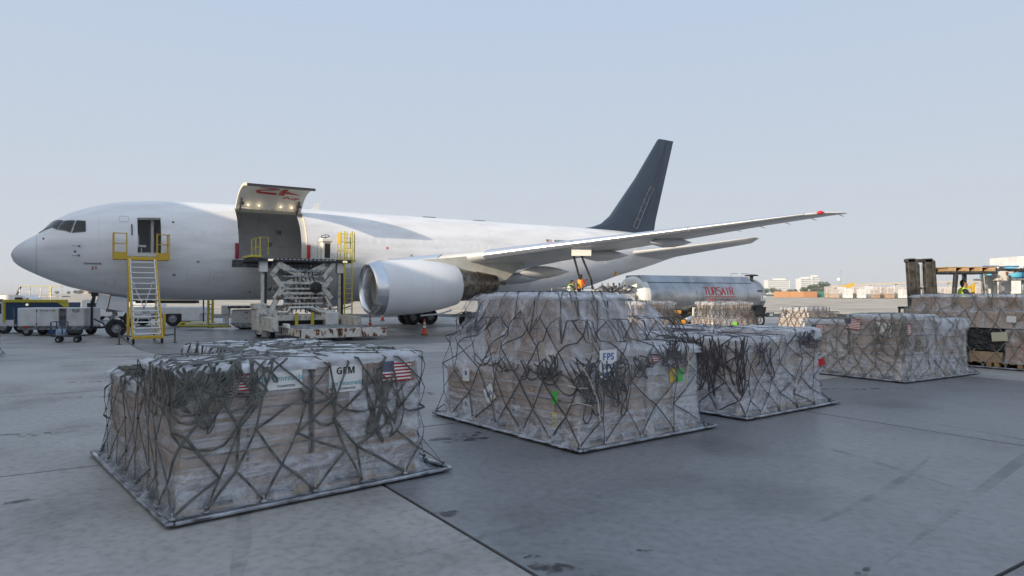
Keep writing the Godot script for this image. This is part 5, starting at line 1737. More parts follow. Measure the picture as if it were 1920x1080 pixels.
func build_stairs() -> void:
	# own axes: x aft, y up, z away from the airplane; origin below the platform edge
	var p := thing("boarding_stairs", "white wheeled boarding stairs with yellow railings at the open forward door", "stairs", plane_at(5.38, 3.4), plane_turn())
	for x in [-0.60, 0.60]:
		one("stringer", M.yellow, p, func(b): b.beam(Vector3(x, 0.28, 2.85), Vector3(x, 3.98, 0.05), 0.07, 0.16, 0.01))
		one("side_frame", M.white, p, func(b): b.beam(Vector3(x * 0.88, 0.30, 2.78), Vector3(x * 0.88, 3.95, 0.10), 0.05, 0.10))
		one("post", M.yellow, p, func(b): b.beam(Vector3(x * 1.0, 0.25, 0.25), Vector3(x * 1.0, 3.95, 0.0), 0.08, 0.08))
	for k in 14:
		var t := (k + 0.5) / 14.0
		one("step", M.white, p, func(b): b.bx(Vector3(0, lerpf(0.32, 3.95, t), lerpf(2.82, 0.08, t)), Vector3(1.1, 0.045, 0.22), 0.006))
	for q in [[Vector3(-0.45, 2.9, 0.2), Vector3(0, 1.6, 1.2)], [Vector3(0.45, 2.9, 0.2), Vector3(0, 1.6, 1.2)], [Vector3(0, 1.7, 1.1), Vector3(-0.48, 0.35, 0.6)], [Vector3(0, 1.7, 1.1), Vector3(0.48, 0.35, 0.6)]]:
		one("brace", M.white, p, func(b): b.tube(q, 0.03, 6))
	one("base_frame", M.white, p, func(b):
		b.beam(Vector3(-0.62, 0.28, -0.3), Vector3(-0.62, 0.28, 2.9), 0.1, 0.12, 0.01)
		b.beam(Vector3(0.62, 0.28, -0.3), Vector3(0.62, 0.28, 2.9), 0.1, 0.12, 0.01)
		b.beam(Vector3(-0.62, 0.28, -0.3), Vector3(0.62, 0.28, -0.3), 0.1, 0.12, 0.01))
	one("bumper", M.yellow, p, func(b): b.bx(Vector3(0, 0.30, 2.95), Vector3(1.28, 0.14, 0.12), 0.015))
	for x in [-0.58, 0.58]:
		for z in [2.85, -0.2]: wheel("wheel", p, Vector3(x, 0.16, z), Vector3(1, 0, 0), 0.16, 0.09, 0.07)
		one("drawbar_post", M.yellow, p, func(b): b.bx(Vector3(x * 1.28, 0.85, 2.2), Vector3(0.12, 1.0, 0.12), 0.015))
		one("jack", M.hub, p, func(b):
			b.cyl(Vector3(x * 1.95, 0.04, 2.75), Vector3(x * 1.95, 0.72, 2.75), 0.035)
			b.cyl(Vector3(x * 1.95, 0.0, 2.75), Vector3(x * 1.95, 0.03, 2.75), 0.10)
			b.beam(Vector3(x, 0.34, 2.75), Vector3(x * 1.95, 0.40, 2.75), 0.06, 0.06)
			b.cyl(Vector3(x * 1.95, 0.70, 2.75), Vector3(x * 1.95 + 0.2, 0.72, 2.75), 0.015))
	one("platform", M.yellow, p, func(b):
		b.bx(Vector3(0, 4.02, -0.36), Vector3(2.45, 0.16, 0.76), 0.015))
	one("deck", M.midgrey, p, func(b): b.bx(Vector3(0, 4.11, -0.36), Vector3(2.38, 0.02, 0.70)))
	for x in [-1.0, 1.0]:
		one("toe_board", M.yellow, p, func(b): b.bx(Vector3(x * 0.92, 4.2, 0.0), Vector3(0.56, 0.22, 0.03)))
		for e in [[1.2, 0.0], [0.66, 0.0], [1.2, -0.68]]: one("railing_post", M.yellow, p, func(b): b.bx(Vector3(x * e[0], 4.68, e[1]), Vector3(0.06, 1.16, 0.06), 0.01))
		for y in [4.72, 5.22]:
			rail(p, M.yellow, [Vector3(x * 0.66, y, 0.0), Vector3(x * 1.2, y, 0.0), Vector3(x * 1.2, y, -0.68)], 0.026)

func build_loader() -> void:
	# own axes: x aft, z away from the airplane, origin on the apron at s 13, l 3
	var p := thing("cargo_loader", "worn white scissor cargo loader raised to the open cargo door", "loader", plane_at(13.0, 3.0), plane_turn())
	# chassis
	for x in [-2.2, 2.05]:
		one("chassis_beam", M.offwhite, p, func(b): b.bx(Vector3(x, 0.75, 2.2), Vector3(0.34, 0.7, 4.0), 0.03))
	one("front_housing", M.offwhite, p, func(b):
		b.bx(Vector3(-2.30, 0.92, 1.5), Vector3(0.55, 1.1, 1.15), 0.03)
		b.bx(Vector3(-2.34, 1.62, 1.5), Vector3(0.62, 0.3, 1.0), 0.03)
		b.bx(Vector3(-2.22, 0.36, 1.9), Vector3(0.5, 0.36, 0.9), 0.03))
	one("data_plate", M.ink, p, func(b):
		for k in 5: b.bx(Vector3(-2.42 + k * 0.06, 1.05, 2.08), Vector3(0.02, 0.5 - (k % 3) * 0.08, 0.006))
		for k in 3: b.bx(Vector3(-2.12, 0.75 + k * 0.2, 2.08), Vector3(0.05, 0.12, 0.006)))
	one("cross_beam", M.offwhite, p, func(b): b.bx(Vector3(0, 1.0, 1.9), Vector3(3.9, 0.28, 0.25), 0.02))
	one("cross_beam", M.offwhite, p, func(b): b.bx(Vector3(0, 0.5, 0.2), Vector3(4.2, 0.35, 0.35), 0.02))
	one("engine_box", M.black, p, func(b): b.bx(Vector3(0.1, 0.62, 0.9), Vector3(3.2, 0.8, 1.2), 0.03))
	one("tank_box", M.white, p, func(b): b.bx(Vector3(1.35, 0.8, 1.9), Vector3(0.7, 0.95, 0.6), 0.03))
	for x in [-0.42, 0.42]: one("guard_post", M.yellow2, p, func(b): b.bx(Vector3(x - 0.15, 0.75, 2.15), Vector3(0.16, 1.05, 0.08), 0.01))
	one("guard_bar", M.offwhite, p, func(b): b.cyl(Vector3(-0.57, 0.62, 2.15), Vector3(0.27, 0.62, 2.15), 0.03))
	one("pipe", M.pale, p, func(b): b.tube([Vector3(-1.7, 1.32, 1.9), Vector3(-1.0, 1.32, 1.95), Vector3(-0.85, 1.55, 1.95), Vector3(0.35, 1.55, 1.95), Vector3(0.7, 1.32, 1.95), Vector3(1.5, 1.32, 1.9)], 0.055, 8))
	for x in [-2.1, 1.95]:
		wheel("wheel", p, Vector3(x, 0.30, 0.5), Vector3(1, 0, 0), 0.30, 0.26, 0.15)
		wheel("wheel", p, Vector3(x, 0.30, 3.1), Vector3(1, 0, 0), 0.30, 0.26, 0.15)
	# upright masts
	for x in [-2.12, 2.0]:
		one("mast", M.offwhite, p, func(b): b.bx(Vector3(x, 2.4, 1.38), Vector3(0.17, 3.6, 0.17), 0.012))
		one("mast_channel", M.black, p, func(b): b.bx(Vector3(x + 0.13, 2.2, 1.40), Vector3(0.13, 3.4, 0.15)))
		one("mast_head", M.white, p, func(b): b.bx(Vector3(x + 0.02, 3.72, 1.42), Vector3(0.40, 0.62, 0.34), 0.03))
	# scissors: two stages on two sides
	for z in [0.35, 1.55]:
		for st in 2:
			var y0 := 1.15 + st * 1.36
			var y1 := y0 + 1.36
			for e in [[-1.45, 1.25], [1.25, -1.45]]:
				one("scissor_arm", M.rusty if z > 1.0 and st == 0 else M.offwhite, p, func(b): b.beam(Vector3(e[0], y0, z), Vector3(e[1], y1, z + 0.12 * (1 if e[0] > 0 else 0)), 0.34, 0.16, 0.02, Vector3(0, 0, 1)))
			for x in [-1.45, 1.25]:
				one("pivot", M.hub, p, func(b): b.cyl(Vector3(x, y1, z - 0.12), Vector3(x, y1, z + 0.18), 0.12))
	for y in [1.75, 2.05, 2.55, 3.2, 3.5]:
		one("tie_bar", M.offwhite if y < 3.0 else M.steel, p, func(b): b.beam(Vector3(-1.15, y, 1.72), Vector3(1.0, y, 1.72), 0.07, 0.10, 0.01))
	one("lift_frame", M.steel, p, func(b):
		b.bx(Vector3(-0.1, 2.5, 0.95), Vector3(1.9, 0.3, 0.7), 0.03)
		b.bx(Vector3(-0.1, 1.75, 0.95), Vector3(1.5, 0.5, 0.6), 0.03)
		b.bx(Vector3(-0.1, 3.5, 0.95), Vector3(2.2, 0.35, 0.8), 0.03))
	for k in 6: one("hydraulic_hose", M.black, p, func(b): b.tube([Vector3(-0.7 + k * 0.25, 1.3, 1.6), Vector3(-0.6 + k * 0.22, 1.9, 1.75), Vector3(-0.5 + k * 0.25, 2.5, 1.6), Vector3(-0.6 + k * 0.2, 3.2, 1.7), Vector3(-0.5 + k * 0.2, 3.95, 1.5)], 0.03, 6))
	for e in [[-1.62, 2.0, -1.15, 2.62], [-1.62, 3.15, -1.15, 2.55], [1.42, 2.0, 0.95, 2.62], [1.42, 3.15, 0.95, 2.55]]:
		one("side_plate", M.offwhite, p, func(b): b.beam(Vector3(e[0], e[1], 1.80), Vector3(e[2], e[3], 1.80), 0.10, 0.26, 0.02))
	for y in [2.3, 2.85]: one("tie_bar", M.offwhite, p, func(b): b.beam(Vector3(-1.4, y, 1.78), Vector3(1.2, y, 1.78), 0.08, 0.14, 0.01))
	one("base_cabinet", M.offwhite, p, func(b): b.bx(Vector3(-1.75, 0.95, 1.75), Vector3(0.5, 0.95, 0.5), 0.03))
	one("hose_reel", M.black, p, func(b): b.lathe(Vector3(0.55, 2.62, 1.82), Vector3(0, 0, 1), [[0, 0.08], [0, 0.30], [0.12, 0.30], [0.12, 0.08]], 20))
	for x in [-0.5, 0.3]: one("lift_cylinder", M.chrome, p, func(b): b.cyl(Vector3(x, 1.2, 0.95), Vector3(x + 0.3, 3.0, 0.95), 0.07))
	one("outrigger", M.rusty, p, func(b): b.beam(Vector3(-1.85, 1.25, 1.75), Vector3(-1.4, 2.2, 1.75), 0.2, 0.26, 0.03))
	one("outrigger", M.rusty, p, func(b): b.beam(Vector3(1.55, 1.25, 1.75), Vector3(1.0, 2.1, 1.75), 0.2, 0.26, 0.03))
	one("outrigger", M.offwhite, p, func(b): b.beam(Vector3(-1.75, 3.2, 1.6), Vector3(-1.2, 4.0, 1.6), 0.2, 0.26, 0.03))
	one("outrigger", M.offwhite, p, func(b): b.beam(Vector3(1.0, 3.1, 1.6), Vector3(1.65, 4.0, 1.6), 0.2, 0.26, 0.03))
	# bridge at the door
	one("bridge", M.darkgrey, p, func(b): b.bx(Vector3(-0.1, 4.06, 0.8), Vector3(5.3, 0.18, 2.1), 0.02))
	for k in 13: one("roller", M.steel, p, func(b): b.cyl(Vector3(-2.2 + k * 0.34, 4.16, -0.1), Vector3(-2.2 + k * 0.34, 4.16, 1.7), 0.035, 0.035, 8))
	one("tread_strip", M.pale, p, func(b):
		for k in 16: b.bx(Vector3(-1.7 + k * 0.22, 4.10, 1.853), Vector3(0.12, 0.03, 0.004)))
	one("rubber_bumper", M.black, p, func(b): b.tube([Vector3(-2.75, 4.0, -0.25), Vector3(2.5, 4.0, -0.25)], 0.09, 8))
	for x in [-1.85, 2.15]: one("work_lamp", M.lamp, p, func(b): b.bx(Vector3(x, 4.04, 1.9), Vector3(0.24, 0.10, 0.06), 0.01))
	one("side_step", M.yellow2, p, func(b): b.bx(Vector3(-2.55, 4.22, 0.9), Vector3(0.55, 0.12, 1.9), 0.02))
	for z in [-0.05, 0.85, 1.8]: one("railing_post", M.yellow2, p, func(b): b.bx(Vector3(-2.35, 4.75, z), Vector3(0.05, 0.95, 0.05), 0.008))
	for y in [4.72, 5.2]: rail(p, M.yellow2, [Vector3(-2.35, y, -0.05), Vector3(-2.35, y, 1.8)], 0.024)
	rail(p, M.yellow2, [Vector3(-2.35, 5.2, 1.8), Vector3(-1.95, 5.22, 1.8), Vector3(-1.95, 4.3, 1.8)], 0.024)
	# console with steering wheel
	one("console", M.pale, p, func(b):
		b.bx(Vector3(1.42, 4.7, 0.75), Vector3(0.50, 1.05, 0.45), 0.05)
		b.bx(Vector3(1.42, 5.26, 0.8), Vector3(0.62, 0.22, 0.55), 0.05))
	one("console_recess", M.black, p, func(b): b.bx(Vector3(1.46, 4.68, 0.985), Vector3(0.30, 0.8, 0.03)))
	one("steering_wheel", M.black, p, func(b):
		var r := []
		for k in 20: r.append(Vector3(1.42 + 0.22 * cos(TAU * k / 20.0), 5.50 + 0.06 * sin(TAU * k / 20.0), 0.75 + 0.2 * sin(TAU * k / 20.0)))
		b.tube(r, 0.022, 6, true)
		b.cyl(Vector3(1.42, 5.32, 0.75), Vector3(1.42, 5.50, 0.75), 0.03))
	one("console_rail", M.yellow2, p, func(b): b.tube([Vector3(0.95, 4.2, 0.8), Vector3(0.95, 5.15, 0.8), Vector3(1.2, 5.15, 0.8)], 0.022, 6))
	# ladder and its cage
	one("ladder_platform", M.yellow2, p, func(b): b.bx(Vector3(2.25, 4.12, 1.35), Vector3(1.1, 0.12, 0.9), 0.015))
	for x in [2.12, 2.55]: one("ladder_rail", M.yellow2, p, func(b): b.bx(Vector3(x, 3.1, 1.9), Vector3(0.06, 5.3, 0.06), 0.008))
	for k in 18: one("rung", M.yellow2, p, func(b): b.cyl(Vector3(2.12, 0.6 + k * 0.28, 1.9), Vector3(2.55, 0.6 + k * 0.28, 1.9), 0.018, 0.018, 6))
	for e in [[1.95, 1.75], [2.0, 1.1], [2.75, 1.1], [2.75, 1.75], [2.3, 1.75]]: one("cage_post", M.yellow2, p, func(b): b.bx(Vector3(e[0], 4.95, e[1]), Vector3(0.05, 1.55, 0.05), 0.008))
	for y in [4.7, 5.2, 5.65]: rail(p, M.yellow2, [Vector3(1.95, y, 1.75), Vector3(2.0, y, 1.1), Vector3(2.75, y, 1.1), Vector3(2.75, y, 1.75)], 0.022)
	one("guard_panel", M.yellow, p, func(b): b.bx(Vector3(1.98, 5.35, 1.45), Vector3(0.06, 0.6, 0.5), 0.01))
	# low main deck
	one("deck_side", M.rusty, p, func(b): b.bx(Vector3(-1.52, 0.42, 4.3), Vector3(0.16, 0.36, 4.4), 0.015))
	one("deck_side", M.rusty, p, func(b): b.bx(Vector3(2.55, 0.42, 4.3), Vector3(0.16, 0.36, 4.4), 0.015))
	one("deck_end", M.rusty, p, func(b): b.bx(Vector3(0.52, 0.40, 6.45), Vector3(4.24, 0.44, 0.2), 0.02))
	one("deck_plate", M.midgrey, p, func(b): b.bx(Vector3(0.52, 0.50, 4.25), Vector3(3.9, 0.10, 4.3)))
	for k in 12: one("deck_roller", M.steel, p, func(b): b.cyl(Vector3(-1.3, 0.58, 2.4 + k * 0.34), Vector3(2.35, 0.58, 2.4 + k * 0.34), 0.05, 0.05, 8))
	one("deck_stop", M.pale, p, func(b): b.bx(Vector3(-1.6, 0.68, 4.0), Vector3(0.14, 0.22, 0.9), 0.03))

func build_left_side() -> void:
	# ground power unit
	var p := thing("power_unit", "white ground power cart with a dark blue logo on small wheels", "power cart", at(-24.9, 37.6), 0.0)
	one("housing", M.white, p, func(b): b.bx(Vector3(0, 1.02, 0), Vector3(3.6, 0.98, 1.5), 0.03))
	one("skirt", M.steel, p, func(b): b.bx(Vector3(0, 0.43, 0), Vector3(3.62, 0.2, 1.45), 0.01))
	one("vent_panel", M.midgrey, p, func(b):
		b.bx(Vector3(0.65, 1.02, 0.755), Vector3(0.36, 0.94, 0.012))
		for k in 9: b.bx(Vector3(0.65, 0.6 + k * 0.1, 0.766), Vector3(0.34, 0.03, 0.02)))
	for x in [-0.75, 0.45, 0.86]: one("door_gap", M.ink, p, func(b): b.bx(Vector3(x, 1.02, 0.7515), Vector3(0.015, 0.94, 0.006)))
	for y in [0.65, 1.36]: one("latch", M.black, p, func(b): b.bx(Vector3(-0.75, y, 0.76), Vector3(0.06, 0.08, 0.03), 0.005))
	text_on(p, "lettering", "TLD", 0.24, Transform3D(Basis(), Vector3(1.35, 1.36, 0.756)), M.navy)
	text_on(p, "lettering", "GROUND POWER", 0.10, Transform3D(Basis(), Vector3(-0.15, 1.36, 0.756)), M.steel)
	one("fuel_tank", M.blue, p, func(b): b.bx(Vector3(0.4, 0.27, 0.3), Vector3(1.2, 0.24, 0.7), 0.03))
	for x in [-1.35, 1.35]:
		for z in [-0.62, 0.62]: wheel("wheel", p, Vector3(x, 0.29, z), Vector3(0, 0, 1), 0.29, 0.2, 0.15)
	one("drawbar", M.darkgrey, p, func(b): b.beam(Vector3(1.8, 0.4, 0), Vector3(2.7, 0.45, 0), 0.12, 0.12, 0.01))
	one("cable_arm", M.darkgrey, p, func(b):
		b.beam(Vector3(1.95, 0.4, 0.3), Vector3(1.95, 1.9, 0.3), 0.10, 0.10)
		b.beam(Vector3(1.95, 1.6, 0.3), Vector3(2.15, 2.5, 0.3), 0.18, 0.10)
		b.bx(Vector3(2.12, 2.35, 0.3), Vector3(0.34, 0.42, 0.2), 0.03))
	one("hose", M.hub, p, func(b): b.tube([Vector3(2.2, 0.9, 0.5), Vector3(2.8, 0.7, 0.7), Vector3(3.3, 0.15, 0.9), Vector3(4.0, 0.05, 1.2)], 0.05, 7))
	one("marker_light", M.red, p, func(b): b.bx(Vector3(-1.35, 0.46, 0.75), Vector3(0.28, 0.08, 0.03)))
	# utility truck behind it
	p = thing("utility_truck", "blue bodied service truck with a white cab and yellow roof rail", "truck", at(-28.25, 39.6), 0.0)
	p.scale = Vector3.ONE * 0.82
	one("cab", M.white, p, func(b):
		b.prism(Transform3D(Basis(), Vector3(0, 0, -0.95)), PackedVector2Array([Vector2(-2.6, 0.55), Vector2(-2.6, 1.3), Vector2(-1.95, 1.45), Vector2(-1.6, 2.15), Vector2(-0.75, 2.25), Vector2(-0.7, 0.55)]), 1.9))
	one("window", M.glass, p, func(b): b.prism(Transform3D(Basis(), Vector3(0, 0, 0.952)), PackedVector2Array([Vector2(-1.8, 1.4), Vector2(-1.5, 2.05), Vector2(-0.95, 2.1), Vector2(-0.95, 1.38)]), 0.01))
	one("body", M.navy, p, func(b): b.bx(Vector3(1.35, 1.42, 0), Vector3(4.0, 1.5, 1.9), 0.03))
	one("fender", M.white, p, func(b): b.bx(Vector3(-0.75, 0.75, 0), Vector3(1.5, 0.5, 1.94), 0.06))
	one("roof_rail", M.yellow2, p, func(b):
		b.bx(Vector3(1.4, 2.27, 0.97), Vector3(4.5, 0.2, 0.14), 0.02)
		b.bx(Vector3(-0.72, 1.55, 0.98), Vector3(0.16, 1.5, 0.14), 0.02)
		b.beam(Vector3(-1.9, 1.1, 0.98), Vector3(-1.55, 0.55, 0.98), 0.12, 0.12))
	one("rail_end", M.yellow2, p, func(b): b.prism(Transform3D(Basis(), Vector3(0, 0, 0.9)), PackedVector2Array([Vector2(3.0, 2.16), Vector2(3.7, 2.16), Vector2(3.7, 1.85), Vector2(3.45, 1.85)]), 0.14))
	one("beacon", M.amber, p, func(b): b.cyl(Vector3(0.75, 2.37, 0.8), Vector3(0.75, 2.5, 0.8), 0.08))
	one("side_lamp", M.lamp, p, func(b): b.cyl(Vector3(0.85, 2.02, 0.96), Vector3(0.85, 2.02, 1.02), 0.08))
	for x in [-0.85, 2.4]:
		for z in [-0.8, 0.8]: wheel("wheel", p, Vector3(x, 0.5, z), Vector3(0, 0, 1), 0.5, 0.3, 0.26)
	one("mirror_pole", M.steel, p, func(b): b.cyl(Vector3(0.1, 0.5, 1.15), Vector3(0.05, 1.85, 1.15), 0.03))
	# flat hand cart
	p = thing("hand_cart", "dark flat hand cart loaded with water packs on the open apron", "cart", at(-20.95, 32.1), 0.12)
	one("bed", M.darkgrey, p, func(b): b.bx(Vector3(0.1, 0.30, 0), Vector3(1.25, 0.06, 0.6), 0.01))
	one("handle", M.navy, p, func(b): b.tube([Vector3(-0.52, 0.3, 0.25), Vector3(-0.55, 0.95, 0.25), Vector3(-0.35, 0.98, 0.25), Vector3(-0.05, 0.95, 0.25), Vector3(-0.05, 0.4, 0.25)], 0.03, 6))
	one("handle", M.navy, p, func(b): b.tube([Vector3(-0.52, 0.3, -0.25), Vector3(-0.55, 0.95, -0.25), Vector3(-0.05, 0.95, -0.25), Vector3(-0.05, 0.4, -0.25)], 0.03, 6))
	one("tow_bar", M.darkgrey, p, func(b): b.beam(Vector3(0.7, 0.3, 0), Vector3(1.0, 0.36, 0), 0.08, 0.05))
	for x in [-0.3, 0.5]:
		for z in [-0.27, 0.27]: wheel("wheel", p, Vector3(x + z * 0.3, 0.14, z), Vector3(0, 0, 1), 0.14, 0.08, 0.06)
	var wp := thing("water_pack", "pack of clear water bottles standing on the flat hand cart", "bottle pack", at(-21.2, 32.1, 0.33), 0.12)
	var wm := mat(0.45, 0.55, 0.65, 0.2)
	for i in 4:
		for j in 3: one("bottle", wm, wp, func(b): b.lathe(Vector3(-0.14 + i * 0.09, 0, -0.1 + j * 0.1), Vector3.UP, [[0, 0.001], [0.0, 0.04], [0.2, 0.04], [0.27, 0.018], [0.3, 0.018], [0.3, 0.001]], 8))
	var bag := thing("dark_bag", "black duffel bag lying on the flat hand cart", "bag", at(-20.6, 32.15, 0.33), 0.12)
	one("body", M.black, bag, func(b): b.lathe(Vector3(-0.28, 0.12, 0), Vector3(1, 0, 0), [[0, 0.001], [0.02, 0.10], [0.1, 0.12], [0.45, 0.12], [0.53, 0.10], [0.55, 0.001]], 16))
	one("strap", M.hub, bag, func(b): b.tube([Vector3(-0.15, 0.2, 0.05), Vector3(0, 0.3, 0.05), Vector3(0.12, 0.2, 0.05)], 0.015, 6))
	# second loader under the belly
	p = thing("lower_deck_loader", "grey and white belly loader with yellow mast beyond the fuselage", "loader", at(-17.6, 44.2), 0.25)
	one("chassis", M.white, p, func(b): b.bx(Vector3(1.3, 0.82, 0), Vector3(3.4, 0.85, 2.0), 0.04))
	one("skirt", M.steel, p, func(b): b.prism(Transform3D(Basis(), Vector3(0, 0, -0.9)), PackedVector2Array([Vector2(-0.5, 0.42), Vector2(3.0, 0.42), Vector2(2.7, 0.2), Vector2(-0.1, 0.12)]), 1.9))
	one("deck", M.midgrey, p, func(b): b.bx(Vector3(1.3, 1.42, 0), Vector3(3.8, 0.16, 2.2), 0.02))
	one("undercarriage", M.black, p, func(b): b.bx(Vector3(1.4, 0.2, -0.1), Vector3(2.6, 0.35, 1.5)))
	for x in [0.2, 2.4]: wheel("wheel", p, Vector3(x, 0.3, 0.7), Vector3(0, 0, 1), 0.3, 0.25, 0.14)
	one("mast", M.yellow2, p, func(b):
		b.bx(Vector3(-1.75, 1.2, 0.9), Vector3(0.13, 2.2, 0.13), 0.01)
		b.bx(Vector3(-1.5, 1.2, 0.9), Vector3(0.13, 2.2, 0.13), 0.01))
	for k in 7: one("rung", M.yellow2, p, func(b): b.bx(Vector3(-1.62, 0.4 + k * 0.3, 0.9), Vector3(0.26, 0.05, 0.06)))
	one("control_stand", M.pale, p, func(b):
		b.bx(Vector3(-0.75, 1.25, 0.7), Vector3(0.5, 0.6, 0.5), 0.05)
		b.bx(Vector3(-0.75, 0.6, 0.7), Vector3(0.3, 0.9, 0.3), 0.02))
	one("bumper", M.yellow2, p, func(b):
		b.tube([Vector3(-3.4, 0.45, 0.5), Vector3(-3.5, 0.3, 1.0), Vector3(-1.2, 0.22, 1.1), Vector3(-0.4, 0.22, 1.05)], 0.07, 7)
		b.tube([Vector3(-3.4, 0.45, 0.5), Vector3(-1.4, 0.4, 0.2)], 0.07, 7))
	one("front_frame", M.offwhite, p, func(b): b.bx(Vector3(-1.9, 0.3, 0.5), Vector3(2.4, 0.24, 1.0), 0.03))
	for q in [["data_label", M.blue, 1.15, 0.86, 0.6, 0.08], ["data_label", M.steel, 0.5, 1.08, 0.2, 0.12], ["data_label", M.amber, 0.5, 0.72, 0.22, 0.07], ["data_label", M.maroon, 1.25, 1.02, 0.4, 0.06]]:
		one(q[0], q[1], p, func(b): b.bx(Vector3(q[2], q[3], 1.003), Vector3(q[4], q[5], 0.006)))
	one("striped_bar", M.red, p, func(b): b.beam(Vector3(1.3, 2.2, 0.8), Vector3(1.75, 1.5, 0.8), 0.09, 0.05))
	# white truck with a yellow boom further back
	p = thing("boom_truck", "white truck carrying a yellow boom and bright blue covers behind the stairs", "truck", at(-24.6, 48.6), 0.05)
	one("body", M.white, p, func(b):
		b.bx(Vector3(0.4, 1.1, 0), Vector3(5.0, 0.5, 2.0), 0.04)
		b.bx(Vector3(2.1, 0.7, 0), Vector3(1.3, 0.7, 2.0), 0.06)
		b.bx(Vector3(-1.4, 0.8, 0), Vector3(1.6, 0.6, 2.0), 0.06))
	one("boom", M.yellow2, p, func(b): b.bx(Vector3(0.35, 1.95, 0.6), Vector3(4.6, 0.26, 0.5), 0.03))
	one("boom_base", M.black, p, func(b): b.bx(Vector3(0.3, 1.7, 0.5), Vector3(4.2, 0.2, 0.5), 0.03))
	one("blue_cover", M.skyblue, p, func(b): b.bx(Vector3(-2.6, 2.0, 0.7), Vector3(1.6, 0.55, 0.8), 0.08))
	one("blue_cover", M.skyblue, p, func(b): b.bx(Vector3(-2.95, 1.3, 0.7), Vector3(0.9, 0.55, 0.8), 0.08))
	one("side_panel", M.pale, p, func(b): b.bx(Vector3(-1.7, 1.1, 1.02), Vector3(1.1, 0.5, 0.04), 0.01))
	for x in [-2.0, 0.85]:
		for z in [-0.8, 0.8]: wheel("wheel", p, Vector3(x, 0.55, z), Vector3(0, 0, 1), 0.55, 0.35, 0.28)
	for x in [2.9, 3.5]: one("lift_post", M.darkgrey, p, func(b): b.bx(Vector3(x, 1.4, 0.8), Vector3(0.08, 2.2, 0.08)))
	# white vans and a car behind
	for e in [[-44.5, 60.5, 5.6, 2.15, "long white van parked behind the service truck", 0.0], [-35.0, 59.0, 3.2, 1.75, "small white van parked behind the nose wheel", 0.0], [-40.2, 74.0, 4.6, 2.2, "white van with dark windows parked under the nose", 0.1]]:
		p = thing("parked_van", e[4], "van", at(e[0], e[1]), e[5], "vans parked beyond the airplane")
		var L: float = e[2] * 0.5
		var H: float = e[3]
		one("body", M.white, p, func(b): b.prism(Transform3D(Basis(), Vector3(0, 0, -0.9)), PackedVector2Array([Vector2(-L, 0.35), Vector2(-L, H - 0.1), Vector2(-L + 0.25, H), Vector2(L - 1.2, H), Vector2(L - 0.7, H - 0.25), Vector2(L - 0.15, H * 0.58), Vector2(L, H * 0.5), Vector2(L, 0.35)]), 1.8))
		one("window", M.glass, p, func(b): b.prism(Transform3D(Basis(), Vector3(0, 0, 0.905)), PackedVector2Array([Vector2(L - 1.7, H * 0.6), Vector2(L - 1.7, H - 0.2), Vector2(L - 1.1, H - 0.2), Vector2(L - 0.5, H * 0.6)]), 0.01))
		one("window", M.glass, p, func(b): b.bx(Vector3(-L * 0.35, H * 0.74, 0.905), Vector3(L * 0.75, H * 0.2, 0.01)))
		for x in [-L * 0.6, L * 0.6]:
			for z in [-0.75, 0.75]: wheel("wheel", p, Vector3(x, 0.34, z), Vector3(0, 0, 1), 0.34, 0.22, 0.2)
	# raised work platform with rails
	p = thing("work_platform", "raised steel work platform with railings beyond the service truck", "platform", at(-45.2, 66.0), 0.0)
	one("deck", M.steel, p, func(b): b.bx(Vector3(0, 2.0, 0), Vector3(4.2, 0.1, 1.2), 0.02))
	for x in [-2.0, -1.0, 0.0, 1.0, 2.0]: one("post", M.steel, p, func(b): b.bx(Vector3(x, 1.5, 0.55), Vector3(0.06, 3.0, 0.06)))
	for y in [2.5, 2.98]: rail(p, M.yellow2 if y > 2.7 else M.steel, [Vector3(-2.1, y, 0.55), Vector3(2.1, y, 0.55)], 0.035)
	one("brace", M.yellow2, p, func(b): b.bx(Vector3(0.9, 2.5, 0.5), Vector3(0.2, 0.9, 0.1)))
	one("ramp", M.midgrey, p, func(b): b.beam(Vector3(-2.5, 2.1, 0.3), Vector3(-2.1, 2.95, 0.3), 0.2, 0.1))
	for x in [-1.8, 1.8]: wheel("wheel", p, Vector3(x, 0.25, 0.5), Vector3(0, 0, 1), 0.25, 0.15)

func cone(label: String, x: float, d: float, h: float) -> void:
	var p := thing("traffic_cone", label, "cone", at(x, d), 0.2, "traffic cones round the airplane")
	one("base", M.black, p, func(b): b.bx(Vector3(0, 0.02, 0), Vector3(0.38, 0.04, 0.38), 0.012))
	one("body", M.orange, p, func(b): b.lathe(Vector3(0, 0.04, 0), Vector3.UP, [[0, 0.15], [h * 0.42, 0.098]], 20))
	one("reflective_band", M.pale, p, func(b): b.lathe(Vector3(0, 0.04, 0), Vector3.UP, [[h * 0.42, 0.098], [h * 0.58, 0.078]], 20))
	one("middle_band", M.orange, p, func(b): b.lathe(Vector3(0, 0.04, 0), Vector3.UP, [[h * 0.58, 0.078], [h * 0.64, 0.071]], 20))
	one("reflective_band", M.pale, p, func(b): b.lathe(Vector3(0, 0.04, 0), Vector3.UP, [[h * 0.64, 0.071], [h * 0.80, 0.052]], 20))
	one("tip", M.orange, p, func(b): b.lathe(Vector3(0, 0.04, 0), Vector3.UP, [[h * 0.80, 0.052], [h, 0.028], [h, 0.001]], 20))

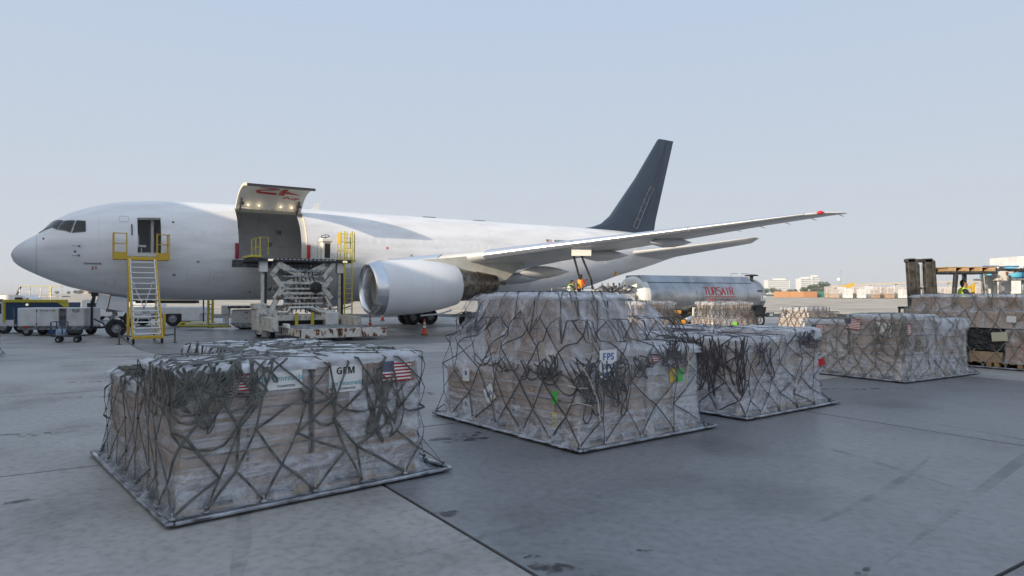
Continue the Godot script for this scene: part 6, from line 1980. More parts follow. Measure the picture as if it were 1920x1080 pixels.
func build_fuel_truck() -> void:
	# own axes: x towards the tail of the truck, z towards the camera side
	var p := thing("fuel_tanker", "polished aluminium fuel tank truck with red company lettering", "tank truck", at(4.4, 40.0), atan2(0.483, 0.876))
	var ax := Vector3(1, 0, 0)
	var o := Vector3(3.35, 2.08, 0)
	one("tank", M.tank, p, func(b): b.lathe(o, ax, [[0, 0.001], [0.02, 0.7], [0.06, 1.1], [0.14, 1.26], [0.3, 1.32], [9.7, 1.32], [10.2, 1.28], [10.45, 1.10], [10.6, 0.8], [10.65, 0.001]], 48, 0.93))
	one("end_shell", M.pale, p, func(b): b.lathe(o, ax, [[-0.32, 0.001], [-0.31, 0.9], [-0.25, 1.16], [-0.1, 1.31], [0.12, 1.35], [0.34, 1.35]], 48, 0.94))
	for x in [2.2, 4.0, 5.6, 8.5, 9.8]: one("tank_band", M.steel, p, func(b): b.lathe(o + ax * x, ax, [[0, 1.318], [0.01, 1.332], [0.05, 1.332], [0.06, 1.318]], 48, 0.93))
	one("top_rail", M.tank, p, func(b): b.prism(Transform3D(Basis(Vector3(0, 0, 1), Vector3.UP, Vector3(-1, 0, 0)), Vector3(12.6, 0, 0)), PackedVector2Array([Vector2(-0.8, 3.0), Vector2(-0.66, 3.4), Vector2(0.66, 3.4), Vector2(0.95, 2.98)]), 9.2))
	one("vent_cap", M.darkgrey, p, func(b): b.lathe(Vector3(13.3, 3.25, 0.3), Vector3.UP, [[0, 0.12], [0.2, 0.12], [0.22, 0.45], [0.30, 0.42], [0.34, 0.001]], 16))
	for x in [11.8, 12.8]: rail(p, M.steel, [Vector3(x - 0.3, 3.35, 0.2), Vector3(x - 0.3, 3.62, 0.2), Vector3(x + 0.3, 3.62, 0.2)], 0.02)
	# lettering on the flank: letters hugging the curved side
	var side := func(a: float, out: float) -> Transform3D:
		var n := Vector3(0, sin(a), cos(a))
		return Transform3D(Basis(Vector3(1, 0, 0), Vector3(0, cos(a), -sin(a)), n), Vector3(0, 2.08 + 1.228 * sin(a), 1.32 * cos(a)) + n * out)
	strokes(p, "TURSAIR", 8.05, 0.37, 0.10, 0.50, side, 0.030)
	strokes(p, "FUELING INC", 8.35, 0.185, -0.34, -0.12, side, 0.016)
	var t3: Transform3D = side.call(0.0, 0.02)
	one("underline", M.tank_red, p, func(b): b.box(Transform3D(t3.basis, Vector3(9.35, t3.origin.y, t3.origin.z)), Vector3(2.6, 0.05, 0.02)))
	one("rear_marker", M.hub, p, func(b): b.bx(Vector3(13.0, 2.45, 1.26), Vector3(0.5, 0.14, 0.06)))
	one("rear_marker", M.hub, p, func(b): b.bx(Vector3(13.75, 2.45, 0.95), Vector3(0.4, 0.14, 0.06)))
	one("placard", M.pale, p, func(b): b.bx(Vector3(13.3, 1.98, 1.29), Vector3(0.5, 0.34, 0.05)))
	one("round_mark", M.red, p, func(b): b.lathe(Vector3(13.75, 1.95, 1.06), Vector3(0.5, 0, 0.86), [[0, 0.12], [0.02, 0.12], [0.02, 0.18], [0, 0.18]], 16))
	one("rear_recess", M.black, p, func(b): b.prism(Transform3D(Basis(), Vector3(0, 0, 1.0)), PackedVector2Array([Vector2(12.3, 0.85), Vector2(12.7, 1.4), Vector2(13.6, 1.4), Vector2(13.5, 0.9)]), 0.28))
	# running gear
	one("frame", M.darkgrey, p, func(b): b.bx(Vector3(7.2, 0.85, 0), Vector3(13.6, 0.25, 0.9), 0.02))
	for x in [0.9, 6.6, 12.0, 13.2]:
		for z in [-0.95, 0.95]: wheel("wheel", p, Vector3(x, 0.52, z), Vector3(0, 0, 1), 0.52, 0.34, 0.27)
	one("pump_box", M.darkgrey, p, func(b): b.bx(Vector3(8.2, 0.85, 0.8), Vector3(2.2, 0.6, 0.6), 0.03))
	one("gauge_panel", M.pale, p, func(b):
		b.bx(Vector3(7.55, 1.12, 1.25), Vector3(0.95, 0.62, 0.08), 0.01))
	one("gauge_grid", M.black, p, func(b):
		for i in 3:
			for j in 2: b.bx(Vector3(7.3 + i * 0.25, 0.98 + j * 0.26, 1.295), Vector3(0.18, 0.2, 0.01)))
	one("filter_vessel", M.chrome, p, func(b): b.lathe(Vector3(6.6, 0.62, 1.05), Vector3(1, 0.3, 0), [[0, 0.001], [0.02, 0.16], [0.1, 0.2], [0.7, 0.2], [0.78, 0.1], [0.9, 0.001]], 16))
	one("valve_housing", M.amber, p, func(b): b.bx(Vector3(6.2, 0.42, 1.1), Vector3(0.6, 0.5, 0.4), 0.06))
	one("fitting", M.amber, p, func(b): b.bx(Vector3(5.9, 1.15, 1.2), Vector3(0.45, 0.22, 0.2), 0.04))
	one("fitting", M.pale, p, func(b): b.bx(Vector3(11.1, 1.22, 1.18), Vector3(0.35, 0.22, 0.15), 0.06))
	one("tail_light", M.midgrey, p, func(b): b.bx(Vector3(14.4, 0.85, 0.9), Vector3(0.7, 0.32, 0.1), 0.02))
	one("tail_lens", M.pale, p, func(b): b.bx(Vector3(14.45, 0.85, 0.96), Vector3(0.34, 0.2, 0.02), 0.01))
	one("rear_bar", M.black, p, func(b): b.bx(Vector3(13.9, 0.85, 0.7), Vector3(0.9, 0.12, 0.3)))
	# cab, facing away from the tank
	one("cab", M.pale, p, func(b):
		b.prism(Transform3D(Basis(), Vector3(0, 0, -1.05)), PackedVector2Array([Vector2(-0.4, 0.6), Vector2(-0.4, 1.35), Vector2(0.05, 1.95), Vector2(0.4, 2.2), Vector2(2.7, 2.28), Vector2(2.7, 0.6)]), 2.1))
	for q in [[0.25, 0.9, 1.45, 2.05], [1.15, 1.4, 1.7, 1.95], [1.55, 1.85, 1.7, 1.95], [2.0, 2.5, 1.7, 2.0]]:
		one("window", M.glass, p, func(b): b.bx(Vector3((q[0] + q[1]) * 0.5, (q[2] + q[3]) * 0.5, 1.053), Vector3(q[1] - q[0], q[3] - q[2], 0.012)))
	one("beacon", M.amber, p, func(b): b.cyl(Vector3(1.9, 3.35, 0.3), Vector3(1.9, 3.6, 0.3), 0.11, 0.08))
	# pipework on top of the cab
	rng.seed = 90
	for k in 20:
		var x := rng.randf_range(0.5, 2.7)
		var z := rng.randf_range(-0.5, 0.9)
		var pts := [Vector3(x, 2.3, z)]
		for q in 4: pts.append(pts[-1] + Vector3(rng.randf_range(-0.35, 0.35), rng.randf_range(0.0, 0.3) if q < 2 else rng.randf_range(-0.12, 0.1), rng.randf_range(-0.2, 0.2)))
		one("pipework", [M.steel, M.hub, M.strut, M.hot][k % 4], p, func(b): b.tube(pts, rng.randf_range(0.03, 0.06), 6))
	for k in 5: one("valve", [M.steel, M.strut, M.hub][k % 3], p, func(b): b.lathe(Vector3(0.6 + k * 0.42, 2.32, 0.65), Vector3.UP, [[0, 0.12], [0.25, 0.14], [0.3, 0.2], [0.36, 0.2], [0.38, 0.06], [0.6, 0.05]], 12))
	# lift platform with its rails and hoses up to the wing
	one("lift_platform", M.steel, p, func(b): b.bx(Vector3(-1.2, 1.56, 0.3), Vector3(1.9, 0.12, 1.8), 0.02))
	for e in [[-2.1, 1.15], [-1.2, 1.15], [-0.3, 1.15], [-2.1, -0.55], [-0.3, -0.55]]: one("railing_post", M.steel, p, func(b): b.cyl(Vector3(e[0], 1.6, e[1]), Vector3(e[0], 2.6, e[1]), 0.03))
	for y in [2.1, 2.6]: rail(p, M.steel, [Vector3(-2.1, y, -0.55), Vector3(-2.1, y, 1.15), Vector3(-0.3, y, 1.15), Vector3(-0.3, y, -0.55)], 0.022)
	for x in [-1.9, -0.5]: one("platform_leg", M.darkgrey, p, func(b): b.bx(Vector3(x, 0.8, 0.3), Vector3(0.14, 1.5, 0.14)))
	one("post_can", M.pale, p, func(b): b.lathe(Vector3(-1.85, 1.62, 0.9), Vector3.UP, [[0, 0.001], [0, 0.11], [0.75, 0.11], [0.9, 0.14], [1.05, 0.12], [1.1, 0.001]], 14))
	var top := to_global_of(p, plane_at(25.15, 13.0, 4.35))
	for e in [[-0.55, 0.0, -0.12], [0.25, 0.35, 0.12]]:
		one("fuel_hose", M.hub, p, func(b): b.tube([Vector3(e[0], 1.7, 0.25), Vector3(e[0] + 0.02, 2.4, 0.2), Vector3(e[0] - 0.02, 3.1, 0.1), top + Vector3(e[1] - 0.25, -0.1, e[2])], 0.06, 8))
		one("hose_sleeve", M.pale, p, func(b): b.cyl(Vector3(e[0], 1.7, 0.25), Vector3(e[0] + 0.02, 2.5, 0.2), 0.09))

const STROKES := {"T": [[[0, 1], [1, 1]], [[0.5, 1], [0.5, 0]]], "U": [[[0, 1], [0, 0.15], [0.2, 0], [0.8, 0], [1, 0.15], [1, 1]]], "R": [[[0, 0], [0, 1], [0.75, 1], [1, 0.8], [0.8, 0.52], [0, 0.5]], [[0.5, 0.5], [1, 0]]], "S": [[[1, 1], [0.1, 1], [0, 0.6], [0.9, 0.5], [1, 0.1], [0.85, 0], [0, 0]]], "A": [[[0, 0], [0.5, 1], [1, 0]], [[0.22, 0.4], [0.78, 0.4]]], "I": [[[0.5, 0], [0.5, 1]]], "F": [[[0, 0], [0, 1], [1, 1]], [[0, 0.5], [0.7, 0.5]]], "E": [[[1, 0], [0, 0], [0, 1], [1, 1]], [[0, 0.5], [0.7, 0.5]]], "L": [[[0, 1], [0, 0], [1, 0]]], "N": [[[0, 0], [0, 1], [1, 0], [1, 1]]], "G": [[[1, 0.9], [0.3, 1], [0, 0.7], [0, 0.2], [0.3, 0], [1, 0.1], [1, 0.45], [0.6, 0.45]]], "C": [[[1, 0.9], [0.4, 1], [0, 0.7], [0, 0.3], [0.4, 0], [1, 0.1]]]}
func strokes(p: Node3D, s: String, x: float, step: float, a0: float, a1: float, side: Callable, r: float) -> void:
	for k in s.length():
		if not STROKES.has(s[k]): continue
		var b := MB.new()
		for line in STROKES[s[k]]:
			var pts := []
			for q in line.size() - 1:
				for t in 4:
					var u: float = lerpf(line[q][0], line[q + 1][0], t / 4.0)
					var w: float = lerpf(line[q][1], line[q + 1][1], t / 4.0)
					var tf: Transform3D = side.call(lerpf(a0, a1, w), 0.008)
					pts.append(Vector3(x + step * (k + 0.8 * u), tf.origin.y, tf.origin.z))
			var e: Array = line[-1]
			var te: Transform3D = side.call(lerpf(a0, a1, e[1]), 0.008)
			pts.append(Vector3(x + step * (k + 0.8 * e[0]), te.origin.y, te.origin.z))
			b.tube(pts, r, 6)
		obj("lettering", b, M.tank_red, p)

func to_global_of(p: Node3D, w: Vector3) -> Vector3:
	return p.transform.affine_inverse() * w

func build_forklifts() -> void:
	var p := thing("forklift", "large grey forklift with a tall dark mast and pallet boards on its roof", "forklift", at(15.3, 24.0), 0.0, "forklifts behind the brown load")
	for x in [-1.22, -0.62]:
		one("mast_channel", M.mast, p, func(b): b.beam(Vector3(x + 0.08, 0.2, 0), Vector3(x - 0.08, 3.3, 0), 0.26, 0.2, 0.015, Vector3(0, 0, 1)))
		one("inner_channel", M.mast, p, func(b): b.beam(Vector3(x + 0.24, 0.2, 0.1), Vector3(x + 0.06, 3.22, 0.1), 0.1, 0.14, 0.01, Vector3(0, 0, 1)))
	one("mast_cross", M.mast, p, func(b): b.bx(Vector3(-1.0, 3.22, 0), Vector3(0.95, 0.12, 0.2), 0.02))
	one("mast_cross", M.mast, p, func(b): b.bx(Vector3(-0.92, 2.25, 0), Vector3(0.85, 0.08, 0.14), 0.02))
	for x in [-1.02, -0.92, -0.78, -0.72]: one("mast_chain", M.steel, p, func(b): b.cyl(Vector3(x + 0.1, 0.4, 0.05), Vector3(x, 3.1, 0.05), 0.022))
	one("carriage", M.black, p, func(b): b.bx(Vector3(-1.5, 1.58, 0.35), Vector3(0.85, 0.08, 0.08), 0.01))
	for k in 6: one("fork_bar", M.black, p, func(b): b.bx(Vector3(-1.88 + k * 0.2, 1.42, 0.35), Vector3(0.06, 0.4, 0.06), 0.01))
	one("side_arm", M.darkgrey, p, func(b): b.bx(Vector3(-0.38, 2.9, 0), Vector3(0.4, 0.08, 0.1)))
	one("body", M.midgrey, p, func(b):
		b.bx(Vector3(0.9, 0.95, 0), Vector3(2.4, 1.0, 1.3), 0.08)
		b.bx(Vector3(1.75, 1.5, 0), Vector3(0.9, 0.5, 1.2), 0.12))
	one("hood", M.steel, p, func(b): b.bx(Vector3(0.95, 1.62, 0), Vector3(0.9, 0.4, 1.1), 0.12))
	for x in [-0.2, 1.0]: one("guard_post", M.steel if x > 0.5 else M.darkgrey, p, func(b): b.beam(Vector3(x, 1.4, 0.6), Vector3(x + 0.12 * signf(0.4 - x), 2.76, 0.6), 0.14, 0.12, 0.02))
	for x in [-0.2, 1.0]: one("guard_post", M.steel, p, func(b): b.beam(Vector3(x, 1.4, -0.6), Vector3(x, 2.76, -0.6), 0.14, 0.12, 0.02))
	one("overhead_guard", M.darkgrey, p, func(b): b.bx(Vector3(0.45, 2.79, 0), Vector3(1.75, 0.08, 1.35), 0.02))
	for k in 4: one("roof_board", M.wood, p, func(b): b.bx(Vector3(-0.22 + k * 0.45, 2.89, 0.2), Vector3(0.24, 0.12, 0.9), 0.01))
	one("roof_deck", M.wood, p, func(b): b.bx(Vector3(0.45, 2.97, 0.2), Vector3(1.7, 0.025, 0.9)))
	for x in [-0.35, 1.7]:
		for z in [-0.6, 0.6]: wheel("wheel", p, Vector3(x, 0.42, z), Vector3(0, 0, 1), 0.42, 0.3, 0.22)
	one("seat", M.black, p, func(b):
		b.bx(Vector3(0.62, 1.48, 0.05), Vector3(0.5, 0.12, 0.5), 0.04)
		b.bx(Vector3(0.86, 1.75, 0.05), Vector3(0.12, 0.5, 0.48), 0.04))
	one("steering_wheel", M.black, p, func(b):
		var r := []
		for k in 16: r.append(Vector3(0.12 + 0.1 * sin(TAU * k / 16.0), 1.86 + 0.14 * sin(TAU * k / 16.0), 0.05 + 0.17 * cos(TAU * k / 16.0)))
		b.tube(r, 0.018, 6, true))
	one("loader_box", M.rusty, p, func(b): b.bx(Vector3(-0.12, 1.66, 0.3), Vector3(0.5, 0.1, 0.5), 0.02))
	# second forklift at the edge
	p = thing("forklift", "second forklift with thick grey posts beside the white box truck", "forklift", at(17.25, 24.4), 0.0, "forklifts behind the brown load")
	for x in [-0.2, 0.95]: one("post", M.steel, p, func(b): b.bx(Vector3(x, 1.95, 0.5), Vector3(0.26, 2.2, 0.26), 0.03))
	one("rust_plate", M.rusty, p, func(b): b.beam(Vector3(-0.4, 2.72, 0.5), Vector3(0.55, 2.95, 0.5), 0.2, 0.14, 0.02))
	one("rust_bracket", M.rusty, p, func(b): b.bx(Vector3(-0.2, 2.7, 0.55), Vector3(0.42, 0.35, 0.3), 0.03))
	one("overhead_guard", M.darkgrey, p, func(b): b.bx(Vector3(0.75, 2.92, 0), Vector3(2.2, 0.10, 1.3), 0.02))
	one("cab_window", M.glass, p, func(b): b.bx(Vector3(0.32, 2.25, -0.2), Vector3(0.32, 0.75, 0.02)))
	one("cab_back", M.pale, p, func(b): b.bx(Vector3(0.35, 2.1, -0.3), Vector3(0.9, 1.3, 0.05)))
	one("body", M.pale, p, func(b): b.bx(Vector3(0.9, 1.1, 0), Vector3(2.6, 1.2, 1.3), 0.08))
	one("fender", M.black, p, func(b): b.lathe(Vector3(0.45, 1.45, 0.4), Vector3(0, 0, 1), [[0, 0.40], [0, 0.46], [0.25, 0.46], [0.25, 0.40]], 24))
	one("seat_back", M.navy, p, func(b): b.bx(Vector3(1.35, 2.0, 0.2), Vector3(0.4, 0.9, 0.5), 0.06))
	one("guard_strut", M.darkgrey, p, func(b): b.beam(Vector3(1.3, 2.85, 0.5), Vector3(1.75, 1.9, 0.5), 0.12, 0.12, 0.02))
	for x in [0.2, 1.7]:
		for z in [-0.55, 0.55]: wheel("wheel", p, Vector3(x, 0.42, z), Vector3(0, 0, 1), 0.42, 0.3, 0.22)
	p = thing("yellow_rack", "yellow steel rack standing between the two forklifts", "rack", at(17.75, 26.5), 0.0)
	for x in [-0.15, 0.15]: one("post", M.yellow, p, func(b): b.bx(Vector3(x, 1.3, 0), Vector3(0.1, 2.6, 0.1), 0.01))
	for k in 9: one("bar", M.yellow, p, func(b): b.bx(Vector3(0, 0.3 + k * 0.27, 0), Vector3(0.3, 0.12, 0.05)))
	p = thing("box_truck", "white box truck standing behind the second forklift", "truck", at(31.0, 40.0), -0.04)
	one("cargo_box", M.white, p, func(b): b.prism(Transform3D(Basis(), Vector3(0, 0, -1.2)), PackedVector2Array([Vector2(-2.6, 1.1), Vector2(-2.2, 2.2), Vector2(-2.15, 4.4), Vector2(4.0, 4.6), Vector2(4.0, 1.1)]), 2.4))
	one("chassis", M.darkgrey, p, func(b): b.bx(Vector3(0.7, 0.9, 0), Vector3(6.4, 0.3, 1.2)))
	for x in [-1.5, 2.5]:
		for z in [-1.0, 1.0]: wheel("wheel", p, Vector3(x, 0.5, z), Vector3(0, 0, 1), 0.5, 0.3)
	for e in [[28.05, 34.0, 0.95], [29.2, 34.2, 1.1], [30.4, 34.4, 1.15]]:
		var q := thing("blue_drum", "bright blue plastic tub on the rack before the white box truck", "tub", Vector3(e[0] - 4.2, gy(34.0) + 3.05, -e[1]), 0.0, "blue tubs in front of the box truck")
		one("shell", M.skyblue, q, func(b): b.lathe(Vector3.ZERO, Vector3.UP, [[0, 0.001], [0, 0.42], [0.1, 0.46], [0.5, 0.46], [0.58, 0.3], [0.58, 0.001]], 18))
		one("lid", M.blue, q, func(b): b.lathe(Vector3(0, 0.58, 0), Vector3.UP, [[0, 0.34], [0.04, 0.34], [0.05, 0.001]], 18))
	var rk := thing("storage_rack", "grey steel rack carrying bright blue tubs", "rack", at(25.6, 34.2), 0.0)
	one("shelf", M.steel, rk, func(b): b.bx(Vector3(0, 2.99, 0), Vector3(4.2, 0.1, 1.2), 0.02))
	for x in [-2.0, 0.0, 2.0]: one("post", M.steel, rk, func(b): b.bx(Vector3(x, 1.48, 0), Vector3(0.12, 2.94, 0.12), 0.01))
# ---------------------------------------------------------------- people: tapered bones joined into one skin by surface nets
func skin_mesh(bones: Array, cell: float, k: float, grow := 0.0) -> MB:
	var lo := Vector3.INF
	var hi := -Vector3.INF
	for e in bones:
		lo = lo.min(e[0] - Vector3.ONE * (e[2] + 0.05 + grow)).min(e[1] - Vector3.ONE * (e[3] + 0.05 + grow))
		hi = hi.max(e[0] + Vector3.ONE * (e[2] + 0.05 + grow)).max(e[1] + Vector3.ONE * (e[3] + 0.05 + grow))
	var n := Vector3i(((hi - lo) / cell).ceil()) + Vector3i.ONE
	var f := PackedFloat32Array()
	f.resize(n.x * n.y * n.z)
	f.fill(1.0)
	for z in n.z:
		for y in n.y:
			for x in n.x:
				var p := lo + Vector3(x, y, z) * cell
				var d := 1.0
				for e in bones:
					var ba: Vector3 = e[1] - e[0]
					var t := clampf((p - e[0]).dot(ba) / maxf(ba.length_squared(), 1e-8), 0.0, 1.0)
					var q: float = (p - e[0] - ba * t).length() - lerpf(e[2], e[3], t) - grow
					var h := clampf(0.5 + 0.5 * (d - q) / k, 0.0, 1.0)
					d = lerpf(d, q, h) - k * h * (1.0 - h)
				f[x + n.x * (y + n.y * z)] = d
	var b := MB.new()
	var id := {}
	var at_ := func(x: int, y: int, z: int) -> float: return f[x + n.x * (y + n.y * z)]
	for z in n.z - 1:
		for y in n.y - 1:
			for x in n.x - 1:
				var s := Vector3.ZERO
				var c := 0
				var neg := 0
				for q in 8:
					if at_.call(x + (q & 1), y + ((q >> 1) & 1), z + (q >> 2)) < 0.0: neg += 1
				if neg == 0 or neg == 8: continue
				for q in [[0, 1], [0, 2], [0, 4], [1, 3], [1, 5], [2, 3], [2, 6], [3, 7], [4, 5], [4, 6], [5, 7], [6, 7]]:
					var a0: int = q[0]
					var b0: int = q[1]
					var va: float = at_.call(x + (a0 & 1), y + ((a0 >> 1) & 1), z + (a0 >> 2))
					var vb: float = at_.call(x + (b0 & 1), y + ((b0 >> 1) & 1), z + (b0 >> 2))
					if (va < 0.0) == (vb < 0.0): continue
					var t := va / (va - vb)
					s += Vector3(a0 & 1, (a0 >> 1) & 1, a0 >> 2).lerp(Vector3(b0 & 1, (b0 >> 1) & 1, b0 >> 2), t)
					c += 1
				var g := Vector3(at_.call(x + 1, y, z) - at_.call(x, y, z), at_.call(x, y + 1, z) - at_.call(x, y, z), at_.call(x, y, z + 1) - at_.call(x, y, z)).normalized()
				id[Vector3i(x, y, z)] = b.vert(lo + (Vector3(x, y, z) + s / c) * cell, g)
	for z in range(1, n.z - 1):
		for y in range(1, n.y - 1):
			for x in range(1, n.x - 1):
				var v0: bool = at_.call(x, y, z) < 0.0
				for ax in 3:
					var o := Vector3i.ZERO
					o[ax] = 1
					if v0 == (at_.call(x + o.x, y + o.y, z + o.z) < 0.0): continue
					var u := Vector3i.ZERO
					u[(ax + 1) % 3] = 1
					var w := Vector3i.ZERO
					w[(ax + 2) % 3] = 1
					var p := Vector3i(x, y, z)
					if not (id.has(p) and id.has(p - u) and id.has(p - w) and id.has(p - u - w)): continue
					b.face(id[p], id[p - u], id[p - u - w])
					b.face(id[p], id[p - u - w], id[p - w])
	return b

func person(label: String, at_: Vector3, turn: float, j: Dictionary, shirt: Material, vest: Material, trousers: Material) -> void:
	var p := thing("person", label, "person", at_, turn)
	var skin := mat(0.36, 0.20, 0.13, 0.6)
	var V := func(a) -> Vector3: return Vector3(a[0], a[1], a[2])
	var pel: Vector3 = V.call(j.pelvis)
	var che: Vector3 = V.call(j.chest)
	var hea: Vector3 = V.call(j.head)
	var fwd: Vector3 = V.call(j.face).normalized()
	var side := fwd.cross(Vector3.UP).normalized()
	var sh := [che + side * 0.18 + Vector3(0, 0.06, 0), che - side * 0.18 + Vector3(0, 0.06, 0)]
	var hp := [pel + side * 0.09, pel - side * 0.09]
	var bones := [[pel, che, 0.135, 0.15], [sh[0], sh[1], 0.075, 0.075], [che, che.lerp(hea, 0.55), 0.07, 0.055], [hea + Vector3(0, -0.05, 0) + fwd * 0.025, hea + Vector3(0, 0.045, 0), 0.075, 0.092], [hea + fwd * 0.085 + Vector3(0, 0.0, 0), hea + fwd * 0.112 + Vector3(0, -0.03, 0), 0.012, 0.016], [hea + fwd * 0.055 + Vector3(0, -0.10, 0), hea + fwd * 0.03 + Vector3(0, -0.07, 0), 0.035, 0.05]]
	for s in 2:
		var e := side * (1.0 if s == 0 else -1.0)
		bones.append([hea + e * 0.085, hea + e * 0.097 + Vector3(0, 0.02, 0), 0.018, 0.02])
		var el: Vector3 = V.call(j.elbow[s])
		var wr: Vector3 = V.call(j.wrist[s])
		var kn: Vector3 = V.call(j.knee[s])
		var an: Vector3 = V.call(j.ankle[s])
		bones.append_array([[sh[s], el, 0.058, 0.045], [el, wr, 0.043, 0.028], [hp[s], kn, 0.088, 0.06], [kn, an, 0.058, 0.04]])
		var hd := (wr - el).normalized()
		bones.append([wr, wr + hd * 0.08, 0.030, 0.036])
		for k in 5:
			var a := (k - 2) * 0.22
			var fd := (hd + side * a + Vector3(0, -0.12, 0)).normalized()
			bones.append([wr + hd * (0.07 if k > 0 else 0.02), wr + hd * 0.07 + fd * (0.085 if k > 0 else 0.06), 0.011, 0.009])
	obj("body", skin_mesh(bones, 0.022, 0.03), skin, p)
	var tr := []
	var shb := [[pel + Vector3(0, 0.05, 0), che, 0.145, 0.16], [sh[0], sh[1], 0.08, 0.08]]
	for s in 2:
		var el: Vector3 = V.call(j.elbow[s])
		var kn: Vector3 = V.call(j.knee[s])
		var an: Vector3 = V.call(j.ankle[s])
		shb.append([sh[s], sh[s].lerp(el, 0.8), 0.068, 0.06])
		tr.append_array([[hp[s], kn, 0.10, 0.075], [kn, an + Vector3(0, 0.02, 0), 0.072, 0.062], [pel, hp[s], 0.13, 0.11]])
	obj("shirt", skin_mesh(shb, 0.025, 0.03), shirt, p)
	obj("trousers", skin_mesh(tr, 0.025, 0.03), trousers, p)
	if vest: obj("safety_vest", skin_mesh([[pel + Vector3(0, 0.10, 0), che + Vector3(0, 0.02, 0), 0.158, 0.172]], 0.025, 0.02), vest, p)
	obj("hair", skin_mesh([[hea + Vector3(0, 0.05, 0) - fwd * 0.012, hea + Vector3(0, 0.06, 0) - fwd * 0.03, 0.098, 0.094], [hea - fwd * 0.04, hea - fwd * 0.045 + Vector3(0, -0.05, 0), 0.088, 0.06]], 0.018, 0.03), mat(0.02, 0.014, 0.01, 0.7), p)
	for s in 2:
		var an: Vector3 = V.call(j.ankle[s])
		obj("shoe", skin_mesh([[an + Vector3(0, -0.03, 0) - fwd * 0.04, an + Vector3(0, -0.045, 0) + fwd * 0.15, 0.05, 0.04]], 0.02, 0.02), M.black, p)

func build_people() -> void:
	var vest := mat(0.55, 0.80, 0.06, 0.6)
	var vest2 := mat(0.85, 0.40, 0.04, 0.6)
	var dark := mat(0.02, 0.022, 0.03, 0.8)
	# on the refuelling platform: floor of the platform is 1.62 above the apron
	var base := at(3.35, 39.4, 1.62)
	person("worker in a lime vest holding both hands up to his face", base, 0.0, {"pelvis": [0, 0.70, 0], "chest": [0.05, 1.05, 0.05], "head": [0.13, 1.30, 0.10], "face": [0.9, 0.05, 0.3], "elbow": [[0.36, 0.92, 0.20], [0.30, 0.92, -0.16]], "wrist": [[0.32, 1.17, 0.16], [0.32, 1.17, 0.02]], "knee": [[0.20, 0.40, 0.10], [0.14, 0.40, -0.10]], "ankle": [[-0.02, 0.09, 0.10], [-0.06, 0.09, -0.10]]}, dark, vest, dark)
	person("worker in a red shirt and orange vest holding the fuel hose", base + Vector3(0.62, 0, -0.25), 0.0, {"pelvis": [0, 0.92, 0], "chest": [0.0, 1.34, 0.02], "head": [0.03, 1.64, 0.04], "face": [0.7, 0.1, -0.6], "elbow": [[0.22, 1.15, 0.20], [0.24, 1.22, -0.2]], "wrist": [[0.36, 1.38, 0.06], [0.36, 1.45, -0.10]], "knee": [[0.04, 0.50, 0.10], [0.04, 0.50, -0.10]], "ankle": [[0.0, 0.09, 0.12], [0.0, 0.09, -0.10]]}, mat(0.62, 0.05, 0.03, 0.7), vest2, dark)
	# forklift driver
	person("forklift driver in a dark shirt with a lime vest, seen in profile", at(15.85, 24.0, 1.6), 0.0, {"pelvis": [0, 0.10, 0.05], "chest": [-0.02, 0.50, 0.05], "head": [0.0, 0.80, 0.06], "face": [0.95, 0, 0.25], "elbow": [[0.16, 0.28, 0.30], [0.16, 0.28, -0.22]], "wrist": [[0.34, 0.24, 0.22], [0.36, 0.26, -0.12]], "knee": [[0.40, 0.12, 0.16], [0.40, 0.12, -0.06]], "ankle": [[0.46, -0.30, 0.16], [0.46, -0.30, -0.06]]}, dark, vest, dark)
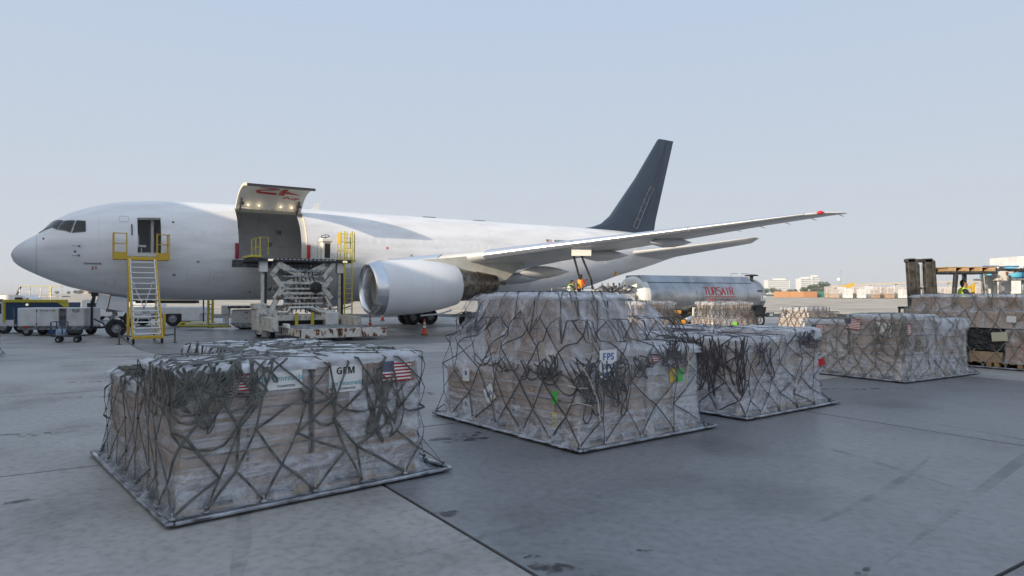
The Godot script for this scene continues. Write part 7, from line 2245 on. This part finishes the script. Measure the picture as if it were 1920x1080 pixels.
# ---------------------------------------------------------------- what stands far across the field
func build_far() -> void:
	var white := mat(0.72, 0.72, 0.70, 0.7)
	var glassy := mat(0.22, 0.25, 0.28, 0.3)
	for e in [[582.0, 1500.0, 50.0, 31.0, 7, "low white office block with stepped top behind the trees"], [640.0, 1500.0, 26.0, 34.0, 8, "white office block with banded windows"], [664.0, 1505.0, 20.0, 38.0, 8, "tallest white office block with a bright stair tower"]]:
		var p := thing("office_building", e[5], "building", at(e[0], e[1]), 0.05, "white office blocks on the horizon")
		one("wall", white, p, func(b): b.bx(Vector3(0, e[3] * 0.5, 0), Vector3(e[2], e[3], 18.0)))
		for k in int(e[4]):
			one("window_band", glassy, p, func(b): b.bx(Vector3(0, (k + 0.62) * e[3] / e[4], 9.0), Vector3(e[2] * 0.94, e[3] / e[4] * 0.42, 0.5)))
		one("roof_house", white, p, func(b): b.bx(Vector3(e[2] * 0.1, e[3] + 1.8, 0), Vector3(e[2] * 0.5, 3.6, 10.0)))
		if e[4] == 8: one("stair_tower", white, p, func(b): b.bx(Vector3(-e[2] * 0.42, e[3] * 0.5 + 1.0, 10.0), Vector3(3.4, e[3] + 2.0, 3.0)))
	var pk := thing("pink_building", "pale pink office building beyond the nose", "building", at(-985.0, 1600.0), 0.0)
	one("wall", mat(0.50, 0.34, 0.28, 0.8), pk, func(b): b.bx(Vector3(0, 4.5, 0), Vector3(46.0, 9.0, 20.0)))
	for k in 2: one("window_band", glassy, pk, func(b): b.bx(Vector3(-4, 3.0 + k * 3.2, 10.0), Vector3(30.0, 1.2, 0.4)))
	# trees
	rng.seed = 300
	var leafm := mat(0.075, 0.10, 0.045, 0.9)
	var leafm2 := mat(0.055, 0.085, 0.035, 0.9)
	var bark := mat(0.12, 0.10, 0.08, 0.9)
	var spots := []
	for k in 16: spots.append([255.0 + k * 6.4 + rng.randf_range(-2, 2), 690.0 + rng.randf_range(-20, 30), rng.randf_range(6.0, 9.0)])
	spots.append([292.0, 640.0, 13.5])
	spots.append([284.0, 645.0, 11.0])
	for k in 9: spots.append([-500.0 + k * 8.0, 760.0 + rng.randf_range(-20, 20), rng.randf_range(3.5, 6.5)])
	for k in 4: spots.append([-265.0 + k * 9.0, 430.0, rng.randf_range(4.0, 6.0)])
	for s in spots:
		var t := thing("tree", "leafy green tree in the far row along the field" if s[2] < 10.5 else "taller olive tree rising in front of the office blocks", "tree", at(s[0], s[1]), rng.randf() * TAU, "far trees")
		var h: float = s[2]
		one("trunk", bark, t, func(b):
			b.cyl(Vector3.ZERO, Vector3(0, h * 0.6, 0), h * 0.035, h * 0.018, 7)
			for k in 4: b.cyl(Vector3(0, h * (0.3 + 0.07 * k), 0), Vector3(cos(k * 1.7) * h * 0.25, h * (0.55 + 0.06 * k), sin(k * 1.7) * h * 0.25), h * 0.014, h * 0.006, 5))
		var cr := MB.new()
		for k in 260:
			var v := Vector3(rng.randfn(), rng.randfn() * 0.8, rng.randfn()).normalized() * pow(rng.randf(), 0.45)
			var c := Vector3(v.x * h * 0.48, h * 0.62 + v.y * h * 0.36, v.z * h * 0.48)
			var a := Vector3(rng.randfn(), rng.randfn(), rng.randfn()).normalized()
			var f := cr.frame_of(a)
			var z := h * rng.randf_range(0.05, 0.10)
			cr.quad(c - f[0] * z, c + f[1] * z * 0.7, c + f[0] * z, c - f[1] * z * 0.7)
		obj("crown", cr, leafm if rng.randf() < 0.5 else leafm2, t)
	# containers
	var cols := [mat(0.52, 0.27, 0.13, 0.7), mat(0.54, 0.28, 0.14, 0.7), mat(0.44, 0.21, 0.10, 0.7), mat(0.05, 0.20, 0.15, 0.6)]
	var cl := ["orange shipping container at the end of the row", "orange shipping container in the middle of the row", "rust brown shipping container beside the green one", "dark green shipping container behind the white cab"]
	for k in 4:
		var x: float = [118.5, 124.6, 130.6, 136.5][k]
		var p := thing("shipping_container", cl[k], "container", at(x, 300.0 if k < 3 else 304.0), 0.0, "containers across the field")
		one("shell", cols[k], p, func(b): b.bx(Vector3(0, 1.35, 0), Vector3(6.0, 2.6, 2.4)))
		for q in 12: one("rib", cols[k], p, func(b): b.bx(Vector3(-2.75 + q * 0.5, 1.35, 1.22), Vector3(0.22, 2.4, 0.06)))
	# yellow machine and white tractor among the freight
	var ym := thing("aerial_lift", "yellow boom machine standing above the far freight", "machine", at(141.5, 292.0), 0.0)
	one("boom", M.yellow, ym, func(b):
		b.beam(Vector3(-3.5, 3.0, 0), Vector3(4.5, 5.4, 0), 0.9, 1.1)
		b.beam(Vector3(-2.5, 4.2, 0), Vector3(5.0, 6.3, 0), 0.7, 0.5))
	one("chassis", M.yellow, ym, func(b): b.bx(Vector3(-1.0, 1.2, 0), Vector3(5.0, 1.2, 2.2), 0.1))
	for x in [-2.6, 1.0]: wheel("wheel", ym, Vector3(x, 0.6, 1.0), Vector3(0, 0, 1), 0.6, 0.5)
	var tr := thing("tow_tractor", "white tow tractor parked in front of the yellow machine", "tractor", at(134.5, 285.0), 0.0)
	one("cab", M.white, tr, func(b): b.prism(Transform3D(Basis(), Vector3(0, 0, -1.0)), PackedVector2Array([Vector2(-1.6, 0.5), Vector2(-1.4, 2.7), Vector2(0.2, 2.8), Vector2(0.9, 1.5), Vector2(2.2, 1.4), Vector2(2.2, 0.5)]), 2.0))
	for x in [-1.0, 1.5]: wheel("wheel", tr, Vector3(x, 0.5, 0.95), Vector3(0, 0, 1), 0.5, 0.4)
	# far rows of wrapped freight
	rng.seed = 320
	var tones := [M.card3, M.card5, M.card1, M.white, M.card3, M.card0]
	for k in 26:
		var row := k % 2
		var x := 118.0 + (k / 2) * 4.15 + row * 1.6
		var d := 250.0 + row * 8.0 - (k / 2) * 1.6
		var h := rng.randf_range(3.0, 3.9) + row * 0.5
		var wd := rng.randf_range(2.1, 3.0)
		var p := thing("freight_stack", "pale wrapped freight stack in the far row", "freight", at(x, d), rng.randf_range(-0.2, 0.2), "far rows of wrapped freight")
		var m: Material = tones[rng.randi() % tones.size()]
		one("load", m, p, func(b):
			for i in 3:
				for j in 3: b.bx(Vector3(-wd / 3.0 + i * wd / 3.0, 0.15 + h * (j + 0.5) / 3.0, rng.randf_range(-0.1, 0.1)), Vector3(wd / 3.0 - 0.06, h / 3.0 - 0.06, 2.0), 0.08))
		one("plastic_cover", M.film_milky, p, func(b): b.bx(Vector3(0, 0.15 + h * 0.72, 0), Vector3(wd + 0.1, h * 0.62, 2.3), 0.12))
		one("base", M.steel, p, func(b): b.bx(Vector3(0, 0.07, 0), Vector3(wd + 0.3, 0.14, 2.6)))
	# elevated road
	var br := thing("elevated_road", "long pale elevated roadway on columns across the horizon", "bridge", at(500.0, 880.0), -0.10)
	one("deck", mat(0.55, 0.46, 0.36, 0.8), br, func(b):
		b.prism(Transform3D(Basis(), Vector3(0, 0, -4)), PackedVector2Array([Vector2(-110, 8.5), Vector2(-60, 11.5), Vector2(0, 14.0), Vector2(60, 15.5), Vector2(300, 15.5), Vector2(300, 17.4), Vector2(60, 17.4), Vector2(0, 16.0), Vector2(-60, 13.4), Vector2(-110, 10.4)]), 8.0))
	for k in 13: one("column", mat(0.5, 0.46, 0.4, 0.8), br, func(b): b.bx(Vector3(-100 + k * 32.0, 4.5 + minf(k, 4) * 0.8, 0), Vector3(2.4, 9.0 + minf(k, 4) * 1.6, 3.0)))
	one("side_wall", mat(0.6, 0.52, 0.44, 0.8), br, func(b): b.bx(Vector3(110, 5.0, 30), Vector3(420.0, 10.0, 2.0)))
	for e in [[176.0, 365.0, 14.0], [158.0, 330.0, 8.5], [253.0, 430.0, 16.0]]:
		var lp := thing("light_pole", ["tall thin apron light pole above the far freight", "short pole with a bright round head above the yellow machine", "tall thin apron light pole near the forklift mast"][[14.0, 8.5, 16.0].find(e[2])], "lamp post", at(e[0], e[1]), 0.0)
		one("pole", M.steel, lp, func(b): b.cyl(Vector3.ZERO, Vector3(0, e[2], 0), 0.12, 0.07, 8))
		if e[2] < 10.0: one("lamp_head", M.pale, lp, func(b): b.lathe(Vector3(0, e[2] - 0.8, 0), Vector3.UP, [[0, 0.001], [0.1, 0.6], [0.8, 0.9], [1.5, 0.6], [1.6, 0.001]], 14))
		else: one("lamp_arm", M.steel, lp, func(b): b.bx(Vector3(0, e[2], 0), Vector3(1.6, 0.12, 0.12)))
func _ready() -> void:
	setup()
	make_materials()
	make_flag()
	build_ground()
	build_airplane()
	build_loads()
	build_stairs()
	build_loader()
	build_left_side()
	build_fuel_truck()
	build_forklifts()
	cone("orange and white traffic cone standing below the engine", -4.84, 37.76, 0.86)
	cone("orange and white traffic cone behind the loader's low deck", -9.13, 43.96, 0.86)
	cone("small orange cone on sunlit apron beyond the engine", -11.0, 58.0, 0.7)
	build_people()
	build_far()
